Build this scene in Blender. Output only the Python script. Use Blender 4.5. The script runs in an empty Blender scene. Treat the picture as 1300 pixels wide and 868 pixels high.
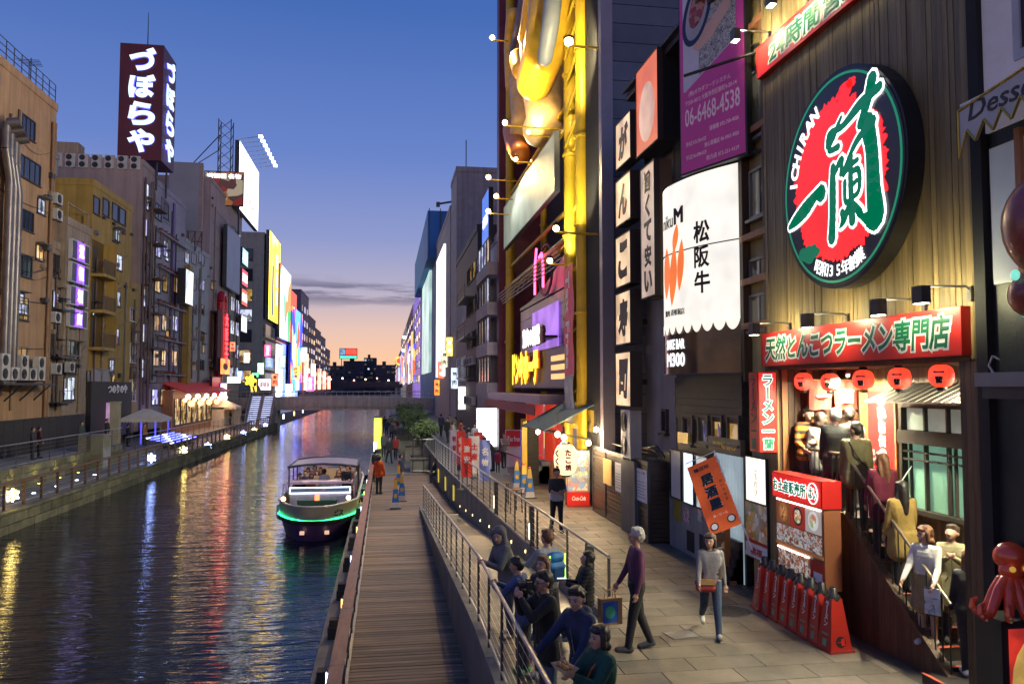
import bpy, math, random
import numpy as np
from mathutils import Vector, Matrix, noise
random.seed(7)
R = math.radians
sc = bpy.context.scene
col = sc.collection

# ------------------------------------------------------------------ camera
FPX, CX, CY = 1020.0, 650.0, 434.0
YAW, PITCH = R(8.91), R(3.2)
CAM = Vector((0, 0, 3.8))
cd = bpy.data.cameras.new('camera')
cam = bpy.data.objects.new('camera', cd); col.objects.link(cam)
cd.sensor_width = 36; cd.lens = 36 * FPX / 1300; cd.clip_start = .1; cd.clip_end = 6000
cam.location = CAM; cam.rotation_euler = (math.pi / 2 + PITCH, 0, -YAW)
sc.camera = cam
# ------------------------------------------------------------------ sky, sun, exposure
SUN_EL, SUN_AZ = R(1.0), R(0)
w = bpy.data.worlds.new('World'); sc.world = w; w.use_nodes = True
nt = w.node_tree; N = nt.nodes; L = nt.links
for n in list(N): N.remove(n)
out = N.new('ShaderNodeOutputWorld'); bg = N.new('ShaderNodeBackground'); L.new(bg.outputs[0], out.inputs[0])
sky = N.new('ShaderNodeTexSky'); sky.sky_type = 'NISHITA'; sky.sun_disc = False
sky.sun_elevation = SUN_EL; sky.sun_rotation = SUN_AZ; sky.altitude = 0; sky.air_density = 1.0; sky.dust_density = .4; sky.ozone_density = 3.0
tc = N.new('ShaderNodeTexCoord'); sep = N.new('ShaderNodeSeparateXYZ'); L.new(tc.outputs['Generated'], sep.inputs[0])
ramp = N.new('ShaderNodeValToRGB'); L.new(sep.outputs['Z'], ramp.inputs[0])      # dusk colours by elevation, all round
e = ramp.color_ramp.elements
e[0].position = 0.0; e[0].color = (.97, .52, .29, 1)
e[1].position = 1.0; e[1].color = (.045, .10, .32, 1)
for p, c in ((.032, (1.02, .61, .38)), (.07, (.84, .58, .50)), (.115, (.50, .46, .60)), (.18, (.285, .34, .64)), (.274, (.15, .245, .62)), (.434, (.062, .155, .49))):
    k = e.new(p); k.color = (*c, 1)
mixs = N.new('ShaderNodeMix'); mixs.data_type = 'RGBA'; mixs.inputs[0].default_value = .95
scl = N.new('ShaderNodeVectorMath'); scl.operation = 'SCALE'; scl.inputs['Scale'].default_value = .1
L.new(sky.outputs[0], scl.inputs[0]); L.new(scl.outputs[0], mixs.inputs[6]); L.new(ramp.outputs[0], mixs.inputs[7])
# thin streaks of evening cloud low over the west
mp = N.new('ShaderNodeMapping'); mp.inputs['Scale'].default_value = (2.2, 2.2, 26); L.new(tc.outputs['Generated'], mp.inputs[0])
nz = N.new('ShaderNodeTexNoise'); nz.inputs['Scale'].default_value = 2.4; nz.inputs['Detail'].default_value = 7; nz.inputs['Roughness'].default_value = .62; L.new(mp.outputs[0], nz.inputs[0])
cr = N.new('ShaderNodeValToRGB'); L.new(nz.outputs[0], cr.inputs[0]); cr.color_ramp.elements[0].position = .46; cr.color_ramp.elements[1].position = .56
band = N.new('ShaderNodeValToRGB'); L.new(sep.outputs['Z'], band.inputs[0])
b = band.color_ramp.elements; b[0].position = .094; b[0].color = (0, 0, 0, 1); b[1].position = .135; b[1].color = (0, 0, 0, 1)
k = b.new(.112); k.color = (1, 1, 1, 1); k = b.new(.122); k.color = (.8, .8, .8, 1)
mul = N.new('ShaderNodeMath'); mul.operation = 'MULTIPLY'; L.new(cr.outputs[0], mul.inputs[0]); L.new(band.outputs[0], mul.inputs[1])
mul2 = N.new('ShaderNodeMath'); mul2.operation = 'MULTIPLY'; L.new(mul.outputs[0], mul2.inputs[0]); mul2.inputs[1].default_value = .95
mixc = N.new('ShaderNodeMix'); mixc.data_type = 'RGBA'; L.new(mul2.outputs[0], mixc.inputs[0]); L.new(mixs.outputs[2], mixc.inputs[6]); mixc.inputs[7].default_value = (.13, .125, .22, 1)
L.new(mixc.outputs[2], bg.inputs[0]); bg.inputs[1].default_value = 1.0
sl = bpy.data.lights.new('sun', 'SUN'); sl.energy = .02; sl.angle = R(10); sl.color = (1, .7, .5)
so = bpy.data.objects.new('sun', sl); col.objects.link(so); so.rotation_euler = (R(89), 0, R(180)); so['kind'] = 'helper'
vs = sc.view_settings; vs.view_transform = 'Standard'; vs.look = 'None'; vs.exposure = 0; vs.gamma = 1; vs.use_curve_mapping = False
cy = sc.cycles; cy.use_denoising = True; cy.max_bounces = 6; cy.diffuse_bounces = 3; cy.glossy_bounces = 3; cy.transmission_bounces = 4
cy.sample_clamp_indirect = 4; cy.sample_clamp_direct = 0; cy.caustics_reflective = False; cy.caustics_refractive = False
try: cy.denoiser = 'OPENIMAGEDENOISE'; cy.use_light_tree = True
except Exception: pass

# ------------------------------------------------------------------ pixel <-> place
CM = cam.rotation_euler.to_matrix()
def ray(px, py): return CM @ Vector(((px - CX) / FPX, -(py - CY) / FPX, -1))
def onX(px, py, X): d = ray(px, py); return CAM + d * ((X - CAM.x) / d.x)
def onY(px, py, Y): d = ray(px, py); return CAM + d * ((Y - CAM.y) / d.y)
def onZ(px, py, Z): d = ray(px, py); return CAM + d * ((Z - CAM.z) / d.z)

# ------------------------------------------------------------------ materials
MATS = {}
def mat(name, c=(.5, .5, .5), rough=.6, metal=0, var=.15, vscale=1.5, bump=0, bscale=30, emit=None, es=0, evar=0, evs=3, piece=0, spec=.5, stretch=None, alpha=1, trans=0, coat=0, streak=0, spots=0):
    if name in MATS: return MATS[name]
    m = bpy.data.materials.new(name); MATS[name] = m; m.use_nodes = True
    t = m.node_tree; n = t.nodes; l = t.links; p = n['Principled BSDF']
    p.inputs['Roughness'].default_value = rough; p.inputs['Metallic'].default_value = metal
    p.inputs['Specular IOR Level'].default_value = spec; p.inputs['Coat Weight'].default_value = coat
    p.inputs['Base Color'].default_value = (*c, 1)
    if trans: p.inputs['Transmission Weight'].default_value = trans
    if alpha < 1: p.inputs['Alpha'].default_value = alpha
    g = n.new('ShaderNodeNewGeometry'); vec = g.outputs['Position']
    if stretch:
        k = n.new('ShaderNodeMapping'); k.inputs['Scale'].default_value = stretch; l.new(vec, k.inputs[0]); vec = k.outputs[0]
    colout = None
    def noise_(scale, det=5, v=vec):
        k = n.new('ShaderNodeTexNoise'); k.inputs['Scale'].default_value = scale; k.inputs['Detail'].default_value = det; k.inputs['Roughness'].default_value = .6; l.new(v, k.inputs[0]); return k.outputs[0]
    def mulby(src, amt, base):
        r = n.new('ShaderNodeMapRange'); r.inputs[1].default_value = .3; r.inputs[2].default_value = .7; r.inputs[3].default_value = 1 - amt; r.inputs[4].default_value = 1 + amt; l.new(src, r.inputs[0])
        k = n.new('ShaderNodeVectorMath'); k.operation = 'SCALE'; l.new(r.outputs[0], k.inputs['Scale'])
        if base is None: k.inputs[0].default_value = c
        else: l.new(base, k.inputs[0])
        return k.outputs[0]
    if var: colout = mulby(noise_(vscale), var, colout)
    if streak:                                   # rain streaks running down a wall
        k = n.new('ShaderNodeMapping'); k.inputs['Scale'].default_value = (2.2, 2.2, .12); l.new(g.outputs['Position'], k.inputs[0]); colout = mulby(noise_(1.3, 4, k.outputs[0]), streak, colout)
    if spots:                                    # gum, drips and scuffs trodden into a floor
        for sc_, lim in ((5.5, .10), (2.1, .07), (.55, .22)):
            k = n.new('ShaderNodeTexVoronoi'); k.inputs['Scale'].default_value = sc_; l.new(g.outputs['Position'], k.inputs[0]); r = n.new('ShaderNodeMapRange'); r.inputs[1].default_value = lim * .6; r.inputs[2].default_value = lim; r.inputs[3].default_value = 1 - spots; r.inputs[4].default_value = 1; l.new(k.outputs[0], r.inputs[0]); q = n.new('ShaderNodeVectorMath'); q.operation = 'SCALE'; l.new(r.outputs[0], q.inputs['Scale']); l.new(colout, q.inputs[0]); colout = q.outputs[0]
    if piece:
        oi = n.new('ShaderNodeObjectInfo'); r = n.new('ShaderNodeMapRange'); r.inputs[3].default_value = .25; r.inputs[4].default_value = .75; l.new(oi.outputs['Random'], r.inputs[0]); colout = mulby(r.outputs[0], piece, colout)
    if colout is not None: l.new(colout, p.inputs['Base Color'])
    if bump:
        k = n.new('ShaderNodeBump'); k.inputs['Strength'].default_value = min(1, bump); k.inputs['Distance'].default_value = .02; l.new(noise_(bscale), k.inputs['Height']); l.new(k.outputs[0], p.inputs['Normal'])
    if es:
        p.inputs['Emission Color'].default_value = (*(emit or c), 1); p.inputs['Emission Strength'].default_value = es
        if evar:
            r = n.new('ShaderNodeMapRange'); r.inputs[1].default_value = .35; r.inputs[2].default_value = .65; r.inputs[3].default_value = es * (1 - evar); r.inputs[4].default_value = es * (1 + evar); r.clamp = True
            l.new(noise_(evs, 2), r.inputs[0]); l.new(r.outputs[0], p.inputs['Emission Strength'])
    return m
def glow(name, c, s, evar=.12, evs=1.2, base=None): return mat(name, base or tuple(.6 * x + .1 for x in c), .35, var=0, emit=c, es=s, evar=evar, evs=evs)
def picmat(name, cols, scale=6, es=0, rough=.4, stretch=None):
    """flat printed picture: patches of a few colours"""
    if name in MATS: return MATS[name]
    m = bpy.data.materials.new(name); MATS[name] = m; m.use_nodes = True
    t = m.node_tree; n = t.nodes; l = t.links; p = n['Principled BSDF']; p.inputs['Roughness'].default_value = rough
    g = n.new('ShaderNodeNewGeometry'); k = n.new('ShaderNodeMapping'); k.inputs['Scale'].default_value = stretch or (1, 1, 1); l.new(g.outputs['Position'], k.inputs[0])
    nz = n.new('ShaderNodeTexNoise'); nz.inputs['Scale'].default_value = scale * .7; l.new(k.outputs[0], nz.inputs[0])
    mx = n.new('ShaderNodeMix'); mx.data_type = 'VECTOR'; mx.inputs[0].default_value = .18; l.new(k.outputs[0], mx.inputs[4]); l.new(nz.outputs['Color'], mx.inputs[5])
    v = n.new('ShaderNodeTexVoronoi'); v.inputs['Scale'].default_value = scale; l.new(mx.outputs[1], v.inputs[0])
    s = n.new('ShaderNodeSeparateColor'); l.new(v.outputs['Color'], s.inputs[0])
    r = n.new('ShaderNodeValToRGB'); r.color_ramp.interpolation = 'CONSTANT'; l.new(s.outputs[0], r.inputs[0])
    e = r.color_ramp.elements; e[0].color = (*cols[0], 1); e[1].color = (*cols[1], 1); e[1].position = 1 / len(cols)
    for i, c in enumerate(cols[2:]): q = e.new((i + 2) / len(cols)); q.color = (*c, 1)
    l.new(r.outputs[0], p.inputs['Base Color'])
    if es: l.new(r.outputs[0], p.inputs['Emission Color']); p.inputs['Emission Strength'].default_value = es
    return m

# ------------------------------------------------------------------ geometry collector
class G:
    def __init__(s): s.v = []; s.f = []; s.m = []; s.sm = []
    def add(s, vs, fs, mi=0, sm=False):
        o = len(s.v); s.v += [tuple(q) for q in vs]
        for f in fs: s.f.append([o + i for i in f]); s.m.append(mi); s.sm.append(sm)
        return s
    def box(s, x0, x1, y0, y1, z0, z1, mi=0):
        if x0 > x1: x0, x1 = x1, x0
        if y0 > y1: y0, y1 = y1, y0
        if z0 > z1: z0, z1 = z1, z0
        return s.add([(x0, y0, z0), (x1, y0, z0), (x1, y1, z0), (x0, y1, z0), (x0, y0, z1), (x1, y0, z1), (x1, y1, z1), (x0, y1, z1)],
                     [(0, 3, 2, 1), (4, 5, 6, 7), (0, 1, 5, 4), (1, 2, 6, 5), (2, 3, 7, 6), (3, 0, 4, 7)], mi)
    def ring(s, x0, x1, z0, z1, t, y0, y1, mi=0):     # rectangular frame in the x-z plane
        s.box(x0, x1, y0, y1, z0, z0 + t, mi); s.box(x0, x1, y0, y1, z1 - t, z1, mi)
        s.box(x0, x0 + t, y0, y1, z0 + t, z1 - t, mi); return s.box(x1 - t, x1, y0, y1, z0 + t, z1 - t, mi)
    def cyl(s, p0, p1, r0, r1=None, n=10, mi=0, cap=True):
        r1 = r0 if r1 is None else r1; p0 = Vector(p0); p1 = Vector(p1); d = (p1 - p0)
        if d.length < 1e-6: return s
        d.normalize(); a = d.orthogonal().normalized(); b = d.cross(a)
        vs = []
        for p, r in ((p0, r0), (p1, r1)):
            for i in range(n): q = 2 * math.pi * i / n; vs.append(p + (a * math.cos(q) + b * math.sin(q)) * r)
        s.add(vs, [(i, (i + 1) % n, n + (i + 1) % n, n + i) for i in range(n)], mi, n > 5)
        if cap: s.add(vs[:n][::-1], [tuple(range(n))], mi); s.add(vs[n:], [tuple(range(n))], mi)
        return s
    def tube(s, pts, r, n=6, mi=0):
        for a, b in zip(pts, pts[1:]): s.cyl(a, b, r, n=n, mi=mi)
        return s
    def lathe(s, prof, n=16, c=(0, 0, 0), mi=0, sx=1, sy=1):   # prof: (radius, z)
        vs = []
        for r, z in prof:
            for i in range(n): q = 2 * math.pi * i / n; vs.append((c[0] + r * sx * math.cos(q), c[1] + r * sy * math.sin(q), c[2] + z))
        fs = [(j * n + i, j * n + (i + 1) % n, (j + 1) * n + (i + 1) % n, (j + 1) * n + i) for j in range(len(prof) - 1) for i in range(n)]
        s.add(vs, fs, mi, True)
        if prof[0][0] > 1e-4: s.add(vs[:n][::-1], [tuple(range(n))], mi)
        if prof[-1][0] > 1e-4: s.add(vs[-n:], [tuple(range(n))], mi)
        return s
    def ball(s, c, r, n=12, m=8, mi=0):
        if not hasattr(r, '__len__'): r = (r, r, r)
        return s.lathe([(max(1e-5, math.sin(math.pi * j / m)), -math.cos(math.pi * j / m) * r[2]) for j in range(m + 1)], n, c, mi, r[0], r[1])
    def poly(s, pts, y0, y1, mi=0):                    # outline in x-z, thick in y (y0 front)
        n = len(pts)
        a = sum(pts[i][0] * pts[(i + 1) % n][1] - pts[(i + 1) % n][0] * pts[i][1] for i in range(n))
        if a < 0: pts = pts[::-1]
        vs = [(x, y0, z) for x, z in pts] + [(x, y1, z) for x, z in pts]
        s.add(vs, [tuple(range(n)), tuple(range(2 * n - 1, n - 1, -1))] + [(i, n + i, n + (i + 1) % n, (i + 1) % n) for i in range(n)], mi); return s
    def sheet(s, grid, mi=0, sm=True):
        h = len(grid); w_ = len(grid[0])
        return s.add([p for row in grid for p in row], [(j * w_ + i, j * w_ + i + 1, (j + 1) * w_ + i + 1, (j + 1) * w_ + i) for j in range(h - 1) for i in range(w_ - 1)], mi, sm)
    def mesh(s, name, mats):
        me = bpy.data.meshes.new(name); me.from_pydata(s.v, [], s.f)
        if not isinstance(mats, (list, tuple)): mats = [mats]
        for q in mats: me.materials.append(q)
        if len(mats) > 1: me.polygons.foreach_set('material_index', s.m)
        me.polygons.foreach_set('use_smooth', s.sm); me.update(); return me
    def build(s, name, mats, parent=None, loc=None, rz=0):
        return link(name, s.mesh(name, mats), parent, loc, rz)
def link(name, me, parent=None, loc=None, rz=0):
    o = bpy.data.objects.new(name, me); col.objects.link(o)
    if parent is not None: o.parent = parent
    if loc is not None: o.location = loc
    if rz: o.rotation_euler[2] = rz
    return o
def tag(o, label=None, cat=None, group=None, kind=None):
    if label: o['label'] = label
    if cat: o['category'] = cat
    if group: o['group'] = group
    if kind: o['kind'] = kind
    return o
def thing(name, label, cat, loc=(0, 0, 0), rz=0, group=None):
    o = bpy.data.objects.new(name, None); col.objects.link(o); o.location = loc; o.rotation_euler[2] = rz; o.empty_display_size = .1
    return tag(o, label, cat, group)
def copy_tree(o, parent=None):
    c = o.copy(); col.objects.link(c); c.parent = parent
    for ch in list(o.children): copy_tree(ch, c)
    return c
def bx(parent, name, m, *a): return G().box(*a).build(name, m, parent)
ORD = ['first', 'second', 'third', 'fourth', 'fifth', 'sixth', 'seventh', 'eighth', 'ninth', 'tenth', 'eleventh', 'twelfth', 'thirteenth', 'fourteenth', 'fifteenth', 'sixteenth']
BOXC = {}
def piece(name, sx, sy, sz, m, parent, loc, rz=0, bev=0):
    """a shared box piece, centred in x and y, standing on z = 0"""
    key = (round(sx, 3), round(sy, 3), round(sz, 3), m.name, bev)
    if key not in BOXC:
        g = G(); b = bev; hx, hy = sx / 2, sy / 2
        if b:
            g.add([(-hx, -hy, 0), (hx, -hy, 0), (hx, hy, 0), (-hx, hy, 0), (-hx, -hy, sz - b), (hx, -hy, sz - b), (hx, hy, sz - b), (-hx, hy, sz - b), (-hx + b, -hy + b, sz), (hx - b, -hy + b, sz), (hx - b, hy - b, sz), (-hx + b, hy - b, sz)],
                  [(0, 1, 5, 4), (1, 2, 6, 5), (2, 3, 7, 6), (3, 0, 4, 7), (4, 5, 9, 8), (5, 6, 10, 9), (6, 7, 11, 10), (7, 4, 8, 11), (8, 9, 10, 11), (3, 2, 1, 0)])
        else: g.box(-hx, hx, -hy, hy, 0, sz)
        BOXC[key] = g.mesh(name, m)
    return link(name, BOXC[key], parent, loc, rz)

# ------------------------------------------------------------------ evaluated helpers live in a scene of their own
tmp = bpy.data.scenes.new('workbench')
def evaluated(o):
    tmp.collection.objects.link(o)
    with bpy.context.temp_override(scene=tmp, view_layer=tmp.view_layers[0]):
        dg = bpy.context.evaluated_depsgraph_get(); dg.update(); me = bpy.data.meshes.new_from_object(o.evaluated_get(dg))
    tmp.collection.objects.unlink(o)
    d = o.data; bpy.data.objects.remove(o)
    return me
GLYPH = {}
def glyphs(s, bold):
    key = (s, round(bold, 3))
    if key not in GLYPH:
        c = bpy.data.curves.new('t', 'FONT'); c.body = s; c.size = 1; c.resolution_u = 7 if bold > .042 and len(s) < 2 else 2; c.extrude = .01; c.bevel_depth = bold; c.bevel_resolution = 2 if bold > .05 and len(s) < 2 else 0
        me = evaluated(bpy.data.objects.new('t', c))
        v = np.zeros(len(me.vertices) * 3); me.vertices.foreach_get('co', v); v = v.reshape(-1, 3)
        GLYPH[key] = (v, [list(p.vertices) for p in me.polygons]); bpy.data.meshes.remove(me)
    return GLYPH[key]
def lettering(parent, s, x0, x1, z0, z1, m, y=-.004, bold=.02, t=.006, vertical=False, shear=0, outline=None, ob=.05, name='lettering', gap=.12, warp=0, fit=True, curve=None, fitbox=None):
    """writing on a face: fills the box x0..x1, z0..z1, front side towards -y"""
    def one(bold_, yy, mm, nm):
        g = G(); chars = list(s) if vertical else [s]
        n = len(chars); h = (z1 - z0) / n
        for i, ch in enumerate(chars):
            v, f = glyphs(ch, bold_); v0, _ = glyphs(ch, bold)
            lo = v0.min(0); hi = v0.max(0); w_, hh = hi[0] - lo[0], hi[1] - lo[1]
            if vertical: a0, a1, b0, b1 = x0, x1, z1 - h * (i + 1) + h * gap / 2, z1 - h * i - h * gap / 2
            else: a0, a1, b0, b1 = x0, x1, z0, z1
            kx = (a1 - a0) / max(w_, 1e-3); kz = (b1 - b0) / max(hh, 1e-3)
            if vertical and ch in 'ー一': kz = kx
            if vertical: kx = kz = min(kx, kz) if ch not in 'くにい' else min(kx, kz * 1.1)
            q = np.empty_like(v)
            X = (v[:, 0] - (lo[0] + hi[0]) / 2) * kx; Z = (v[:, 1] - (lo[1] + hi[1]) / 2) * kz; T = v[:, 2]
            if vertical and ch == 'ー': X, Z = -Z, X
            X = X + shear * Z
            if warp:
                for j in range(len(X)):
                    d = noise.noise_vector(Vector((X[j] / kx * 2.2, Z[j] / kz * 2.2, i * 3.1))); X[j] += d.x * warp * kx; Z[j] += d.y * warp * kz
            q[:, 0] = X + (a0 + a1) / 2; q[:, 2] = Z + (b0 + b1) / 2; q[:, 1] = yy - (T / max(abs(T).max(), 1e-6)) * t
            if curve: q = np.array([curve(p) for p in q])
            g.add(q.tolist(), f)
        return g.build(nm, mm, parent)
    if outline:
        one(ob, y - t, outline, name + '_outline'); return one(bold, y - 3.2 * t, m, name)
    return one(bold, y - t, m, name)
# ------------------------------------------------------------------ palette
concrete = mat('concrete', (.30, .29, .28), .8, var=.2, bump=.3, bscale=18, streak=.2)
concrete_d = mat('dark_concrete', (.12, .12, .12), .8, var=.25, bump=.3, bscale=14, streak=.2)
steel = mat('brushed_steel', (.45, .44, .43), .38, .85, var=.15, vscale=4)
steel_d = mat('dark_steel', (.08, .08, .085), .45, .6, var=.2)
black = mat('black_paint', (.02, .02, .022), .45, var=.2)
blackmat = mat('black_matt', (.012, .012, .013), .8, var=.2)
white = mat('white_paint', (.75, .75, .74), .5, var=.08)
offwhite = mat('off_white', (.62, .6, .56), .6, var=.1)
rubber = mat('rubber', (.02, .02, .02), .75, var=.2, bump=.2)
gold = mat('gold_letter', (.55, .36, .06), .35, .7, var=.1)
red = mat('red_paint', (.55, .02, .018), .35, var=.1)
glassdark = mat('dark_glass', (.02, .025, .03), .06, var=.1, spec=.8)
wood_d = mat('dark_wood', (.085, .045, .025), .55, var=.35, vscale=3, bump=.35, bscale=8, stretch=(6, 6, .6), piece=.3)
wood_slat = mat('slat_wood', (.20, .145, .06), .5, var=.3, vscale=2.5, bump=.4, bscale=7, stretch=(7, 7, .45), piece=.2)
wood_m = mat('orange_wood', (.34, .14, .05), .5, var=.25, vscale=3, stretch=(3, 3, .5), bump=.2)
# ------------------------------------------------------------------ water, ground, quays
def wave_water():
    m = bpy.data.materials.new('canal_water'); m.use_nodes = True; n = m.node_tree.nodes; l = m.node_tree.links; p = n['Principled BSDF']
    p.inputs['Base Color'].default_value = (.006, .010, .016, 1); p.inputs['Roughness'].default_value = .035; p.inputs['IOR'].default_value = 1.33
    g = n.new('ShaderNodeNewGeometry')
    prev = None
    for sc_, str_, st, dist in ((1.0, .5, (.45, 1.9, 1), .10), (3.0, .45, (.5, 2.2, 1), .045), (9, .18, (.7, 2, 1), .013), (.22, .4, (.8, 1.2, 1), .2)):
        k = n.new('ShaderNodeMapping'); k.inputs['Scale'].default_value = st; l.new(g.outputs['Position'], k.inputs[0])
        t = n.new('ShaderNodeTexNoise'); t.inputs['Scale'].default_value = sc_; t.inputs['Detail'].default_value = 3; t.inputs['Distortion'].default_value = .5; l.new(k.outputs[0], t.inputs[0])
        b = n.new('ShaderNodeBump'); b.inputs['Strength'].default_value = str_; b.inputs['Distance'].default_value = dist; l.new(t.outputs[0], b.inputs['Height'])
        if prev: l.new(prev, b.inputs['Normal'])
        prev = b.outputs[0]
    l.new(prev, p.inputs['Normal']); return m
ZW, ZD = -1.95, -1.1
tag(G().box(-2500, 2500, -60, 4000, -3.2, -3.0).build('ground', concrete_d), kind='structure')
tag(G().box(-15.5, 1.2, -20, 470, -2.6, ZW).build('canal_water', wave_water()), kind='structure')
# quay promenade (shop level), pieces of paving as far as they can be told apart
paver = mat('paver', (.118, .10, .081), .58, var=.34, vscale=1.6, bump=.35, bscale=25, piece=.24, spots=.38)
pave_joint = mat('paving_joint', (.075, .068, .06), .8, var=.2)
def pave_far():
    m = bpy.data.materials.new('far_paving'); m.use_nodes = True; n = m.node_tree.nodes; l = m.node_tree.links; p = n['Principled BSDF']; p.inputs['Roughness'].default_value = .5
    g = n.new('ShaderNodeNewGeometry'); b = n.new('ShaderNodeTexBrick'); l.new(g.outputs['Position'], b.inputs[0])
    b.inputs['Scale'].default_value = 1; b.inputs['Brick Width'].default_value = 1; b.inputs['Row Height'].default_value = .5; b.inputs['Mortar Size'].default_value = .012
    b.inputs['Color1'].default_value = (.125, .108, .09, 1); b.inputs['Color2'].default_value = (.105, .092, .078, 1); b.inputs['Mortar'].default_value = (.09, .085, .08, 1); l.new(b.outputs[0], p.inputs['Base Color']); return m
FARPAVE = pave_far()
def edgeX(Y):   # canal-side edge of the shop-level promenade
    pts = [(4, 3.9), (12.7, 3.55), (28.5, 2.98), (40, 2.62), (80, 2.3), (520, 2.3)]
    for (a, xa), (b, xb) in zip(pts, pts[1:]):
        if Y <= b: return xa + (xb - xa) * (Y - a) / (b - a)
    return 2.3
g = G()
ys = [-6, 4, 12.7, 13.2, 28.5, 40, 80, 520]
for a, b in zip(ys, ys[1:]):
    xa, xb = (1.62, 1.62) if b <= 12.8 else (edgeX(a), edgeX(b))
    if b > 12.8 and a < 13: xa = edgeX(12.7)
    g.add([(xa, a, -3), (30, a, -3), (30, b, -3), (xb, b, -3), (xa, a, -.012), (30, a, -.012), (30, b, -.012), (xb, b, -.012)], [(4, 5, 6, 7), (3, 0, 4, 7), (0, 1, 5, 4), (2, 3, 7, 6)])
prom = tag(g.build('promenade', pave_joint), kind='structure')
TL, TW = 1.0, .5
j = 0; y = 9.0
while y < 30.5:
    off = (.5 if j % 2 else 0) + random.uniform(-.05, .05)
    x0 = 1.66 if y < 12.6 else edgeX(y) + .1
    x = x0
    first = True
    while x < 6.78:
        wdt = TL * (.5 if first and j % 2 else 1)
        wdt = min(wdt, 6.8 - x); first = False
        if wdt > .12: piece('paver', round(wdt - .012, 2), TW - .012, .02, paver, prom, (x + wdt / 2, y + TW / 2, -.012 + random.uniform(-.001, .0015)), bev=.004)
        x += wdt
    y += TW; j += 1
g = G(); g.add([(edgeX(30.6), y, .0), (6.9, y, .0), (6.9, 40, .0), (edgeX(40), 40, .0), (6.9, 520, 0), (2.3, 520, 0), (edgeX(80), 80, 0)], [(0, 1, 2, 3), (3, 2, 4, 5, 6)])
g.build('far_paving', FARPAVE, prom)
mh = thing('manhole_cover', 'round iron manhole cover in the promenade paving', 'manhole', onZ(925, 776, 0) + Vector((0, 0, .0105)))
G().lathe([(.36, 0), (.36, .004), (.31, .004), (.31, .001)], 28).build('rim', concrete_d, mh); G().lathe([(.3, 0), (.3, .005)], 28).build('lid', mat('cast_iron', (.06, .058, .055), .5, .5, var=.4, vscale=12), mh)
for i in range(-3, 4): G().box(-.24, .24, i * .075 - .012, i * .075 + .012, .005, .008).build('rib', MATS['cast_iron'], mh)
hc = thing('access_hatch', 'small steel access hatch flush in the promenade paving', 'hatch', onZ(866, 806, 0) + Vector((0, 0, .0105)), R(8)); G().box(-.22, .22, -.16, .16, 0, .004).build('plate', steel, hc); G().ring(-.24, .24, 0, .004, .001, -.18, .18) if 0 else G().box(-.25, -.225, -.19, .19, 0, .006).box(.225, .25, -.19, .19, 0, .006).build('edge', steel_d, hc)
# ramp from the promenade down to the deck
rampm = mat('ramp_concrete', (.17, .155, .14), .75, var=.25, vscale=2, bump=.3, bscale=30)
RY0, RY1 = 12.7, 31.5
def rampz(Y): return max(-1.1, min(0, -1.1 * (Y - RY0) / (RY1 - RY0)))
g = G()
for i in range(8):
    a = RY0 + (RY1 - RY0) * i / 8; b = RY0 + (RY1 - RY0) * (i + 1) / 8 
    g.add([(1.62, a, rampz(a) - .006), (edgeX(a), a, rampz(a) - .006), (edgeX(b), b, rampz(b) - .006), (1.62, b, rampz(b) - .006)], [(0, 1, 2, 3)])
ramp_ = tag(g.build('ramp', rampm), kind='structure')
# low stone wall that carries the ramp railing
stone = mat('dark_stone', (.085, .08, .075), .7, var=.3, bump=.4, bscale=12, piece=.2)
rw = thing('ramp_wall', 'dark stone retaining wall between wooden deck and sloping ramp', 'wall', (1.5, 20, ZD))
y = 5.0
while y < 31.4:
    ln = 1.2
    h0, h1 = rampz(y) + 1.1 + .16, rampz(y + ln) + 1.1 + .16
    k = G().add([(-.1, 0, -.05), (.11, 0, -.05), (.11, ln - .015, -.05), (-.1, ln - .015, -.05), (-.1, 0, h0 - .09), (.11, 0, h0 - .09), (.11, ln - .015, h1 - .09), (-.1, ln - .015, h1 - .09)], [(0, 3, 2, 1), (4, 5, 6, 7), (0, 1, 5, 4), (1, 2, 6, 5), (2, 3, 7, 6), (3, 0, 4, 7)])
    k.build('stone_block', stone, rw, (0, y - 20, 0))
    k = G().add([(-.14, 0, h0 - .085), (.14, 0, h0 - .085), (.14, ln - .01, h1 - .085), (-.14, ln - .01, h1 - .085), (-.14, 0, h0), (.14, 0, h0), (.14, ln - .01, h1), (-.14, ln - .01, h1)], [(0, 3, 2, 1), (4, 5, 6, 7), (0, 1, 5, 4), (1, 2, 6, 5), (2, 3, 7, 6), (3, 0, 4, 7)])
    k.build('coping', concrete_d, rw, (0, y - 20, 0))
    y += ln
# wooden deck by the water
plank = mat('deck_plank', (.135, .085, .055), .6, var=.45, vscale=2, bump=.35, bscale=10, stretch=(.5, 6, 6), piece=.5, spots=.3)
deck = tag(G().box(-.62, 1.5, 0, 31.5, -1.3, ZD - .03).box(-.62, 2.9, 31.5, 46, -1.3, ZD - .03).box(-.62, 1.2, 31.5, 46, -3, -1.3).box(-.5, 1.3, 0, 31.5, -3, -1.3).build('wooden_deck', blackmat), kind='structure')
y = 9.0; pw = .15
while y < 45.9:
    xa, xb = (-.6, 1.39) if y < 31.5 else (-.6, edgeX(y) - .03)
    mid = xa + (xb - xa) * random.choice((.35, .5, .62)); wide = round(xb - xa, 1)
    piece('plank', wide, pw - .014, .03, plank, deck, (xa + wide / 2, y + pw / 2, ZD - .03 + random.uniform(-.003, .003)), bev=.004)
    y += pw
lower = tag(G().box(-1.0, 2.6, 46, 520, -3, ZD).build('lower_walkway', FARPAVE), kind='structure')
tag(G().box(.9, 2.62, 80, 520, ZD, -.2).build('bank_terrace', concrete_d), kind='structure')
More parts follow.
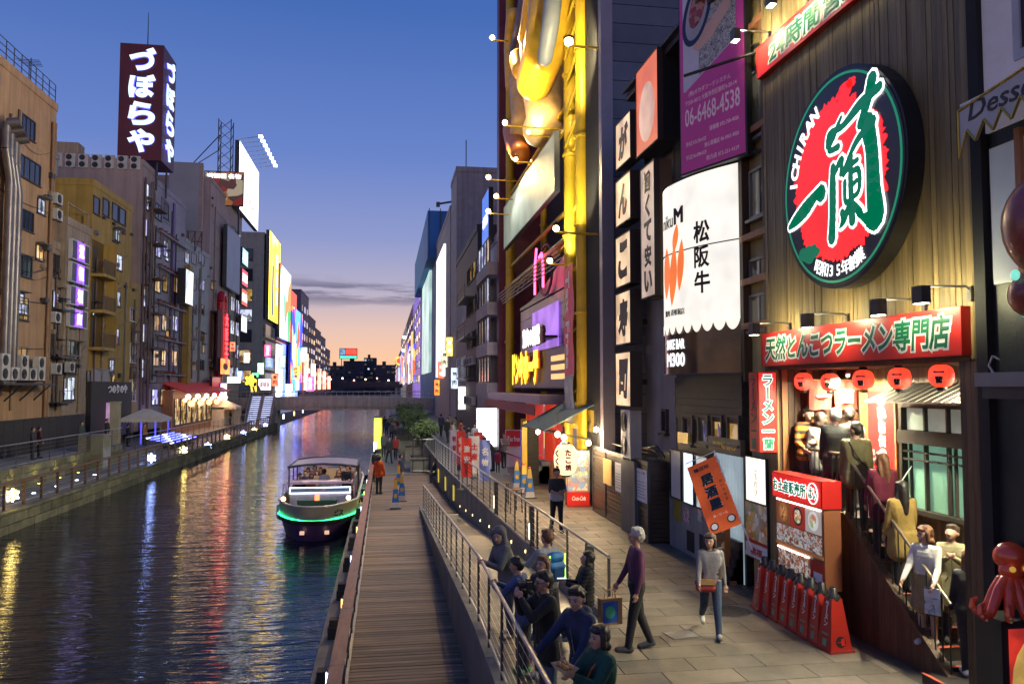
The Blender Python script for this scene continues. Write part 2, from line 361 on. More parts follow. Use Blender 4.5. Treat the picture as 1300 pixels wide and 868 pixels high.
# timber guard rail of the deck with its fenders and lamps
timber = mat('red_timber', (.20, .075, .045), .55, var=.3, vscale=4, stretch=(4, .6, 4), bump=.2)
gr = thing('guard_rail', 'wide brown timber guard rail along the water edge of the deck', 'railing', (-.65, 9, ZD))
for i, y0 in enumerate(range(0, 38, 3)):
    G().box(-.11, .09, y0, y0 + 2.99, .86, .93).build('rail_board', timber, gr)
    G().box(-.03, .0, y0, y0 + 2.99, .06, .5).build('side_panel', steel, gr) if 0 else None
for i in range(26):
    G().box(-.04, .04, i * 1.5 - .04, i * 1.5 + .04, -.1, .86).build('post', steel_d, gr)
g = G()
for z in (.15, .3, .45, .6, .75): g.cyl((0, 0, z), (0, 38.9, z), .008, n=5)
g.build('wire', steel, gr)
G().box(.02, .07, 0, 38.9, .0, .05).build('kick_strip', steel, gr)
lampw = glow('lamp_white', (.8, .86, 1), 9); lampb = glow('lamp_blue_white', (.35, .45, 1), 9); lampy = glow('lamp_yellow', (1, .62, .12), 7)
fd = thing('dock_fender', '', 'fender'); bpy.data.objects.remove(fd)
NF = 12
for i in range(NF):
    Y = 11 + i * 3.0
    f = thing('dock_fender', f'black rubber fender post on the dock edge, {ORD[i]} from the camera', 'fender', (-.95, Y, ZW - .3), group='fenders along the dock')
    G().box(-.14, .14, -.12, .12, 0, 1.35).build('post', rubber, f); G().box(-.17, .17, -.15, .15, .75, 1.2).build('pad', rubber, f)
    G().box(.14, .33, -.06, .06, 1.0, 1.1).build('bracket', steel_d, f)
for i in range(8):
    Y = 12.5 + i * 4.2
    f = thing('dock_lamp', f'small upright lamp strip outside the guard rail, {ORD[i]} from the camera', 'lamp', (-.8, Y, -1.0), group='lamp strips on the dock edge')
    G().box(-.03, .03, -.03, .03, 0, .62).build('housing', steel_d, f); G().box(-.045, .045, -.05, .02, .12, .56).build('tube', lampb if i % 2 == 0 else lampy, f)
g = G().box(-1.25, -.62, 6, 46, -1.7, -1.28)
tag(g.build('dock_ledge', concrete_d), kind='structure')

# ------------------------------------------------------------------ railings
def railing(label, pts, h=1.08, step=1.3, wires=6, cat='railing', base=None, postw=.05, lightposts=()):
    """pts: list of (x, y, z) along the base"""
    o = Vector(pts[0]); t = thing('metal_railing', label, cat, o)
    P = [Vector(p) - o for p in pts]
    for a, b in zip(P, P[1:]):
        n = max(1, round((b - a).length / step)); d = (b - a).normalized(); rz = math.atan2(d.y, d.x)
        for i in range(n + 1):
            if i == n and b is not P[-1]: continue
            q = a + (b - a) * i / n
            piece('post', postw * 1.3, postw * .55, h - .03, steel_d, t, q, rz)
        G().cyl(a + Vector((0, 0, h)), b + Vector((0, 0, h)), .026, n=8).build('handrail', steel, t)
        G().cyl(a + Vector((0, 0, .1)), b + Vector((0, 0, .1)), .018, n=6).build('bottom_rail', steel, t)
        g = G()
        for k in range(wires): z = .1 + (h - .1) * (k + 1) / (wires + 1); g.cyl(a + Vector((0, 0, z)), b + Vector((0, 0, z)), .0045, n=4)
        g.build('wire', steel, t)
    return t
rr = railing('steel railing of wire and posts on the stone wall beside the ramp', [(1.46, 31.3, -.96), (1.46, RY0, .16), (1.46, 5, .16)], h=1.0)
pr = railing('steel railing along the shop promenade above the ramp lights', [(edgeX(60) + .05, 60, 0), (edgeX(40) + .05, 40, 0), (edgeX(28.5) + .05, 28.5, 0), (edgeX(12.8) + .05, 12.8, 0)], h=1.06)
# lit newel posts in that railing and the step lights in the wall under it
for i, Y in enumerate((13.9, 18.7, 23.6)):
    t = thing('light_post', f'broad grey railing post with a white light slot, {ORD[i]} from the camera', 'light post', (edgeX(Y) + .06, Y, 0), group='lit posts of the promenade railing')
    G().box(-.05, .05, -.09, .09, 0, 1.02).build('post', steel_d, t); G().box(-.056, -.05, -.02, .02, .25, .62).build('light_slot', glow('slot_white', (1, .9, .75), 6), t); ld = bpy.data.lights.new('slot', 'AREA'); ld.shape = 'RECTANGLE'; ld.size = .05; ld.size_y = .4; ld.energy = 75; ld.color = (1, .76, .46); lo = bpy.data.objects.new('bulb', ld); col.objects.link(lo); lo.parent = t; lo.location = (-.07, 0, .45); lo.rotation_euler = (0, R(90), 0)
wl = mat('warm_step', (.8, .6, .3), .4, var=0, emit=(1, .72, .3), es=7)
for i in range(10):
    Y = 15.4 + i * 1.75
    t = thing('step_light', f'round step light low in the ramp wall, {ORD[i]} up from the ramp top', 'light', (edgeX(Y) - .012, Y, rampz(Y) + .3), group='step lights along the ramp')
    G().cyl((0, 0, 0), (-.03, 0, 0), .05, n=10).build('bezel', steel, t); G().cyl((-.031, 0, 0), (-.04, 0, 0), .036, n=10).build('lens', wl, t)
    ld = bpy.data.lights.new('step_glow', 'SPOT'); ld.energy = 22; ld.color = (1, .68, .25); ld.spot_size = R(130); ld.spot_blend = .8; ld.shadow_soft_size = .04
    lo = bpy.data.objects.new('bulb', ld); col.objects.link(lo); lo.parent = t; lo.location = (-.06, 0, 0); lo.rotation_euler = (0, R(60), 0)
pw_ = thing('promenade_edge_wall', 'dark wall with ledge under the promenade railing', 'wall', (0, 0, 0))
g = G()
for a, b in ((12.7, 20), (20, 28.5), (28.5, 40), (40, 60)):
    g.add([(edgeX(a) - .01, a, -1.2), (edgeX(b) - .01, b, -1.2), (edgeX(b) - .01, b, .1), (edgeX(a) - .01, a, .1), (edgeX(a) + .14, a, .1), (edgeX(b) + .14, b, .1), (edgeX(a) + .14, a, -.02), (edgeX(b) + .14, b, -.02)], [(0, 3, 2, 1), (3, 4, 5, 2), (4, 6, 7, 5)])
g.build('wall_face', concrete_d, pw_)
g = G()
for a, b in ((12.7, 20), (20, 28.5), (28.5, 40), (40, 60)):
    g.add([(edgeX(a) - .14, a, rampz(a) + .5), (edgeX(b) - .14, b, rampz(b) + .5), (edgeX(b) - .02, b, rampz(b) + .5), (edgeX(a) - .02, a, rampz(a) + .5), (edgeX(a) - .14, a, rampz(a) + .42), (edgeX(b) - .14, b, rampz(b) + .42)], [(0, 1, 2, 3), (0, 4, 5, 1)]) if 0 else None
# ------------------------------------------------------------------ facades: local x to the viewer's right, y into the building, z up
class Fac:
    def __init__(s, kind, a, o): s.kind, s.a, s.o = kind, a, o
    @property
    def rz(s): return {'R': -math.pi / 2, 'L': math.pi / 2, 'F': 0}[s.kind]
    def root(s, z=0): return {'R': (s.a, s.o, z), 'L': (s.a, s.o, z), 'F': (s.o, s.a, z)}[s.kind]
    def pt(s, px, py, off=0):
        """local x and world z of a pixel on the plane `off` in front of the facade"""
        if s.kind == 'R': p = onX(px, py, s.a - off); return s.o - p.y, p.z
        if s.kind == 'L': p = onX(px, py, s.a + off); return p.y - s.o, p.z
        p = onY(px, py, s.a - off); return p.x - s.o, p.z
    def rect(s, xl, yt, yb, xr, off=0):
        x0, z1 = s.pt(xl, yt, off); x0b, z0 = s.pt(xl, yb, off); ym = (yt + yb) / 2
        x0 = s.pt(xl, ym, off)[0]; x1 = s.pt(xr, ym, off)[0]
        return x0, x1, z0, z1
def window(parent, x0, x1, z0, z1, pane, frame, nx=2, nz=1, y=0, t=.05, d=.08, sill=True, label=None):
    g = G().ring(x0, x1, z0, z1, t, y - d, y + .02)
    for i in range(1, nx): x = x0 + (x1 - x0) * i / nx; g.box(x - t * .4, x + t * .4, y - d * .7, y + .01, z0 + t, z1 - t)
    for i in range(1, nz): z = z0 + (z1 - z0) * i / nz; g.box(x0 + t, x1 - t, y - d * .6, y + .01, z - t * .35, z + t * .35)
    if sill: g.box(x0 - .06, x1 + .06, y - d - .06, y, z0 - .06, z0 - .003)
    o = g.build('window', frame, parent)
    p = G().box(x0 + t * .9, x1 - t * .9, y - d * .3, y - d * .3 + .01, z0 + t * .9, z1 - t * .9).build('pane', pane, o)
    return o
def litwin(name, c, s, c2=None):
    """lit window: bright room broken up by curtains, shelves and things inside"""
    if name in MATS: return MATS[name]
    m = bpy.data.materials.new(name); MATS[name] = m; m.use_nodes = True; n = m.node_tree.nodes; l = m.node_tree.links; p = n['Principled BSDF']
    p.inputs['Base Color'].default_value = (.05, .05, .05, 1); p.inputs['Roughness'].default_value = .1
    g = n.new('ShaderNodeNewGeometry'); oi = n.new('ShaderNodeObjectInfo')
    k = n.new('ShaderNodeMapping'); k.inputs['Scale'].default_value = (1.4, 1.4, 1); l.new(g.outputs['Position'], k.inputs[0])
    v = n.new('ShaderNodeTexVoronoi'); v.distance = 'CHEBYCHEV'; v.inputs['Scale'].default_value = 1.7; l.new(k.outputs[0], v.inputs[0])
    s_ = n.new('ShaderNodeSeparateColor'); l.new(v.outputs['Color'], s_.inputs[0])
    r = n.new('ShaderNodeValToRGB'); l.new(s_.outputs[0], r.inputs[0]); e = r.color_ramp.elements
    d = tuple(.12 * x for x in c); e[0].color = (*d, 1); e[0].position = .15; e[1].color = (*c, 1); e[1].position = .6
    q = e.new(.85); q.color = (*(c2 or c), 1)
    l.new(r.outputs[0], p.inputs['Emission Color'])
    mr = n.new('ShaderNodeMapRange'); mr.inputs[3].default_value = s * .55; mr.inputs[4].default_value = s * 1.3; l.new(oi.outputs['Random'], mr.inputs[0]); l.new(mr.outputs[0], p.inputs['Emission Strength'])
    return m
W_warm = litwin('window_warm', (1, .55, .18), .9, (1, .8, .45)); W_white = litwin('window_white', (.8, .9, 1), 1.1, (.6, .6, 1)); W_blue = litwin('window_violet', (.45, .4, 1), .9, (.8, .9, 1))
W_dim = litwin('window_dim', (.5, .42, .3), .16, (.3, .3, .3)); W_dark = mat('window_dark', (.025, .028, .035), .08, var=.3, vscale=.7, spec=.7); W_gold = litwin('window_gold', (.9, .5, .08), .55, (1, .65, .2))
frame_a = mat('frame_aluminium', (.22, .21, .2), .4, .6, var=.1); frame_d = mat('frame_dark', (.05, .045, .045), .5, .2, var=.1); frame_w = mat('frame_white', (.6, .58, .55), .5, var=.08)
ac_white = mat('ac_casing', (.5, .48, .43), .55, var=.15, streak=.15); 
def ac_unit_mesh():
    g = G().box(-.4, .4, -.15, .15, 0, .62); g.lathe([(.25, 0), (.27, .01), (.27, .02)], 16, (0, 0, 0)) if 0 else None
    return g
def ac_unit(label, loc, rz, group=None, fans=1, s=1.0):
    t = thing('air_conditioner', label, 'air conditioner', loc, rz, group); h = .62 * fans
    G().box(-.42 * s, .42 * s, 0, .3 * s, .06 * s, (h + .06) * s).build('casing', ac_white, t)
    for k in range(fans):
        c = (-.1 * s, -.001, (.06 + .31 + .62 * k) * s); g = G()
        for r_ in (.07, .13, .19, .25):
            n = 16
            for i in range(n): a, b = 2 * math.pi * i / n, 2 * math.pi * (i + 1) / n; g.cyl((c[0] + r_ * s * math.cos(a), -.02 * s, c[2] + r_ * s * math.sin(a)), (c[0] + r_ * s * math.cos(b), -.02 * s, c[2] + r_ * s * math.sin(b)), .008 * s, n=3, cap=False)
        g.cyl((c[0], -.004, c[2]), (c[0], -.016 * s, c[2]), .25 * s, n=16, mi=1)
        g.build('fan_grille', [steel_d, black], t)
    G().box(-.36 * s, -.3 * s, .02, .28 * s, 0, .06 * s).box(.3 * s, .36 * s, .02, .28 * s, 0, .06 * s).build('foot', steel_d, t)
    return t
def block(name, label, cat, fac, w_, d, h, m, z=0, group=None, parapet=.5, roofm=None, courses=True):
    """a building: hollow-looking walls, roof slab and parapet as parts"""
    t = thing(name, label, cat, fac.root(z), fac.rz, group)
    G().box(0, w_, 0, d, 0, h).build('wall', m, t)
    if parapet:
        g = G().box(-.06, w_ + .06, -.06, .14, h, h + parapet).box(-.06, w_ + .06, d - .14, d + .06, h, h + parapet).box(-.06, .14, .14, d - .14, h, h + parapet).box(w_ - .14, w_ + .06, .14, d - .14, h, h + parapet)
        g.build('parapet', m, t)
    if courses:
        g = G(); z_ = 3.2
        while z_ < h - 1: g.box(-.015, w_ + .015, -.015, d, z_, z_ + .04); z_ += 3.0
        g.build('floor_band', m, t)
    return t
def board(label, fac, r, m, edge, name='sign_board', cat='sign', d=.18, t=.05, off=0, group=None, parent=None):
    """box sign on a facade: r = x0, x1, z0, z1 local; front at y = -off - d"""
    x0, x1, z0, z1 = r
    base = fac.root(); c = math.cos(fac.rz); s = math.sin(fac.rz)
    o = thing(name, label, cat, (base[0] + c * x0 + s * off, base[1] + s * x0 - c * off, z0), fac.rz, group)
    W, H = x1 - x0, z1 - z0
    G().ring(0, W, 0, H, t, -d, -.001).box(t, W - t, -d * .55, -.001, t, H - t).build('frame', edge, o)
    G().box(t, W - t, -d + .012, -d * .55 - .002, t, H - t).build('face', m, o)
    return o, W, H, -d + .012
# ================================================================== ramen house with the wooden front
green = mat('letter_green', (.0, .13, .06), .45, var=.05); g_white = mat('letter_white', (.8, .8, .78), .5, var=.03)
g_whitelit = glow('letter_white_lit', (1, 1, .98), 1.6, 0); redlit = glow('sign_red_lit', (.85, .02, .015), .8, .25, 1.5, base=(.6, .02, .015)); redsign = mat('sign_red', (.62, .025, .02), .35, var=.1)
greenlit = glow('letter_green_lit', (.0, .17, .085), .8, 0, base=(0, .12, .06))
FI = Fac('R', 6.8, 13.6)
ich = thing('ramen_house', 'tall ramen house front clad in brown timber slats with open stairway', 'building', FI.root(), FI.rz)
IW = 5.3
G().box(0, IW, .03, 1.45, 4.12, 12.5).box(0, IW, 1.45, 8, 0, 12.5).box(0, .34, .03, 1.45, 0, 4.12).box(4.92, IW, .03, 1.45, 0, 4.12).build('wall', wood_d, ich)
n = 54; sw = (IW - .02) / n
for i in range(n):
    wz = random.uniform(-.008, .008)
    piece('slat', round(sw - .009, 3), .04, 8.2, wood_slat, ich, ((i + .5) * sw, .012 + wz, 4.13))
for i in range(4): piece('slat', round(.085 - .006, 3), .04, 4.1, wood_slat, ich, (.043 + i * .085, .012, .0))
for i in range(4): piece('slat', round(.095 - .006, 3), .05, 4.1, wood_d, ich, (4.965 + i * .095, .007, .0))
# back wall of the stairway: vertical boards
for i in range(38):
    x = .83 + i * .108
    if x > 4.9: break
    piece('slat', .1, .03, 4.1, wood_slat, ich, (x, 1.43, 0))
G().box(.34, .83, 1.30, 1.449, 3.75, 4.12).box(.76, .83, 1.30, 1.449, 0, 3.75).build('door_frame', wood_m, ich)
G().box(.4, .76, 1.42, 1.446, 1.75, 3.75).build('doorway', mat('doorway_dark', (.05, .03, .02), .6), ich)
for i in range(11): piece('slat', .105, .03, 2.38, wood_m if i % 4 == 0 else wood_d, ich, (.355, .13 + i * .118, 1.75), rz=math.pi / 2)
G().box(.34, 4.92, .05, 1.44, 4.10, 4.118).build('soffit', wood_d, ich)
# landing and steps
stepm = mat('step_dark', (.045, .04, .038), .5, var=.3); nose = mat('step_nosing', (.45, .09, .05), .5, var=.3)
SX0, RUN, RISE = 1.85, .235, .175
G().box(.34, SX0, .4, 1.42, 1.6, 1.75).build('landing', stepm, ich)
for i in range(10):
    x = SX0 + i * RUN; z = 1.75 - (i + 1) * RISE
    if z < .01: break
    s_ = G().box(x, x + RUN + (.03 if i < 9 else 0), .4, 1.42, max(0, z - .3), z).build('step', stepm, ich)
    G().box(x + RUN - .035, x + RUN + .006 + (.03 if i < 9 else 0), .41, 1.41, z, z + .006).build('nosing', nose, s_)
xe = SX0 + 10 * RUN
G().box(xe - RUN, 4.92, .06, 1.42, 0, .12).build('entrance_step', stepm, ich); G().box(xe - RUN, 4.92, .05, .1, .12, .127).build('nosing', nose, ich)
# timber stringer wall towards the promenade
for i in range(26):
    x = .34 + i * .145
    def top(q): return 1.78 if q < SX0 else max(.0, 1.78 - (q - SX0) * RISE / RUN)
    a, b = top(x), top(x + .14)
    if a < .06: break
    G().poly([(x, 0), (x + .14, 0), (x + .14, max(b, .01)), (x, a)], .32, .395).build('slat', wood_d, ich)
G().add([(x, y + .34, z) for z in (1.79, 1.83) for x, y in ((.34, -.05), (SX0, -.05), (SX0, .08), (.34, .08))], [(0, 1, 5, 4), (4, 5, 6, 7), (0, 3, 2, 1)]).add([(x, y + .34, z + d) for d in (0, .04) for x, y, z in ((SX0, -.05, 1.79), (SX0 + 2.38, -.05, .03), (SX0 + 2.38, .08, .03), (SX0, .08, 1.79))], [(0, 1, 5, 4), (4, 5, 6, 7), (1, 2, 6, 5)]).build('stringer_cap', wood_d, ich)
# stair railing
sr = thing('stair_railing', 'thin black iron railing along the ramen house stairs', 'railing', FI.root(), FI.rz)
y = .36
for i in range(12): G().cyl((.4 + i * .13, y, 1.8), (.4 + i * .13, y, 2.72), .011, n=6).build('baluster', black, sr)
for i in range(16):
    x = SX0 + .1 + i * .145; zz = 1.78 - (x - SX0) * RISE / RUN
    G().cyl((x, y, zz), (x, y, zz + .93), .011, n=6).build('baluster', black, sr)
G().cyl((.36, y, 2.74), (SX0, y, 2.74), .022).cyl((SX0, y, 2.74), (SX0 + 2.3, y, 2.74 - 2.3 * RISE / RUN), .022).build('handrail', mat('handrail_bronze', (.25, .2, .14), .35, .6), sr)
# big lit window of green frosted glass
gw = mat('frosted_green', (.16, .30, .22), .25, var=.2, vscale=2, emit=(.25, .55, .38), es=.34, evar=.4, evs=1.2); gw2 = mat('frosted_grey', (.25, .3, .26), .25, var=.25, vscale=2, emit=(.5, .52, .42), es=.3, evar=.4, evs=1.2)
x0, x1 = 1.84, 4.0
bigw = G().ring(x0, x1, 1.85, 3.55, .07, 1.28, 1.41).box(x0, x1, 1.25, 1.41, 2.92, 3.12).build('window', mat('window_timber', (.035, .028, .022), .5, var=.2), ich)
for i in range(4):
    a = x0 + .07 + (x1 - x0 - .14) * i / 4; b = x0 + .07 + (x1 - x0 - .14) * (i + 1) / 4
    G().box(a + .02, b - .02, 1.37, 1.38, 1.93, 2.91).build('pane', gw, bigw); G().box(a + .02, b - .02, 1.37, 1.38, 3.13, 3.47).build('pane', gw2, bigw)
    if i: G().box(a - .02, a + .02, 1.31, 1.38, 1.93, 2.92).box(a - .02, a + .02, 1.31, 1.38, 3.12, 3.48).build('mullion', MATS['window_timber'], bigw)
    if i in (0, 2): G().box(a + .12, a + .145, 1.32, 1.369, 1.93, 2.91).build('mullion', MATS['window_timber'], bigw)
G().box(x0 + .07, x1 - .07, 1.3, 1.36, 2.78, 2.81).box(x0 + .07, x1 - .07, 1.3, 1.36, 2.66, 2.69).build('rail', MATS['window_timber'], bigw)
aw = thing('window_awning', 'small sloping tin awning over the green glass window', 'awning', FI.root(), FI.rz)
awm = mat('awning_tin', (.13, .12, .10), .5, .3, var=.25, stretch=(1, 8, 1), vscale=3)
G().add([(x0 - .18, .82, 3.55), (x1 + .12, .82, 3.55), (x1 + .12, 1.4, 3.83), (x0 + .02, 1.4, 3.83), (x0 - .18, .82, 3.58), (x1 + .12, .82, 3.58), (x1 + .12, 1.4, 3.86), (x0 + .02, 1.4, 3.86)], [(0, 1, 2, 3), (7, 6, 5, 4), (0, 4, 5, 1), (3, 7, 4, 0), (1, 5, 6, 2)]).build('roof_sheet', awm, aw)
for i in range(13): x = x0 + i * .18; G().cyl((x, .82, 3.585), (x + .06, 1.4, 3.865), .012, n=4).build('rib', awm, aw)
# long red banner over the entrance
b_, W_, H_, y_ = board('long red banner with green and white ramen lettering above the entrance', FI, (.03, 5.13, 4.17, 4.75), redsign, red, 'sign_board', d=.14, t=.02)
lettering(b_, '天然とんこつラーメン専門店', .18, W_ - .2, .09, H_ - .07, green, y_, .026, .004, outline=g_white, ob=.1, shear=.12, warp=.03)
G().box(0.02, W_ - .02, -.02, 0, -.06, -.002).build('lower_trim', wood_d, b_)
# upper banner, cut by the frame
b_, W_, H_, y_ = board('red banner high on the timber front reading open 24 hours', FI, (.0, 5.2, 9.43, 10.0), redsign, red, 'sign_board', d=.12, t=.02)
lettering(b_, '24時間営業', .5, 3.4, .09, H_ - .09, green, y_, .026, .004, outline=g_white, ob=.1, shear=.12, warp=.03)
# round sign
cs = thing('round_sign', 'huge round black sign with red sun and green brush characters', 'sign', (6.8, 10.78, 6.85), FI.rz); RS = 1.61
def disc(r0, r1, y0, y1, m, nm, n=64, par=cs):
    g = G(); vs_ = []
    for i in range(n):
        a = 2 * math.pi * i / n; vs_.append((r1 * math.cos(a), r1 * math.sin(a)))
    if r0 == 0: g.poly(vs_, y0, y1)
    else:
        for i in range(n):
            a, b = 2 * math.pi * i / n, 2 * math.pi * (i + 1) / n
            q = [(r * math.cos(t_), yy, r * math.sin(t_)) for r, t_, yy in ((r0, a, y0), (r1, a, y0), (r1, b, y0), (r0, b, y0), (r0, a, y1), (r1, a, y1), (r1, b, y1), (r0, b, y1))]
            g.add(q, [(0, 1, 2, 3), (0, 3, 7, 4), (1, 5, 6, 2)])
    return g.build(nm, m, par)
nav = mat('sign_navy', (.012, .013, .022), .3, var=.1, emit=(.02, .02, .04), es=.35)
disc(0, RS, -.26, -.02, mat('sign_casing', (.02, .02, .022), .35), 'casing'); disc(0, RS - .05, -.275, -.262, nav, 'face')
disc(RS - .12, RS - .085, -.285, -.276, glow('ring_green', (.0, .28, .12), .7, 0), 'green_ring')
pts = []
for i in range(220):
    a = 2 * math.pi * i / 220; e_ = noise.noise(Vector((math.cos(a) * 9, math.sin(a) * 9, 1))) * .11 + noise.noise(Vector((math.cos(a) * 24, math.sin(a) * 24, 4))) * .13
    pts.append(((1.2 + e_ * .8) * math.cos(a), (1.2 + e_ * .8) * math.sin(a)))
G().poly(pts, -.285, -.276).build('red_sun', glow('sun_red', (.9, .012, .01), 1.0, .1, 1), cs)
for q in ((.28, 1.24, .16), (.42, 1.28, .1), (.12, 1.2, .08)):
    G().poly([(q[0] + q[2] * (1 + .4 * random.random()) * math.cos(t_ / 14 * 6.283), q[1] + q[2] * .6 * (1 + .5 * random.random()) * math.sin(t_ / 14 * 6.283)) for t_ in range(14)], -.284, -.276).build('red_splash', MATS['sun_red'], cs)
def stroke(pts, w0, parent, nm, m, y):
    """brush stroke: pts = (x, z, width)"""
    Lp, Rp = [], []
    n_ = len(pts)
    # smooth the spine
    P = []
    for i in range(n_ - 1):
        p0, p1, p2, p3 = pts[max(0, i - 1)], pts[i], pts[i + 1], pts[min(n_ - 1, i + 2)]
        for k in range(6):
            t = k / 6; P.append(tuple(.5 * (2 * b + (c - a) * t + (2 * a - 5 * b + 4 * c - d) * t * t + (3 * b - a - 3 * c + d) * t ** 3) for a, b, c, d in zip(p0, p1, p2, p3)))
    P.append(pts[-1]); g = G()
    for i, (x, z, w_) in enumerate(P):
        a = P[max(0, i - 1)]; b = P[min(len(P) - 1, i + 1)]; dx, dz = b[0] - a[0], b[1] - a[1]; q = math.hypot(dx, dz) or 1
        nx, nz = -dz / q, dx / q; ww = (w_ + w0) / 2
        Lp.append((x + nx * ww, z + nz * ww)); Rp.append((x - nx * ww, z - nz * ww))
    for i in range(len(P) - 1):
        g.add([(Lp[i][0], y, Lp[i][1]), (Lp[i + 1][0], y, Lp[i + 1][1]), (Rp[i + 1][0], y, Rp[i + 1][1]), (Rp[i][0], y, Rp[i][1])], [(0, 1, 2, 3)])
    for (x, z, w_) in (P[0], P[-1]):
        r_ = (w_ + w0) / 2
        if r_ > .012: g.add([(x + r_ * math.cos(k * .7854), y, z + r_ * math.sin(k * .7854)) for k in range(8)], [tuple(range(8))])
    # joints
    for (x, z, w_) in P[1:-1:2]:
        r_ = (w_ + w0) / 2; g.add([(x + r_ * math.cos(k * .7854), y - .0003, z + r_ * math.sin(k * .7854)) for k in range(8)], [tuple(range(8))])
    return g.build(nm, m, parent)
ST = [  # the two brush characters, drawn stroke by stroke
 [(-1.22, -.52, .05), (-1.0, -.42, .13), (-.7, -.27, .16), (-.45, -.12, .10), (-.38, -.18, .2)],
 [(-.28, .60, .05), (-.22, .78, .07), (.05, .80, .06), (.4, .98, .1), (.75, 1.08, .08)],
 [(.02, .95, .03), (-.12, .74, .07), (-.25, .52, .05), (-.05, .50, .06)],
 [(.62, 1.26, .14), (.52, .95, .12), (.38, .66, .08)],
 [(-.22, -.12, .14), (-.22, -.5, .13), (-.24, -.95, .16), (-.28, -1.05, .05)],
 [(-.2, .02, .06), (.02, .28, .06), (.0, .02, .04), (.3, .42, .06), (.62, .62, .1)],
 [(.68, .62, .26), (.76, .2, .22), (.78, -.4, .24), (.8, -.88, .30), (.55, -.82, .1), (.42, -.72, .02)],
 [(.12, .0, .05), (.3, .1, .07), (.52, .14, .05)], [(.34, .26, .08), (.32, -.2, .09), (.34, -.78, .12)],
 [(.15, -.12, .06), (.16, -.44, .06), (.34, -.42, .05), (.54, -.34, .06), (.54, -.02, .07), (.3, -.02, .05)],
 [(.3, -.24, .05), (.48, -.18, .05)], [(.28, -.5, .07), (.1, -.72, .10), (-.02, -.82, .02)], [(.4, -.52, .05), (.55, -.7, .11), (.62, -.76, .03)],
 [(.06, -.6, .09), (.08, -.74, .07)]]
ST = [[((x + .25) * 1.38 - .15, z, w_ * 1.2) for x, z, w_ in s_] if i not in (0, 4, 6) and i < 7 else [(x * .95 + .14, z, w_) for x, z, w_ in s_] if i >= 7 else [(-1.47, -.5, .06), (-1.25, -.42, .15), (-.9, -.28, .19), (-.55, -.12, .13), (-.42, -.13, .22)] if i == 0 else [(-.04, .2, .1), (-.06, -.15, .13), (-.08, -.6, .13), (-.12, -.95, .15)] if i == 4 else [(.9, .62, .26), (1.0, .2, .22), (1.02, -.4, .25), (1.04, -.84, .3), (.78, -.8, .1), (.6, -.7, .02)] for i, s_ in enumerate(ST)]
ST = [[(x * .92 - .02, z * .9, w_ * 1.2 + .025) for x, z, w_ in s_] for s_ in ST]
for s_ in ST:
    stroke(s_, .085, cs, 'brush_outline', g_whitelit, -.292)
for i, s_ in enumerate(ST): stroke(s_, .0, cs, 'brush_stroke', greenlit, -.299 - .0012 * (i % 3))
def arc_text(par, s, r, a0, a1, size, m, y, bold, flip=False, outline=None):
    n_ = len(s)
    for i, ch in enumerate(s):
        a = a0 + (a1 - a0) * (i + .5) / n_; v, f = glyphs(ch, bold); lo, hi = v.min(0), v.max(0)
        def put(v, m_, yy, nm):
            X = (v[:, 0] - (lo[0] + hi[0]) / 2) * size; Z = (v[:, 1] - .36) * size
            th = a - math.pi / 2 if not flip else a + math.pi / 2
            q = np.stack([X * math.cos(th) - Z * math.sin(th) + r * math.cos(a), np.full(len(X), yy) - v[:, 2] * .05, X * math.sin(th) + Z * math.cos(th) + r * math.sin(a)], 1)
            G().add(q.tolist(), f).build(nm, m_, par)
        if outline: put(glyphs(ch, bold + .055)[0], outline, y, 'lettering_outline'); put(v, m, y - .012, 'lettering')
        else: put(v, m, y, 'lettering')
arc_text(cs, 'ICHIRAN', 1.26, R(176), R(112), .30, g_whitelit, -.286, .045)
arc_text(cs, '昭和35年創業', 1.34, R(-118), R(-62), .235, g_whitelit, -.286, .012, flip=True)
G().poly([(-.8 + .26 * math.cos(t_ / 20 * 6.283) * (1 + .25 * random.random()), -.98 + .1 * math.sin(t_ / 20 * 6.283) * (1 + .6 * random.random())) for t_ in range(20)], -.302, -.287).build('green_leaf', greenlit, cs)
# arm spotlights
spotglow = glow('spot_lens', (1, .97, .85), 14, 0)
def arm_light(label, x, z, power, length=.68, aim=-1, group='arm spotlights on the timber front'):
    p = Vector(FI.root()); t = thing('arm_spotlight', label, 'spotlight', (p.x, p.y - x, z), FI.rz, group)
    G().box(-.03, .03, -.06, -.02, -.12, .06).build('wall_bracket', steel_d, t)
    G().tube([(0, -.04, 0), (0, -.1, .06), (0, -length, .05)], .014).build('arm', steel, t)
    G().box(-.09, .09, -length - .06, -length + .06, -.15, .05).build('lamp_head', steel_d, t)
    G().box(-.075, .075, -length + .061, -length + .066, -.13, .02).box(-.075, .075, -length - .05, -length + .05, -.157, -.151).build('lens', spotglow, t)
    ld = bpy.data.lights.new('spot', 'SPOT'); ld.energy = power; ld.color = (1, .9, .48); ld.spot_size = R(150); ld.spot_blend = .6; ld.shadow_soft_size = .06
    lo = bpy.data.objects.new('bulb', ld); col.objects.link(lo); lo.parent = t; lo.location = (0, -length + .08, .0); lo.rotation_euler = (R(98), 0, 0)
for i, (px, py) in enumerate(((1005, 416), (1079, 405), (1177, 388))):
    x, z = FI.pt(px, py); arm_light(f'arm spotlight above the long red banner, {ORD[i]} from the white drum sign', x, z + .02, 80)
x, z = FI.pt(1236, 370); arm_light('arm spotlight above the banner end beside the dark corner column', x, z, 60)
for i in range(4): arm_light(f'arm spotlight above the high open-24-hours banner, {ORD[i]} from the pink poster', .35 + i * 1.35, 10.12, 190)
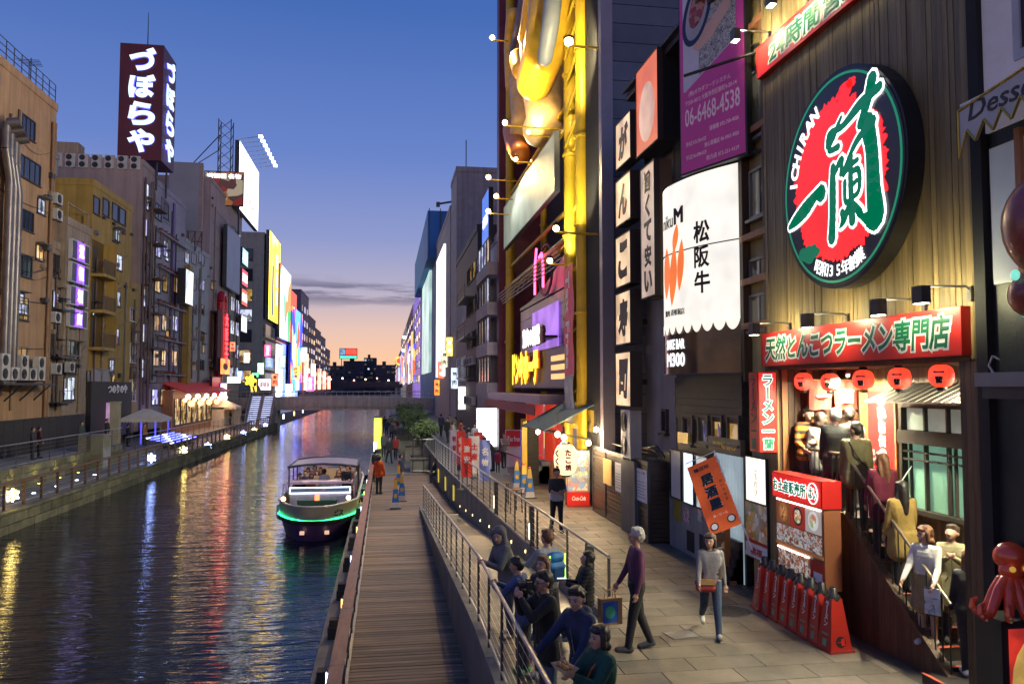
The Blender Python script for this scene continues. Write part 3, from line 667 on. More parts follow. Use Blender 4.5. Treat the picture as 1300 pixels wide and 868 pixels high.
# lanterns
lan = glow('lantern_red', (1, .05, .02), 1.7, .25, 6); lank = mat('lantern_cap', (.015, .012, .012), .5)
def lantern(label, loc, r, rz, m=lan, text='一蘭', group='red lanterns under the banner', h=.95, face=0):
    t = thing('paper_lantern', label, 'lantern', loc, rz, group)
    prof = []
    for j in range(17):
        a = -math.pi / 2 + math.pi * j / 16; rr_ = r * max(.38, math.cos(a) ** .6 if math.cos(a) > 0 else .38); prof.append((rr_ * (1 + (.012 if j % 2 else -.006)), r * h * math.sin(a)))
    G().lathe(prof, 20).build('shade', m, t)
    G().lathe([(r * .4, r * h), (r * .42, r * h + .03), (r * .3, r * h + .05)], 14).lathe([(r * .3, -r * h - .05), (r * .42, -r * h - .03), (r * .4, -r * h)], 14).build('cap', lank, t)
    G().tube([(0, 0, r * h + .04), (.01, 0, r * h + .14), (0, 0, r * h + .2)], .006, 4).build('cord', lank, t)
    if text:
        def wrap(p, r=r): a = p[0] / r + R(42) + face; q = r * 1.02 + (-p[1]); zz = p[2]; k = math.sqrt(max(.05, 1 - (zz / (r * h)) ** 2)) ** .6; return (q * k * math.sin(a), -q * k * math.cos(a), zz)
        lettering(t, text, -r * .4, r * .4, -r * .66, r * .66, lank, 0, .03, .003, vertical=True, outline=g_white, ob=.08, curve=wrap)
    return t
for i, (px, py, X) in enumerate(((1020, 484, 7.05), (1054, 485, 7.35), (1096, 482, 7.05), (1142, 480, 7.05), (1195, 477, 7.05))):
    p = onX(px, py, X); lantern(f'red paper lantern under the long banner, {ORD[i]} from the red vertical sign', p, .152, FI.rz)
def tube_light(label, p, ln, rz, power):
    t = thing('tube_light', label, 'tube light', p, rz, 'tube lights under the banner')
    G().box(-ln / 2, ln / 2, -.03, .03, .02, .06).build('fitting', white, t); G().cyl((-ln / 2 + .02, 0, 0), (ln / 2 - .02, 0, 0), .017, n=8).build('tube', glow('tube_white', (.95, 1, .92), 9, 0), t)
    ld = bpy.data.lights.new('tube', 'AREA'); ld.shape = 'RECTANGLE'; ld.size = ln; ld.size_y = .04; ld.energy = power; ld.color = (1, .92, .62); lo = bpy.data.objects.new('bulb', ld); col.objects.link(lo); lo.parent = t; lo.location = (0, 0, -.03)
tube_light('white tube light above the stair landing', (7.5, 12.2, 3.98), .9, R(60), 420); tube_light('white tube light over the foot of the stairs', (7.75, 9.3, 3.95), .9, R(60), 460)
# noren curtain
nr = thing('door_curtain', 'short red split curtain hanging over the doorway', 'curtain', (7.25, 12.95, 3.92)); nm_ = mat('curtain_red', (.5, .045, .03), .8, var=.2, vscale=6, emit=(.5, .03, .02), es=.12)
for k in range(2):
    grid = []
    for j in range(7): grid.append([(k * .44 + .01 + i * .052 + .05 * (j / 6) * (k - .5), .03 * math.sin(i * 1.5 + j * .5), -j * .085 - .012 * math.sin(i * .8)) for i in range(9)])
    pnl = G().sheet(grid).build('cloth_panel', nm_, nr)
    lettering(pnl, '一' if k == 0 else '蘭', k * .44 + .1, k * .44 + .36, -.42, -.14, g_white, -.045, .04, .003, vertical=True)
G().cyl((-.05, 0, .0), (.95, 0, .0), .016).build('pole', wood_m, nr)
# tall red board in the stairway
p = Vector(FI.root()); t = thing('red_board', 'tall red board of white brush writing beside the green window', 'sign', (8.2, 12.72, 2.02), FI.rz); Hb = 1.72
G().box(0, .74, -.03, 0, 0, Hb).build('panel', glow('board_red', (.8, .03, .02), .28, .1, 2, base=(.6, .02, .02)), t); G().ring(-.03, .77, -.03, Hb + .03, .03, -.04, .005).build('frame', wood_m, t)
lettering(t, '赤い秘伝のたれ', .28, .52, .1, Hb - .05, g_white, -.031, .05, .003, vertical=True, warp=.03); lettering(t, '昭和三五年', .08, .17, .05, .75, g_white, -.031, .02, .003, vertical=True)
# vertical projecting sign
p0 = onX(962, 472, 6.40); zt = p0.z; zb = onX(962, 574, 6.40).z; Y = p0.y
t = thing('projecting_sign', 'narrow upright red lightbox sign with ramen lettering fixed to the corner', 'sign', (6.40, Y, zb)); H_ = zt - zb
G().box(0, .34, 0, .34, 0, H_).build('casing', mat('sign_casing_red', (.25, .012, .012), .4), t)
f_ = G().box(.012, .328, -.012, -.001, .012, H_ - .012).build('lit_face', redlit, t); lettering(f_, 'ラーメン一蘭', .06, .28, .04, H_ - .04, greenlit, -.013, .03, .003, vertical=True, outline=g_whitelit, ob=.085)
t2 = G().box(-.012, -.001, .012, .328, .012, H_ - .012).build('side_face', mat('sign_dim_red', (.3, .012, .012), .4, emit=(.4, .01, .01), es=.15), t)
s_ = lettering(t2, 'ラーメン一蘭', .06, .28, .04, H_ - .04, black, 0, .03, .003, vertical=True); s_.rotation_euler[2] = -math.pi / 2; s_.location = (-.013, .34, 0)
G().box(.34, .42, .1, .2, .3, .36).box(.34, .42, .1, .2, H_ - .36, H_ - .3).build('bracket', black, t)
# souvenir display box
r_ = FI.rect(982, 598, 722, 1043, .2); t = thing('souvenir_box', 'red and orange display box with lit food photos', 'display', (6.94, 13.6 - r_[0], r_[2]), FI.rz); W_, H_ = r_[1] - r_[0], r_[3] - r_[2]
H_ = max(H_, 1.6)
G().box(0, W_, -.30, -.02, 0, H_ - .42).build('cabinet', mat('cabinet_brown', (.28, .10, .045), .5, var=.15), t)
hd = G().box(-.02, W_ + .03, -.34, -.02, H_ - .42, H_).build('header', red, t)
G().box(.01, W_, -.352, -.341, H_ - .4, H_ - .02).build('header_face', redlit, hd)
lettering(hd, 'お土産販売所', .05, W_ * .73, H_ - .32, H_ - .1, greenlit, -.353, .04, .003, outline=g_whitelit, ob=.1)
lettering(hd, 'はい', W_ * .77, W_ * .95, H_ - .3, H_ - .12, greenlit, -.353, .04, .003, outline=g_whitelit, ob=.1)
g = G()
for i in range(24):
    a, b = 2 * math.pi * i / 24, 2 * math.pi * (i + 1) / 24; g.cyl((W_ * .86 + .15 * math.cos(a), -.36, H_ - .21 + .16 * math.sin(a)), (W_ * .86 + .15 * math.cos(b), -.36, H_ - .21 + .16 * math.sin(b)), .009, n=4)
g.build('ring_mark', g_whitelit, hd)
pw2, ph2 = (W_ - .12) / 3, .38
foods = [[(.25, .08, .03), (.5, .2, .05), (.6, .35, .12), (.12, .03, .02)], [(.55, .35, .12), (.6, .5, .3), (.2, .3, .06), (.5, .15, .06), (.7, .65, .5)], [(.7, .68, .6), (.5, .2, .15), (.3, .4, .12), (.65, .4, .3)]]
for i in range(3):
    xa = .06 + i * pw2
    q = G().box(xa, xa + pw2 - .01, -.312, -.301, H_ - .84, H_ - .46).build('food_photo', mat(f'photo_back{i}', ((.18, .05, .02), (.35, .03, .02), (.45, .4, .35))[i], .4, emit=((.25, .08, .03), (.4, .03, .02), (.5, .45, .4))[i], es=.5), t)
    g = G().lathe([(.12, 0), (.16, .015), (.165, .02)], 20, (0, 0, 0)); 
    pl = [(xa + pw2 / 2 + .155 * math.cos(k / 24 * 6.283), H_ - .65 + .15 * math.sin(k / 24 * 6.283)) for k in range(24)]; G().poly(pl, -.315, -.3125).build('printed_bowl', mat(f'bowl{i}', ((.3, .12, .04), (.02, .02, .02), (.75, .72, .68))[i], .4, emit=((.4, .15, .05), (.02, .02, .02), (.8, .8, .75))[i], es=.5), q)
    pl = [(xa + pw2 / 2 + .115 * math.cos(k / 24 * 6.283), H_ - .65 + .11 * math.sin(k / 24 * 6.283)) for k in range(24)]; G().poly(pl, -.318, -.3155).build('printed_food', picmat(f'food_print{i}', foods[i], 14, .7), q)
    G().box(xa, xa + pw2 - .01, -.312, -.301, H_ - 1.14, H_ - .86).build('menu_photo', picmat('menu_print', [(.6, .58, .55), (.65, .6, .5), (.4, .12, .06), (.5, .45, .4), (.12, .05, .03)], 24, .4), t)
G().box(.02, W_ - .02, -.318, -.302, H_ - 1.2, H_ - 1.15).box(.02, W_ - .02, -.318, -.302, H_ - .455, H_ - .425).build('rail', mat('cabinet_orange', (.5, .2, .07), .45, emit=(.6, .25, .08), es=.15), t)
G().box(.1, W_ * .72, -.312, -.301, .1, H_ - 1.25).build('goods_window', picmat('goods_print', [(.55, .45, .35), (.25, .08, .05), (.6, .55, .5), (.15, .06, .04), (.4, .2, .12)], 22, .5), t)
G().box(W_ * .76, W_ - .02, -.312, -.301, .06, H_ - 1.25).build('red_panel', red, t); G().box(W_ * .8, W_ - .06, -.316, -.3125, .1, .25).build('notice', white, t)
G().box(.1, W_ - .05, -.33, -.31, H_ - .46, H_ - .44).build('strip_lamp', glow('strip_white', (1, .92, .8), 8, 0), t); G().box(.1, W_ * .72, -.33, -.31, H_ - 1.25, H_ - 1.235).build('strip_lamp', MATS['strip_white'], t)
G().box(.02, .1, -.28, -.04, -r_[2], 0).box(W_ - .1, W_ - .02, -.28, -.04, -r_[2], 0).build('leg', blackmat, t)
# eight red sign cones
conem = mat('cone_red', (.48, .03, .02), .4, var=.12, piece=.12); coneg = mat('cone_green', (.1, .3, .2), .5, var=.1)
def cone_sign():
    t = thing('sign_cone', '', 'cone'); b0, b1, h = .17, .085, .74
    G().box(-.2, .2, -.2, .2, 0, .035).build('base', mat('cone_base', (.3, .03, .025), .6), t)
    G().add([(-b0, -b0, .035), (b0, -b0, .035), (b0, b0, .035), (-b0, b0, .035), (-b1, -b1, h), (b1, -b1, h), (b1, b1, h), (-b1, b1, h)], [(0, 1, 5, 4), (1, 2, 6, 5), (2, 3, 7, 6), (3, 0, 4, 7), (4, 5, 6, 7)]).build('body', conem, t)
    G().lathe([(.095, h - .03), (.1, h + .02), (.06, h + .06), (.055, h + .14), (.03, h + .15)], 12).build('cap', black, t)
    def slant(p): k = (p[2] - .035) / (h - .035); return (-(b0 + (b1 - b0) * k) + p[1], -p[0], p[2])
    lettering(t, 'ラーメン', -.06, .06, .34, .70, g_white, -.001, .03, .003, vertical=True, curve=slant)
    lettering(t, '一蘭', -.07, .07, .06, .30, coneg, -.001, .04, .003, vertical=True, curve=slant)
    def slantf(p): k = (p[2] - .035) / (h - .035); return (p[0], -(b0 + (b1 - b0) * k) + p[1], p[2])
    g = G().poly([(.08 * math.cos(k / 18 * 6.283), .15 + .08 * math.sin(k / 18 * 6.283)) for k in range(18)], -.002, -.001); g.v = [slantf(v) for v in g.v]; g.build('emblem', black, t)
    lettering(t, '一蘭', -.06, .06, .1, .2, redsign, -.004, .05, .003, curve=slantf)
    return t
c0 = cone_sign()
for i in range(8):
    c = c0 if i == 0 else copy_tree(c0); k = i / 7; c.location = (6.45, 13.15 - 2.15 * k, .009); c.rotation_euler[2] = R(random.uniform(-5, 5) + (8 if i == 7 else -6))
    tag(c, f'red square cone with black top, {ORD[i]} in the row from the menu poster', 'cone', 'red cones under the souvenir box')
# menu lightbox and food poster on the corner pillar
r_ = FI.rect(946, 578, 634, 972, .06); b_, W_, H_, y_ = board('bright white lightbox with faint pink writing beside the entrance', FI, r_, glow('lightbox_cream', (1, .97, .8), 1.3, .06), steel_d, 'menu_lightbox', d=.06, t=.015)
lettering(b_, 'こもれび', W_ * .35, W_ * .65, H_ * .15, H_ * .85, mat('faint_pink', (.6, .3, .3), .5), y_, .0, .002, vertical=True)
r_ = FI.rect(945, 634, 703, 974, .05); b_, W_, H_, y_ = board('menu poster of small dishes under the cream lightbox', FI, r_, picmat('dish_print', [(.32, .3, .28), (.5, .35, .12), (.4, .15, .05), (.25, .22, .2), (.2, .25, .08), (.55, .5, .42)], 9, .12), steel_d, 'food_poster', d=.05, t=.012)
G().box(.02, W_ - .02, y_ - .004, y_ - .001, .02, H_ * .26).build('white_band', white, b_); G().box(.02, W_ - .02, y_ - .004, y_ - .001, H_ * .27, H_ * .33).build('red_band', red, b_); lettering(b_, '桃福', W_ * .25, W_ * .75, H_ * .06, H_ * .2, red, y_ - .005, .03, .002)
for k in range(6):
    cx_, cz_ = W_ * (.22 + .28 * (k % 3)), H_ * (.48 + .3 * (k // 3)); G().poly([(cx_ + .05 * math.cos(q / 14 * 6.283), cz_ + .045 * math.sin(q / 14 * 6.283)) for q in range(14)], y_ - .003, y_ - .001).build('printed_plate', picmat(f'plate{k % 3}', [(.7, .68, .64), (.5, .3, .08), (.45, .12, .05), (.7, .68, .64)], 22, .1), b_)
# corner pillar between ramen house and bar
# ================================================================== bar building next door
FB = Fac('R', 6.85, 20.6); BW = 7.0
corr = mat('corrugated_grey', (.27, .26, .26), .55, .2, var=.15, streak=.15); blackwood = mat('black_wood', (.03, .026, .024), .6, var=.3, stretch=(1, 1, 6))
yellowwall = mat('ochre_wall', (.32, .26, .11), .8, var=.2, streak=.2)
bar = thing('bar_building', 'narrow dark bar building with corrugated siding and timber upper frame', 'building', FB.root(), FB.rz)
G().box(0, BW, .3, 9, 0, 11.6).build('wall', concrete_d, bar)
# corrugated siding at the far end
g = G(); n = 36; gx1 = FB.pt(858, 500)[0]
for i in range(n): x = gx1 * i / n; g.add([(x, .0, 2.2), (x + gx1 / n * .5, .06, 2.2), (x + gx1 / n, .0, 2.2), (x, .0, 11.0), (x + gx1 / n * .5, .06, 11.0), (x + gx1 / n, .0, 11.0)], [(0, 1, 4, 3), (1, 2, 5, 4)])
g.box(0, gx1, .06, .3, 2.2, 11.0); g.build('corrugated_siding', corr, bar)
wx = FB.rect(843, 519, 549, 849); window(bar, *wx, W_dark, frame_d, 1, y=0)
# dark timber front with small windows
x0, z1 = FB.pt(858, 476); x1 = FB.pt(943, 476)[0]; zb = FB.pt(900, 552)[1]
G().box(x0, x1, .02, .3, 0, 8.4).build('timber_front', blackwood, bar)
for i in range(6): G().box(x0, x1, -.03 + .006 * (i % 2), .02, z1 - .06 - i * .16 - .15, z1 - .06 - i * .16).build('plank', blackwood, bar)
for a, b, pm in ((869, 882, W_dark), (889, 902, W_dim), (907, 920, W_gold), (926, 942, W_gold)):
    r_ = FB.rect(a, 526, 562, b); window(bar, r_[0], r_[1], r_[2], r_[3], pm, frame_d, 1, y=.01)
# ochre gap with outside timber stair frame
gx0, gx1b = FB.pt(943, 300)[0], 7.0
G().box(gx0, gx1b, .12, .31, 0, 12.4).build('ochre_wall', yellowwall, bar)
for zz in (4.9, 5.75, 6.6, 8.6, 10.6): G().box(gx0, gx1b, -.06, .1, zz, zz + .12).build('timber_beam', wood_m, bar)
for xx in (gx0 + .02, gx1b - .1): G().box(xx, xx + .07, -.05, .11, 3.9, 12.0).build('timber_post', wood_d, bar)
for py0, py1 in ((218, 280), (95, 180), (330, 355), (375, 420)):
    r_ = FB.rect(948, py0, py1, 972); window(bar, r_[0], r_[1], r_[2], r_[3], W_dim, frame_a, 2, y=.12)
G().box(0, gx0, -.5, .3, 11.5, 11.66).add([(0, -.62, 11.66), (gx0, -.62, 11.66), (gx0, .5, 12.3), (0, .5, 12.3), (0, -.62, 11.74), (gx0, -.62, 11.74), (gx0, .5, 12.38), (0, .5, 12.38)], [(0, 3, 2, 1), (4, 5, 6, 7), (0, 1, 5, 4), (3, 0, 4, 7)]).build('eave', mat('roof_brown', (.06, .05, .045), .6), bar)
# street level: panels, lit cases, stair entrance
z0 = 0
lowp = mat('grey_panel', (.24, .25, .26), .5, .2, var=.15, streak=.2)
xa, xb = FB.pt(852, 660)[0], FB.pt(902, 660)[0]; zt = FB.pt(870, 630)[1]
for i in range(7): piece('wall_panel', round((xb - xa) / 7 - .008, 3), .06, round(zt, 2), lowp, bar, (xa + (i + .5) * (xb - xa) / 7, -.01, 0))
for a, b, yt, yb, m in ((853, 866, 571, 629, offwhite), (869, 882, 574, 636, glow('case_blue_white', (.72, .88, 1), 1.3, .1)), (885, 900, 578, 642, glow('case_grey', (.75, .8, .78), .5, .5, 5))):
    r_ = FB.rect(a, yt, yb, b, .05); G().ring(r_[0] - .03, r_[1] + .03, r_[2] - .03, r_[3] + .03, .03, -.1, .0).build('case_frame', black, bar); G().box(r_[0], r_[1], -.07, -.02, r_[2], r_[3]).build('poster_case', m, bar)
    if a == 885: lettering(bar, '居酒屋', r_[0] + .06, r_[1] - .06, r_[2] + .1, r_[2] + .75, black, -.071, .03, .003, vertical=True)
r_ = FB.rect(862, 548, 561, 875, .04); G().box(r_[0], r_[1], -.08, .0, r_[2], r_[3]).build('brass_plate', mat('brass_plate', (.4, .3, .05), .4, .4), bar)
r_ = FB.rect(902, 553, 571, 943, .05); q = G().box(r_[0], r_[1], -.1, .0, r_[2], r_[3]).build('name_board', mat('board_brown_grey', (.10, .085, .08), .5), bar); lettering(q, '串酒場 酔心', r_[0] + .25, r_[1] - .2, r_[2] + .08, r_[3] - .08, gold, -.101, .03, .006)
r_ = FB.rect(908, 574, 690, 943)
G().box(r_[0], r_[1], .0, .29, 0, r_[3]).build('entrance_recess', glow('entrance_glow', (.55, .75, .82), .35, .3, 1, base=(.4, .45, .47)), bar)
for i in range(5): G().box(r_[0] + .02, r_[1] - .02, -.32 + i * .06, .0, 0, .16 * (i + 1)).build('step', steel_d, bar)
for k in range(9): x = r_[0] + (r_[1] - r_[0]) * k / 9; G().box(x, x + .015, -.012, -.001, .9, r_[3]).build('corrugation', MATS['entrance_glow'], bar)
for a, b, yt, yb, m in ((855, 865, 633, 658, mat('pane_gold', (.3, .24, .04), .3)), (868, 875, 643, 660, picmat('bill_pink', [(.6, .2, .3), (.7, .6, .6), (.2, .1, .1)], 25)), (886, 891, 641, 660, picmat('bill_grey', [(.6, .6, .58), (.2, .2, .2), (.65, .62, .6)], 25)), (872, 881, 672, 697, blackmat), (888, 897, 677, 703, blackmat)):
    r_ = FB.rect(a, yt, yb, b, .05); G().box(r_[0], r_[1], -.055, -.045, r_[2], r_[3]).build('notice' if m not in (blackmat,) else 'vent', m, bar)
# white drum-shaped sign
ds = thing('drum_sign', 'bulging white illuminated sign with orange flame and black characters', 'sign', (6.18, 17.3, 5.12), R(-78))
DW, DS, DH = 2.76, .28, 3.05
def bulge(x): k = x / DW * 2 - 1; return -DS * max(0, 1 - abs(k) ** (3 if k < 0 else 1.8)) if abs(k) < 1 else 0
drumw = glow('drum_white', (1, .95, .84), .95, .1, 1.5, base=(.4, .4, .38))
grid = [[(DW * i / 30, bulge(DW * i / 30), DH * j / 4 + .12 * (0 if j else 0)) for i in range(31)] for j in range(5)]
G().sheet(grid).build('lit_skin', drumw, ds)
G().sheet([[(DW * i / 30, bulge(DW * i / 30) * .98 + .03, z) for i in range(31)] for z in (DH, DH + .05)]).build('top_rim', steel_d, ds)
G().add([(DW * i / 30, bulge(DW * i / 30), DH) for i in range(31)], [tuple(range(31))]).build('top_cap', offwhite, ds)
n = 9
g = G()
for k in range(n):
    for i in range(8):
        a, b = i / 8, (i + 1) / 8; xa, xb = DW * (k + a) / n, DW * (k + b) / n; da, db = -.17 * math.sin(math.pi * a) ** .7, -.17 * math.sin(math.pi * b) ** .7
        g.add([(xa, bulge(xa) - .012, da - .03), (xb, bulge(xb) - .012, db - .03), (xb, bulge(xb) - .012, .02), (xa, bulge(xa) - .012, .02)], [(0, 1, 2, 3)])
g.build('scalloped_hem', glow('hem_white', (1, .9, .75), 1.0, 0), ds)
def drum(p): return (p[0], bulge(p[0]) + p[1], p[2])
dk = mat('letter_brown', (.05, .02, .012), .5); org = glow('flame_orange', (1, .2, .025), .9, .1)
lettering(ds, '松阪牛', 1.52, 2.22, .55, 2.1, dk, -.02, .03, .005, vertical=True, curve=drum)
lettering(ds, 'niku', .3, .86, 2.12, 2.42, dk, -.02, .01, .005, curve=drum); lettering(ds, 'M', .92, 1.3, 2.14, 2.5, dk, -.03, .05, .005, curve=drum)
lettering(ds, '焼肉 道頓堀店', .4, 1.3, .2, .34, dk, -.02, .01, .005, curve=drum)
def leafp(cx_, cz_, w_, h_, lean):
    L_ = [(cx_ + lean * (t_ - .5) - w_ * math.sin(math.pi * t_) ** .8, cz_ + h_ * (t_ - .5)) for t_ in [i / 14 for i in range(15)]]; R_ = [(cx_ + lean * (t_ - .5) + w_ * math.sin(math.pi * t_) ** .8, cz_ + h_ * (t_ - .5)) for t_ in [i / 14 for i in range(14, -1, -1)]]
    return L_, R_[::-1]
for q in ((.5, 1.15, .2, 1.15, .05), (.84, 1.05, .17, 1.3, .14), (1.16, 1.25, .13, 1.1, .12), (.96, 1.85, .12, .6, .14)):
    a, b = leafp(*q); g = G().sheet([[drum((x, -.022, z)) for x, z in a], [drum((x, -.022, z)) for x, z in b]]); g.build('flame_mark', org, ds)
g = G()
for z in (1.72, 1.74): g.tube([drum((DW * i / 24, -.01, 1.55)) for i in range(25)], .014, 4)
g.build('seam', steel_d, ds)
# dark bar sign below
m3 = thing('bar_sign', 'dark glossy curved sign with white sake bar lettering under the white drum', 'sign', (6.18, 17.3, 4.08), R(-78))
G().sheet([[(DW * i / 30, bulge(DW * i / 30) * .95, z) for i in range(31)] for z in (0, .5, .93)]).build('dark_skin', mat('tinted_acrylic', (.02, .018, .02), .12, var=.3, vscale=1.3, emit=(.25, .12, .05), es=.05, evar=.9, evs=1.6), m3)
def drum2(p): return (p[0], bulge(p[0]) * .95 + p[1], p[2])
lettering(m3, 'SAKE BAR', .42, 1.25, .52, .74, g_whitelit, -.012, .03, .004, curve=drum2); lettering(m3, 'M300', .42, 1.25, .15, .45, g_whitelit, -.012, .03, .004, curve=drum2)
G().sheet([[(DW * i / 30, bulge(DW * i / 30) * .95 - .02, z) for i in range(31)] for z in (-.03, .0)]).build('lower_rim', steel_d, m3)
# pink poster board turned towards the bridge
pa = Vector((6.72, 14.1)); dirv = Vector((math.sin(R(-20)), math.cos(R(-20)))); PWd = 1.9
pl = pa + dirv * PWd; zb = 8.2
pk = thing('poster_board', 'tall magenta advertising board with phone number and a hand holding a dish', 'poster', (pl.x, pl.y, zb), math.atan2(-dirv.y, -dirv.x)); PH = 5.4
mag = mat('poster_magenta', (.36, .035, .20), .4, var=.12, emit=(.4, .03, .2), es=.18); 
G().box(0, PWd, 0, .14, 0, PH).build('backing', black, pk); fc = G().box(.04, PWd - .04, -.012, -.001, .04, PH - .04).build('print', mag, pk)
mauve = mat('poster_mauve', (.42, .38, .46), .4, emit=(.4, .36, .45), es=.12); G().poly([(.14, 1.75), (.18, 1.72), (1.66, 2.35), (1.66, PH - .1), (.14, PH - .1)], -.016, -.013).build('picture_ground', mauve, fc)
dress = picmat('speckled_dress', [(.5, .48, .45), (.06, .05, .05), (.4, .36, .32), (.12, .1, .1), (.55, .5, .48)], 42, .06); skin_p = mat('printed_skin', (.5, .3, .24), .5, emit=(.5, .3, .24), es=.1)
G().poly([(.62, 1.95), (1.66, 2.37), (1.66, PH - .1), (.95, PH - .1), (.78, 4.3), (.62, 3.6)], -.019, -.0165).build('printed_dress', dress, fc)
G().poly([(.45, 2.55), (.62, 2.45), (1.0, 2.6), (1.5, 3.0), (1.62, 3.3), (1.4, 3.25), (.95, 2.95), (.6, 2.9)], -.022, -.0195).build('printed_arm', skin_p, fc)
def ell(cx_, cz_, rx, rz_, t_=0, n_=28): return [(cx_ + rx * math.cos(a) * math.cos(t_) - rz_ * math.sin(a) * math.sin(t_), cz_ + rx * math.cos(a) * math.sin(t_) + rz_ * math.sin(a) * math.cos(t_)) for a in [6.283 * i / n_ for i in range(n_)]]
G().poly(ell(.58, 3.3, .40, .70, -.35), -.024, -.0225).build('printed_plate', mat('plate_navy', (.012, .015, .05), .3), fc); G().poly(ell(.58, 3.28, .30, .56, -.35), -.026, -.0245).build('printed_plate', mat('plate_pale', (.5, .46, .44), .4), fc); G().poly(ell(.6, 3.38, .23, .42, -.35), -.028, -.0265).build('printed_meat', picmat('meat_print', [(.25, .03, .03), (.35, .06, .05), (.15, .02, .02), (.4, .18, .12)], 9, .06), fc)
G().tube([(.28, -.02, 4.9), (.5, -.02, 4.4), (.68, -.02, 5.0), (.28, -.02, 4.9)], .012, 4).build('printed_mark', mag, fc); lettering(fc, 'M', .34, .62, 4.6, 4.85, mag, -.017, .02, .002)
pal = mat('poster_pale', (.62, .45, .55), .5, emit=(.6, .42, .52), es=.15)
def skewl(s, x0, x1, z0, z1, k=.10, **kw): lettering(fc, s, x0, x1, z0, z1, pal, -.0135, kw.pop('bold', .0), .002, **kw)
skewl('06-6468-4538', .18, 1.74, .98, 1.36, bold=.01); skewl('(株)オカダフードシステム', .3, 1.5, 1.58, 1.7); skewl('〒550-0013 大阪市西区新町4-20-14', .2, 1.66, 1.42, 1.53)
for z, a, b, s in ((.72, .9, 1.7, '道頓堀 072-750-4026'), (.56, .2, .8, '茨木店 072-750-4125'), (.42, .75, 1.7, '東心斎橋店 06-4965-4026'), (.28, .2, .8, '守口店 06-6998-4129'), (.14, .8, 1.7, '枚方店 072-251-4129')): skewl(s, a, b, z, z + .1)
for zz in (.05, 2.1, 4.3): G().cyl((PWd - .1, .1, zz), (PWd + .35, .25, zz), .03).build('bracket', black, pk)
# lamp arm over the poster
x = thing('poster_lamp', 'slim lamp on a black arm reaching across the magenta poster', 'lamp', (6.85, 13.75, 10.05)); G().cyl((0, 0, 0), (-1.3, .55, -.35), .03).build('arm', black, x); G().cyl((-.05, -.3, .0), (-.1, -.55, -.05), .05, .06).build('lamp_head', steel, x); G().cyl((-.1, -.551, -.05), (-.1, -.565, -.052), .05).build('lens', spotglow, x)
# ------------------------------------------------------------------ sushi signs
FS = Fac('R', 6.2, 21.1)
sgl = glow('lightbox_warm', (1, .68, .38), .8, .4, 1.6); frm = mat('sign_brown', (.05, .035, .028), .5)
rows = [(784, 160, 218, 'が'), (784, 232, 290, 'ん'), (784, 303, 367, 'こ'), (784, 374, 439, '寿'), (784, 448, 515, '司')]
for i, (px, yt, yb, ch) in enumerate(rows):
    r_ = FS.rect(px, yt, yb, 803); b_, W_, H_, y_ = board(f'square warm lightbox with one black brush character, {ORD[i]} from the top of the column', FS, r_, sgl, frm, 'character_lightbox', d=.16, t=.03, off=-.1, group='sushi sign column')
    lettering(b_, ch, W_ * .2, W_ * .8, H_ * .13, H_ * .87, black, y_, .06, .004, warp=.06, shear=.1)
    G().box(0, W_, 0, .16, 0, H_).build('casing', frm, b_); G().box(W_ * .3, W_ * .4, .16, .7, H_ * .4, H_ * .5).build('bracket', black, b_)
r_ = FS.rect(815, 216, 381, 833); b_, W_, H_, y_ = board('upright beige lightbox with five black characters beside the square sign column', FS, r_, glow('lightbox_beige', (.85, .62, .46), .45, .4, 1.3), frm, 'upright_lightbox', d=.14, t=.03, off=-.1)
lettering(b_, '旨くて安い', W_ * .22, W_ * .78, .1, H_ - .1, black, y_, .05, .004, vertical=True); G().box(0, W_, 0, .3, 0, H_).build('casing', mat('sign_bronze', (.16, .10, .06), .5, .3), b_)
G().box(0, W_, .3, .75, H_ * .7, H_ * .75).box(0, W_, .3, .75, H_ * .2, H_ * .25).build('bracket', black, b_)
r_ = FS.rect(809, 93, 202, 837); b_, W_, H_, y_ = board('tall orange lightbox high above the beige characters sign', FS, r_, glow('lightbox_orange', (1, .20, .05), .7, .25, 1), frm, 'orange_lightbox', d=.14, t=.03, off=-.1)
G().poly(ell(W_ / 2, H_ * .42, W_ * .36, H_ * .33), y_ - .004, y_ - .001).build('pale_oval', glow('oval_cream', (1, .6, .4), .6, .3), b_); G().box(0, W_, 0, .4, 0, H_).build('casing', black, b_); G().box(0, W_, .4, .75, H_ * .7, H_ * .75).build('bracket', black, b_)
# grey panelled tower behind
gp = mat('grey_cladding', (.13, .135, .15), .35, .35, var=.12, piece=.12)
FG = Fac('F', 23.4, 6.52); gt = thing('grey_tower', 'tall grey tower clad in wide dark panels behind the sushi signs', 'building', FG.root(), 0)
G().box(.02, 9, .04, 2.4, 0, 24).build('wall', blackmat, gt)
z = 0
while z < 24:
    piece('panel', 2.18, .05, .58, gp, gt, (1.35, .015, z), bev=0); piece('panel', 2.18, .05, .58, gp, gt, (3.55, .015, z)); z += .6
G().box(-.12, .24, -.12, .2, 0, 24).build('corner_pilaster', mat('pilaster_mauve', (.30, .27, .30), .4, .2, var=.1), gt)
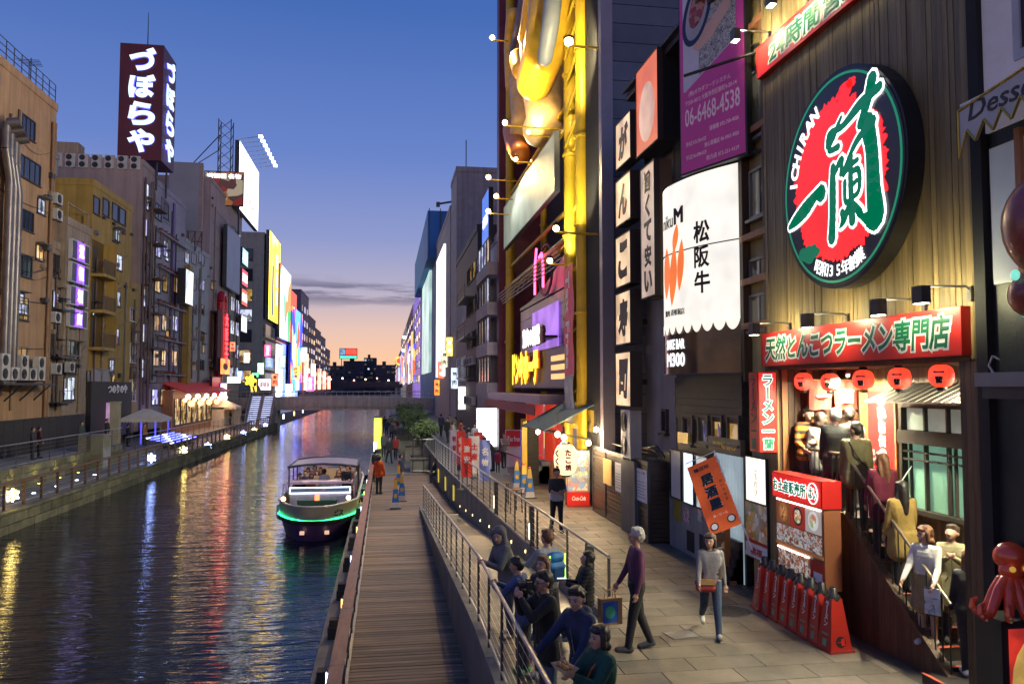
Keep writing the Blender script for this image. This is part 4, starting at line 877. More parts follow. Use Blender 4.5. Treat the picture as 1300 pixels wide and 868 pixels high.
# air conditioner tower, hoarding
for i in range(1):
    ac_unit('double-fan outdoor air conditioner behind the brown hoarding', (6.2, 20.4, 1.9), FI.rz, fans=2, s=1.0)
acp = tag(G().box(-.5, .4, -.6, .6, 0, 1.9).build('plinth', concrete_d, None, (6.75, 20.4, 0)), 'concrete plinth under the double-fan air conditioner', 'plinth')
FH = Fac('R', 6.36, 24.3); hb = mat('hoarding_brown', (.075, .055, .04), .35, .2, var=.3, vscale=2); HW = 24.3 - onZ(831, 690, 0).y
hd = thing('hoarding', 'row of brown slatted hoarding panels with paper notices', 'hoarding', FH.root(), FH.rz); HH = 1.98
for k, (a, b) in enumerate(((0, .27), (.27, .60), (.60, 1.0))):
    xa, xb = a * HW, b * HW
    for i in range(17): z = .05 + i * .113; G().box(xa + .04, xb - .04, -.015 + .01 * (i % 2), .02, z, z + .1).build('slat', hb, hd)
    G().ring(xa, xb, .0, HH, .05, -.04, .05).build('panel_frame', steel_d, hd)
for i in range(17): z = .05 + i * .113; G().box(HW, HW + .012, .06, .5, z, z + .1).build('slat', hb, hd)
for px0, px1, yt, yb in ((781, 795, 586, 622), (807, 821, 593, 633)):
    r_ = FH.rect(px0, yt, yb, px1, .05); q = G().box(r_[0], r_[1], -.05, -.042, r_[2], r_[3]).build('notice', white, hd)
    lettering(q, '一汁', r_[0] + .1, r_[1] - .1, r_[3] - .13, r_[3] - .05, black, -.051, .01, .002)
    for k in range(6): G().box(r_[0] + .06, r_[1] - .08 - .06 * (k % 3), -.053, -.051, r_[2] + .1 + k * .075, r_[2] + .112 + k * .075).build('printed_line', steel_d, q)
r_ = FH.rect(766, 585, 608, 776, .05); G().ring(r_[0] - .03, r_[1] + .03, r_[2] - .1, r_[3] + .1, .03, -.05, -.042).box(r_[0], r_[1], -.048, -.043, r_[2] - .07, r_[3] + .07).build('gold_notice', mat('notice_gold', (.4, .28, .1), .4, emit=(.6, .35, .1), es=.2), hd)
# pipes and bins behind the hoarding
for i in range(3): tag(G().tube([(6.6 + .1 * i, 23 - i, 2.15), (6.6 + .1 * i, 20.3 - .3 * i, 2.1 + .1 * i), (6.9, 19.4, 2.05)], .03).build('pipe_run', steel_d), f'dark bundled pipe above the hoarding, {ORD[i]} from the canal', 'pipe', 'pipes over the hoarding')
# orange flag and its timber stand
fp = onZ(931, 738, 0); st = thing('sign_stand', 'timber post stand with a narrow strip of menu pictures', 'stand', (fp.x - .12, fp.y, 0))
G().box(-.05, .05, -.05, .05, 0.06, 1.2).build('post', mat('stand_wood', (.42, .2, .06), .5, var=.2), st); G().box(-.3, .3, -.06, .06, 0, .08).box(-.06, .06, -.3, .3, .0, .075).build('foot', MATS['stand_wood'], st); G().box(-.28, -.07, -.03, .0, .15, 1.18).build('menu_strip', picmat('strip_print', [(.15, .05, .03), (.6, .58, .55), (.4, .1, .05), (.5, .3, .1), (.1, .08, .07)], 10, .15), st)
fa, fb = onX(909, 578, 6.45), onX(942, 664, 6.5)
fl = thing('banner_flag', 'orange vertical flag with black izakaya lettering leaning on its pole', 'flag', fb); dv = fa - fb; dl = dv.length
# flag plane faces the camera side, pole on its viewer-right edge
nrm = Vector((-.55, -1, 0)).normalized(); ez = dv.normalized(); ex = nrm.cross(ez).normalized() * -1
if ex.x * 1 < 0 and False: ex = -ex
ex = ez.cross(nrm).normalized() * -1
ex = -ex if (CM.transposed() @ ex).x > 0 else ex      # cloth hangs to the viewer's left of the pole
FWd = .62
def fpt(u, v, o_=0):   # u 0..1 away from the pole, v 0..1 up
    return ex * (u * FWd) + ez * (v * dl) + nrm * (.03 * math.sin(u * 5 + v * 4) + o_)
oc = mat('flag_orange', (.72, .12, .02), .7, var=.1, vscale=4, emit=(.8, .12, .02), es=.2)
cl = G().sheet([[fpt(u / 8, v / 14) for u in range(9)] for v in range(15)]).build('cloth', oc, fl)
G().cyl((0, 0, 0), ez * (dl + .12), .012).cyl(ez * (dl + .1), ez * (dl + .1) + ex * FWd, .008).build('pole', white, fl); G().cyl(-ez * .55, (0, 0, 0), .012).build('lower_pole', white, fl)
for k in range(6): G().box(-.025, .025, -.012, .012, -.015, .015).build('clip', white, fl, ez * (dl * (k + .5) / 6))
def onflag(p): return tuple(fpt(1 - p[0] / FWd, p[2] / dl, .012 - p[1]))
lettering(cl, '居酒屋', .14, .44, dl * .28, dl * .82, g_white, 0, .1, .002, vertical=True, curve=onflag); lettering(cl, '居酒屋', .14, .44, dl * .28, dl * .82, black, -.012, .05, .002, vertical=True, curve=onflag)
lettering(cl, '鶏百珍', .1, .42, dl * .88, dl * .94, black, -.006, .03, .002, curve=onflag); lettering(cl, 'おいでやす', .5, .56, dl * .35, dl * .68, black, -.006, .02, .002, vertical=True, curve=onflag); lettering(cl, '魚・ビール', .16, .46, dl * .2, dl * .24, g_white, -.006, .02, .002, curve=onflag)
for cx_, cz_ in ((.12, dl * .09), (.48, dl * .12)): g = G().poly(ell(cx_, cz_, .085, .085, 0, 16), -.006, -.004); g.v = [onflag(v) for v in g.v]; g.build('printed_roundel', black, cl); g = G().poly(ell(cx_, cz_, .06, .06, 0, 16), -.010, -.008); g.v = [onflag(v) for v in g.v]; g.build('printed_roundel', g_white, cl)
# ------------------------------------------------------------------ dessert house at the picture's edge
FD = Fac('R', 6.82, 8.27); dh = thing('dessert_house', 'dark shop front with printed window poster at the picture edge', 'building', FD.root(), FD.rz)
darkp = mat('dark_green_wall', (.03, .035, .032), .45, var=.3, bump=.4, bscale=9); mauvew = mat('mauve_print_glow', (.30, .27, .33), .5, var=.2, vscale=3, emit=(.3, .27, .34), es=.3)  # emission brightens the mauve print, which is no lamp
G().box(0, 6, .0, 8, 0, 13).build('wall', darkp, dh); G().box(-.04, .13, -.1, .0, 0, 13).build('corner_column', blackmat, dh)
q = G().box(.14, 4, -.04, -.001, 6.7, 13).build('printed_panel', mauvew, dh); G().ring(.62, 1.5, 7.35, 9.6, .1, -.07, -.041).box(.62, 1.5, -.06, -.042, 8.3, 8.38).box(1.02, 1.08, -.06, -.042, 7.4, 9.6).build('printed_window', mat('print_white', (.5, .49, .5), .6, var=.2), q); G().box(.7, 1.42, -.046, -.042, 7.42, 9.55).build('printed_glass', mat('print_dark', (.02, .02, .03), .4), q)
G().box(.2, 1.1, -.05, -.001, 4.95, 6.5).build('pale_panel', mat('pale_blue_panel', (.34, .37, .42), .4, var=.1, emit=(.4, .43, .5), es=.12), dh); G().box(.62, .7, -.1, -.04, 4.95, 6.6).build('copper_pipe', wood_m, dh)
a_ = thing('scalloped_awning', 'white scalloped valance with gold trim and dessert lettering', 'awning', FD.root(), FD.rz); pts = [(.12, 6.95), (3.2, 7.35), (3.2, 6.75)]
for k in range(12, 0, -1): pts += [(.12 + .26 * k, 6.5 + .035 * k), (.12 + .26 * (k - .5), 6.66 + .035 * k)]
pts.append((.12, 6.4)); G().poly(pts, -.36, -.34).build('valance', mat('valance_white', (.55, .54, .53), .7, var=.1), a_); G().tube([(x, -.365, z) for x, z in pts[3:]], .016, 5).tube([(.12, -.365, 6.4), (.12, -.365, 6.95), (3.2, -.365, 7.35)], .016, 5).build('gold_trim', gold, a_)
lettering(a_, 'Dessert', .3, 1.5, 6.78, 7.0, black, -.362, .01, .004, shear=.25)
G().box(.12, 3.2, -.34, 0, 7.0, 7.03).build('shelf', white, a_)
# big octopus hung on the wall
octm = mat('octopus_brown', (.26, .05, .035), .3, var=.45, vscale=5, bump=.3, bscale=10, coat=.3); suck = glow('sucker_teal', (.25, .9, .7), .8, .1)
p = onX(1330, 284, 6.4); oc_ = thing('wall_octopus', 'giant brown octopus model on the dark wall with teal suckers', 'model', p); 
G().ball((0, 0, 0), (.38, .42, .52), 18, 12).build('head', octm, oc_); G().ball((-.28, -.24, .12), .09, 10, 6).build('eye', mat('eye_black', (.01, .01, .01), .1), oc_)
ar = G().ball((.0, .1, -.68), (.30, .30, .26), 16, 10).tube([(.1, 0, -.4), (.05, .05, -.6)], .2, 10).build('tentacle', octm, oc_)
for k in range(9): a = k * .7; c = Vector((-.26 * math.cos(a * .35), .1 - .28 * math.sin(a), -.68 + .18 * math.cos(a))); G().ball(c + Vector((-.03, 0, 0)), (.035, .05, .055), 8, 6).build('sucker', suck, ar)
x = thing('wall_gutter_box', 'small grey metal hood fixed on the dark wall', 'hood', onX(1290, 487, 6.6)); G().box(-.25, .2, -.9, .3, -.03, .12).build('hood', mat('hood_grey', (.25, .25, .27), .4, .5), x); G().box(-.2, .2, -.9, .25, -.16, -.031).build('shutter_box', steel_d, x); G().tube([(-.1, .2, .12), (-.1, .26, .2), (-.1, .2, .3), (-.1, .1, .26)], .012, 5).build('hook', steel, x)
# octopus statue on lit takoyaki box
bxr = thing('lantern_box_sign', 'lit red box sign printed with yellow lanterns below the red octopus', 'sign', (6.33, 7.6, 0), 0); BH = 1.37
G().box(0, 2.2, 0, .38, 0, BH).build('casing', black, bxr); fc = G().box(.08, 2.1, -.012, -.001, .08, BH - .08).build('lit_face', glow('box_red', (.65, .03, .01), .7, .4, 4), bxr); G().poly(ell(.6, .75, .5, .55, 0, 24), -.02, -.013).build('printed_glow', glow('box_amber', (.75, .45, .1), .7, .3, 4), fc)
for cx_, cz_, r_ in ((.55, .92, .26), (.33, .42, .13), (.68, .44, .14), (1.1, .8, .2)): G().poly(ell(cx_, cz_, r_, r_ * 1.05, 0, 24), -.028, -.021).build('printed_lantern', glow('box_cream', (1, .8, .35), .9, .3, 8), fc); lettering(fc, 'くくる'[:2], cx_ - r_ * .4, cx_ + r_ * .5, cz_ - r_ * .7, cz_ + r_ * .7, black, -.029, .04, .003, vertical=True)
redo = mat('octopus_red', (.85, .09, .025), .22, var=.12, vscale=5, coat=.6)
so_ = thing('octopus_statue', 'glossy red octopus statue standing on the lit lantern box', 'statue', (6.62, 7.8, BH + .005), R(8))
def chain(pts, r0, r1, n=10):
    g = G(); k = len(pts) - 1
    for i in range(k):
        ra = r0 + (r1 - r0) * i / k; rb = r0 + (r1 - r0) * (i + 1) / k; g.cyl(pts[i], pts[i + 1], ra, rb, n); g.ball(pts[i + 1], rb, n, 6)
    return g
G().ball((.06, .04, .60), (.17, .17, .16), 18, 12).ball((.02, 0, .46), (.13, .12, .12), 14, 8).build('head', redo, so_)
G().ball((-.07, -.1, .5), .032, 8, 6).ball((.1, -.11, .5), .032, 8, 6).build('eye', glow('eye_yellow', (1, .6, .05), .4, 0), so_)
for k, an in enumerate((200, 235, 262, 290, 320, 350, 30, 150)):
    a = R(an); dx, dy = math.cos(a), math.sin(a); L_ = 1.0 if k in (0, 1, 2, 3) else .8
    dy *= .55; pts = [(.04, 0, .40), (dx * .1, dy * .1, .36), (dx * .22 * L_, dy * .22 * L_, .27), (dx * .32 * L_, dy * .32 * L_, .13), (dx * .38 * L_, dy * .38 * L_, .05), (dx * .5 * L_, dy * .5 * L_, .035), (dx * .57 * L_, dy * .57 * L_, .08), (dx * .56 * L_, dy * .56 * L_, .15), (dx * .5 * L_, dy * .5 * L_, .17)]
    ch_ = chain(pts, .07, .02).build('tentacle', redo, so_); [G().ball(Vector(q) + Vector((0, -.03, -.02)), .016, 6, 4).build('sucker', mat('sucker_pale', (.7, .4, .25), .4), ch_) for q in pts[3:7]]
# ================================================================== discount store with the yellow wheel frame
FK = Fac('R', 6.5, 46.2); KW = 46.2 - 24.6
yel = mat('frame_yellow', (.62, .40, .015), .45, .1, var=.18, vscale=1.2, bump=.1); purp = mat('store_panel', (.26, .2, .32), .3, .4, var=.15, piece=.2)
dk = thing('discount_store', 'discount store with tall yellow steel wheel frame and violet panelled front', 'building', FK.root(), FK.rz)
G().box(0, KW, 2.6, 12, 0, 30).build('wall', mat('store_dark', (.05, .035, .04), .6, var=.3), dk)
G().box(-.35, .55, -.1, 3, 0, 30).build('end_pilaster', mat('maroon_panel', (.16, .03, .05), .45, var=.2), dk)
def col_at(px, w): x = FK.pt(px, 300)[0]; return x
cols = [(col_at(643, 1), .24, .2), (col_at(652, 1), .17, 1.6), (col_at(721, 1), .24, .1), (col_at(740, 1), .24, .0), (col_at(757, 1), .16, 1.2)]
for x, r_, y in cols:
    G().cyl((x, y, 0), (x, y, 30), r_, n=16).build('column', yel, dk)
    for z in (3.2, 6.2, 9.2, 12.2, 15.2, 18.5): G().cyl((x, y, z), (x, y, z + .1), r_ + .06, n=16).build('collar', yel, dk)
g = G()
xa, xb, xc, xd = cols[0][0], cols[2][0], cols[3][0], cols[4][0]
for z in (9.4, 10.4, 13.6, 14.4, 16.6): g.cyl((xa, .25, z), (xb, .15, z), .09, n=8)
for k in range(7): z = 3.5 + k * 2.2; g.cyl((xb, .1, z), (xd, 1.2, z + 1.6), .07, n=8); g.cyl((xd, 1.2, z), (xc, 0, z + 1.9), .07, n=8); g.cyl((xc, 0, z + .4), (xd, 1.2, z + .4), .06, n=6)
for k in range(9): x = xa + (xb - xa) * k / 9; x2 = xa + (xb - xa) * (k + 1) / 9; g.cyl((x, .4, 9.2), (x2, 1.6, 10.6), .06, n=6); g.cyl((x2, .4, 9.2), (x, 1.6, 10.6), .05, n=6); g.cyl((x, .3, 8.6 + .1 * k), (x2, .3, 9.4), .04, n=5)
g.build('bracing', yel, dk)
for k in range(5): G().cyl((xa, -.2 - .06 * k, 8.35 + .12 * k), (xb, -.2 - .06 * k, 8.35 + .12 * k), .03, n=6).build('conduit', mat('conduit_pale', (.45, .4, .35), .4), dk)
# greenish billboard
r_ = FK.rect(644, 275, 325, 711, .3); b_, W_, H_, y_ = board('long pale green lit billboard under the golden figure', FK, (r_[0], r_[1], 10.9, 13.15), mat('billboard_pale', (.20, .23, .19), .6, var=.25, vscale=.5, emit=(.42, .5, .36), es=.42, evar=.45, evs=.35), steel_d, 'billboard', d=.2, t=.05, off=.3)
# pink neon porthole
nx, nz_ = FK.pt(678, 342, .2); np_ = thing('neon_ring', 'glowing pink neon loops in a round opening', 'neon sign', (6.4, 46.2 - nx, nz_), FK.rz); neonp = glow('neon_pink', (1, .05, .16), 9, 0)
g = G(); g.tube([(1.5 * math.cos(k / 24 * 6.283), .4, 1.1 * math.sin(k / 24 * 6.283)) for k in range(25)], .06, 6); g.build('ring', steel_d, np_)
G().tube([(-.9, .1, -1.0), (-.9, .1, -.3), (-.8, .1, .4), (-.5, .1, 1.0)], .05, 6).tube([(.1, .1, .5), (.7, .1, .6), (1.0, .1, 0), (1.0, .1, -.9)], .05, 6).build('neon_tube', neonp, np_)
# violet panelled front
x0, zt = FK.pt(650, 372); x1 = FK.pt(716, 345)[0]; zb = 4.0
G().box(x0, x1, .5, 2.6, 3.6, 8.0).build('panel_backing', blackmat, dk)
rowsn = 7; colsn = 5; ph = (7.7 - 4.0) / rowsn; pw = (x1 - x0) / colsn
for j in range(rowsn):
    for i in range(colsn): piece('panel', round(pw - .02, 3), .04, round(ph - .02, 3), purp, dk, (x0 + (i + .5) * pw, .47, 4.0 + j * ph))
pts = [(x0, 7.75)] + [(x0 + (x1 - x0) * k / 16, 7.9 + 1.6 * (k / 16) ** 2.2) for k in range(17)] + [(x1, 7.75)]
G().poly(pts, .42, .6).build('curved_crown', mat('crown_grey', (.36, .33, .36), .35, .4, var=.1), dk)
r_ = FK.rect(666, 402, 450, 697); G().box(r_[0], r_[1], .38, .41, 5.3, 7.3).build('violet_screen', mat('violet_screen', (.2, .1, .35), .4, emit=(.45, .2, .85), es=.9, evar=.35, evs=.7), dk)
def area_light(parent, loc, rot, power, c, size): 
    ld = bpy.data.lights.new('lamp', 'AREA'); ld.size = size; ld.energy = power; ld.color = c; lo = bpy.data.objects.new('bulb', ld); col.objects.link(lo); lo.parent = parent; lo.location = loc; lo.rotation_euler = rot; return lo
# store sign
r_ = FK.rect(646, 462, 495, 714, .25); b_, W_, H_, y_ = board('dark store sign with fat yellow katakana and yellow bars', FK, (r_[0], r_[1], 3.75, 5.35), mat('store_sign_dark', (.07, .045, .07), .4), black, 'store_sign', d=.25, t=.06, off=-.2)
yl = glow('letter_yellow', (1, .72, .02), 1.9, .05); rd = mat('letter_side_red', (.3, .03, .02), .4, emit=(.5, .05, .02), es=.3)
lettering(b_, 'ドンキホーテ', W_ * .07, W_ * .62, .12, H_ + .12, rd, y_ - .05, .1, .05); lettering(b_, 'ドンキホーテ', W_ * .07, W_ * .62, .12, H_ + .12, yl, y_ - .16, .085, .02)
for k in range(3): G().box(W_ * .78, W_ * .97, y_ - .05, y_ - .002, .35 + k * .35, .55 + k * .35).build('yellow_bar', glow('bar_yellow', (1, .55, .15), 1.1, .1), b_); G().box(W_ * .01, W_ * .05, y_ - .05, y_ - .002, .35 + k * .35, .55 + k * .35).build('yellow_bar', MATS['bar_yellow'], b_)
r_ = FK.rect(667, 431, 449, 689, .3); t = thing('small_store_sign', 'small white lit characters above the yellow katakana', 'sign', (6.35, 46.2 - r_[0], 5.5), FK.rz); lettering(t, '驚安の殿堂', 0, r_[1] - r_[0], 0, .85, mat('letter_brown_side', (.12, .05, .05), .5), -.0, .1, .12); lettering(t, '驚安の殿堂', 0, r_[1] - r_[0], 0, .85, g_whitelit, -.26, .06, .02)
G().box(.3, r_[1] - r_[0] - .3, .02, .6, .3, .4).build('bracket', black, t)
# fascia, entrance with red pillars
x0e, x1e = FK.pt(640, 520)[0], FK.pt(715, 520)[0]
G().box(x0e, x1e, -.9, .6, 3.15, 3.5).build('fascia', mat('fascia_mauve', (.28, .2, .26), .4), dk)
G().poly([(x0e, 2.75), (x1e, 2.75), (x1e, 3.14), (x0e, 3.14)], -1.1, -1.05).build('striped_valance', mat('valance_red', (.35, .06, .08), .6, var=.3, stretch=(1, 12, 1)), dk)
for px in (671, 695): x, _ = FK.pt(px, 530); G().cyl((x, .3, 0), (x, .3, 3.1), .42, n=16).build('red_pillar', mat('pillar_red', (.6, .03, .015), .3, emit=(.8, .06, .02), es=.35), dk)
xs, xe_ = FK.pt(655, 530)[0], FK.pt(712, 530)[0]
G().box(xs, xe_, 1.2, 1.3, 0, 3.1).build('shop_window', picmat('shop_goods', [(.7, .7, .75), (.2, .3, .6), (.8, .6, .2), (.6, .1, .1), (.85, .85, .9), (.15, .12, .12)], 2.2, 1.2), dk)
# tax free banner
r_ = FK.rect(717, 341, 535, 728, .3); tb = thing('vertical_banner', 'long pink vertical banner with white tax free lettering', 'banner', (6.2, 46.2 - r_[0], r_[2]), FK.rz); W_, H_ = r_[1] - r_[0], r_[3] - r_[2]
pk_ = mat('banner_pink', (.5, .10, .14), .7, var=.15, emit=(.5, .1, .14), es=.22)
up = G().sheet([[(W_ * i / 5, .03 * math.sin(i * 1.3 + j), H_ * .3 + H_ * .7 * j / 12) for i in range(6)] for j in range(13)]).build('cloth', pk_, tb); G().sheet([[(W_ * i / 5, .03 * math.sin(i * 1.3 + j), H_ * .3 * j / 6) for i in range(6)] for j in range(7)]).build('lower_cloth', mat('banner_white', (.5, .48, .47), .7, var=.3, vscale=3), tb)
s_ = lettering(up, 'Tax Free', H_ * .34, H_ * .96, W_ * .28, W_ * .72, g_white, -.05, .03, .004); s_.rotation_euler[1] = R(90); s_.location = (0, 0, H_ * 1.3)
G().cyl((0, 0, H_ + .02), (W_, 0, H_ + .02), .03).cyl((0, 0, -.02), (W_, 0, -.02), .03).build('rod', yel, tb)
# golden festival figure: a generic seated shape of rounded folds
figg = mat('figure_gold', (.72, .42, .03), .3, var=.2, vscale=2, coat=.3); figp = mat('figure_pale', (.62, .42, .2), .4, var=.25, vscale=2); figb = mat('figure_blue', (.06, .06, .14), .4, var=.2); figo = mat('figure_orange', (.6, .2, .03), .4, var=.2)
fx, fz = FK.pt(690, 190, .5); fg = thing('golden_figure', 'huge glossy golden festival figure mounted on the yellow frame', 'sculpture', (6.2, 46.2 - fx, 14.6), FK.rz)
def capm(caps, vox, nm, m, parent, sm_it=6):
    g = G()
    for a, b, ra, rb in caps: capsule(g, Vector(a), Vector(b), ra, rb, 12, 5)
    o = bpy.data.objects.new('w', g.mesh('w', m)); rm = o.modifiers.new('r', 'REMESH'); rm.mode = 'VOXEL'; rm.voxel_size = vox; rm.use_smooth_shade = True; s = o.modifiers.new('s', 'SMOOTH'); s.iterations = sm_it
    me = evaluated(o); me.name = nm
    return link(nm, me, parent)
def capsule(g, a, b, ra, rb, n=10, m=4, mi=0):
    d = b - a; L_ = d.length; d = d.normalized() if L_ > 1e-6 else Vector((0, 0, 1)); u = d.orthogonal().normalized(); v = d.cross(u)
    rings = []
    for j in range(m + 1): t_ = -math.pi / 2 + math.pi / 2 * j / m; rings.append((a + d * (ra * math.sin(t_)), ra * max(.02, math.cos(t_))))
    for j in range(m + 1): t_ = math.pi / 2 * j / m; rings.append((b + d * (rb * math.sin(t_)), rb * max(.02, math.cos(t_))))
    vs_ = [c + (u * math.cos(2 * math.pi * i / n) + v * math.sin(2 * math.pi * i / n)) * r for c, r in rings for i in range(n)]
    k = len(rings); o = len(g.v)
    g.add(vs_, [(j * n + i, j * n + (i + 1) % n, (j + 1) * n + (i + 1) % n, (j + 1) * n + i) for j in range(k - 1) for i in range(n)] + [tuple(range(n - 1, -1, -1)), tuple(range((k - 1) * n, k * n))], mi, True)
def FP(px, py, o_=.5): x, z = FK.pt(px, py, o_); return x - fx, z - 14.6
def blob(pts, r0, r1, dep, nm, m, v=.09):
    P = [FP(*p) for p in pts]; k = len(P) - 1
    capm([((P[i][0], dep - .1 * i, P[i][1]), (P[i + 1][0], dep - .1 * (i + 1), P[i + 1][1]), r0 + (r1 - r0) * i / k, r0 + (r1 - r0) * (i + 1) / k) for i in range(k)], v, nm, m, fg)
blob([(706, -30), (703, 20), (697, 70), (688, 105)], .95, .75, -.2, 'golden_sleeve', figg); blob([(672, 60), (676, 110), (684, 150), (678, 165)], 1.0, .75, .35, 'robe_fold', figp)
blob([(662, -10), (658, 30), (652, 70)], .5, .45, .2, 'blue_robe', figb); blob([(645, 20), (643, 60), (646, 110)], .42, .3, .1, 'orange_sash', figg); blob([(661, 75), (666, 90)], .5, .45, -.25, 'fist', figg); blob([(648, 100), (652, 150), (650, 175)], .6, .45, .3, 'pale_fold', figp)
blob([(645, 165), (650, 182), (658, 195)], .6, .5, .1, 'foot', figo); blob([(680, -20), (676, 20), (672, 50)], .55, .4, -.1, 'bright_fold', figg); blob([(715, -20), (712, 40), (709, 75)], .35, .3, -.5, 'grey_trim', mat('figure_grey', (.25, .28, .33), .4))
for k in range(5):
    c_ = FP(688, 105); g = G(); r_ = .14 + .13 * k; g.tube([(c_[0] + r_ * math.cos(q * .4), -1.06 + .02 * k * k, c_[1] + r_ * math.sin(q * .4)) for q in range(17)], .03, 5); g.build('swirl_line', figo, fg)
for k in range(6):
    a, b = FP(700 - 5 * k, 5 + 6 * k), FP(692 - 5 * k, 95 + 7 * k); G().tube([(a[0], -.95 + .2 * k, a[1]), ((a[0] + b[0]) / 2 - .12, -1.1 + .22 * k, (a[1] + b[1]) / 2), (b[0], -.95 + .25 * k, b[1])], .045, 6).build('fold_line', (figo, figb, figp)[k % 3], fg)
g = G()
for k in range(8): z = 12.5 + k * 1.1; g.cyl((xb, -.1, z), (xc, -.1, z + .7), .06, n=6); g.cyl((xc, .1, z), (xb, .1, z + .9), .05, n=6)
g.build('lattice', yel, dk)
# lamp arms on the store
def store_lamp(label, px, py, Xo, c, power, tgt, warm=True, star=0.12, flood=0):
    p = onX(px, py, Xo); t = thing('arm_lamp', label, 'lamp', p)
    G().cyl((0, 0, -.12), (6.6 - Xo, 0, -.15), .035, n=6).build('arm', yel, t); G().ball((0, 0, 0), star, 10, 8).build('bulb_globe', glow('lampglobe_' + ('warm' if warm else 'cool'), c, 25, 0), t); G().lathe([(star * .5, .07), (star * 1.3, .12), (star * .4, .2)], 12).build('hood', steel_d, t) if not warm else None
    ld = bpy.data.lights.new('spot', 'SPOT'); ld.energy = power; ld.color = c; ld.spot_size = R(100); ld.spot_blend = .5; ld.shadow_soft_size = .15; lo = bpy.data.objects.new('bulb', ld); col.objects.link(lo); lo.parent = t
    if flood:
        fl2 = bpy.data.lights.new('flood', 'SPOT'); fl2.energy = flood; fl2.color = tuple(.5 + .5 * q for q in c); fl2.spot_size = R(165); fl2.spot_blend = .4; fl2.shadow_soft_size = .3; l2 = bpy.data.objects.new('bulb', fl2); col.objects.link(l2); l2.parent = t; l2.location = (-star - .05, 0, 0); l2.rotation_euler = Vector((-1, .15, -.35)).to_track_quat('-Z', 'Y').to_euler()
    d = Vector(tgt) - p; lo.rotation_euler = d.to_track_quat('-Z', 'Y').to_euler(); lo.location = d.normalized() * .25
store_lamp('warm starry lamp on a long arm beside the golden figure', 625, 48, 4.9, (1, .62, .2), 9000, (5.6, 33, 17.5), flood=5200); store_lamp('warm starry lamp on an arm below the golden figure', 620, 225, 4.9, (1, .66, .25), 3000, (6.0, 31, 17), flood=5200)
store_lamp('cool white lamp on a yellow arm beside the grey block', 630, 249, 5.2, (.9, 1, .85), 90, (6.4, 30, 10), flood=3000); store_lamp('cool white lamp on the lowest yellow arm', 620, 268, 5.0, (.9, 1, .85), 90, (6.4, 29, 8), flood=3000)
store_lamp('lamp under the golden foot on a rod', 671, 168, 5.4, (1, .72, .3), 260, (6.2, 34, 16.5), True, .08); store_lamp('twin rod lamp in front of the golden figure', 641, 156, 4.3, (1, .72, .32), 1100, (6.2, 32, 17.5), False, .1); store_lamp('white lamp rod over the pale green billboard', 655, 202, 5.4, (.95, 1, .9), 30, (6.3, 36, 11.8), False, .08)
store_lamp('hooded lamp beside the pink neon loops', 698, 331, 5.6, (.95, 1, .9), 900, (6.6, 27.5, 9.5), False, .1); store_lamp('grey dish lamp high on the yellow columns', 722, 53, 5.5, (1, .8, .4), 1100, (6.9, 26.5, 15), False, .14); store_lamp('hooded lamp on the yellow column above the vertical banner', 706, 290, 5.2, (1, .85, .5), 800, (6.6, 27, 13), False, .1)  # last lamp is added to brighten the yellow columns
# stall in front: awning, lantern, glass cabinet, bulbs
sa = thing('stall_awning', 'teal canvas awning over the snack stall', 'awning', (0, 0, 0)); tl = mat('awning_teal', (.05, .12, .14), .6, var=.2)
a0, a1, a2, a3 = onX(767, 524, 6.7), onX(742, 524, 6.7), onX(704, 549, 5.0), onX(730, 552, 5.0)
a0 = Vector((6.6, 24.9, 3.25)); a1 = Vector((6.6, 29.5, 3.25)); a2 = Vector((5.0, 29.5, 2.35)); a3 = Vector((5.0, 25.2, 2.4))
g = G().add([a0, a1, a2, a3] + [q + Vector((0, 0, .03)) for q in (a0, a1, a2, a3)], [(3, 2, 1, 0), (4, 5, 6, 7), (3, 7, 6, 2), (0, 4, 7, 3)]); g.build('canvas', tl, sa)
for q, r2 in ((a3, (6.6, 25.2, 2.1)), (a2, (6.6, 29.5, 2.1))): G().cyl(q, r2, .025).build('strut', black, sa)
stl = thing('snack_stall', 'yellow and violet snack stall wall under the teal awning', 'stall', (6.6, 30, 0), FK.rz)
G().box(.2, 5.0, 0, .3, 0, 3.1).build('wall', mat('stall_violet', (.10, .09, .16), .5, var=.2), stl); G().box(.1, 5.1, -.06, 0, 2.35, 3.05).build('yellow_board', mat('stall_yellow', (.6, .4, .03), .5, var=.15), stl); G().box(-.1, .2, -1.55, -1.35, 0, 2.6).build('yellow_post', MATS['stall_yellow'], stl); G().box(.21, 1.6, -.5, -.1, 0, 1.0).build('counter', wood_m, stl)
G().box(-.05, .1, -1.56, -1.51, .9, 2.2).build('blue_strip', mat('stall_blue', (.03, .08, .4), .4, emit=(.05, .15, .9), es=.5), stl)
p = onX(718, 583, 5.1); ln_ = lantern('large cream paper lantern with red and black snack lettering', p, .34, R(-20), glow('lantern_cream', (1, .78, .42), 1.5, .15, 4), None, 'stall lanterns', h=1.3)
def wrapl(q): a = q[0] / .34; r = .34 * 1.02 - q[1]; return (r * math.sin(a), -r * math.cos(a), q[2])
lettering(ln_, 'たこ焼', .0, .24, -.3, .32, redsign, 0, .05, .003, vertical=True, curve=wrapl); lettering(ln_, 'くくる', -.34, -.1, -.36, .3, black, 0, .06, .003, vertical=True, curve=wrapl)
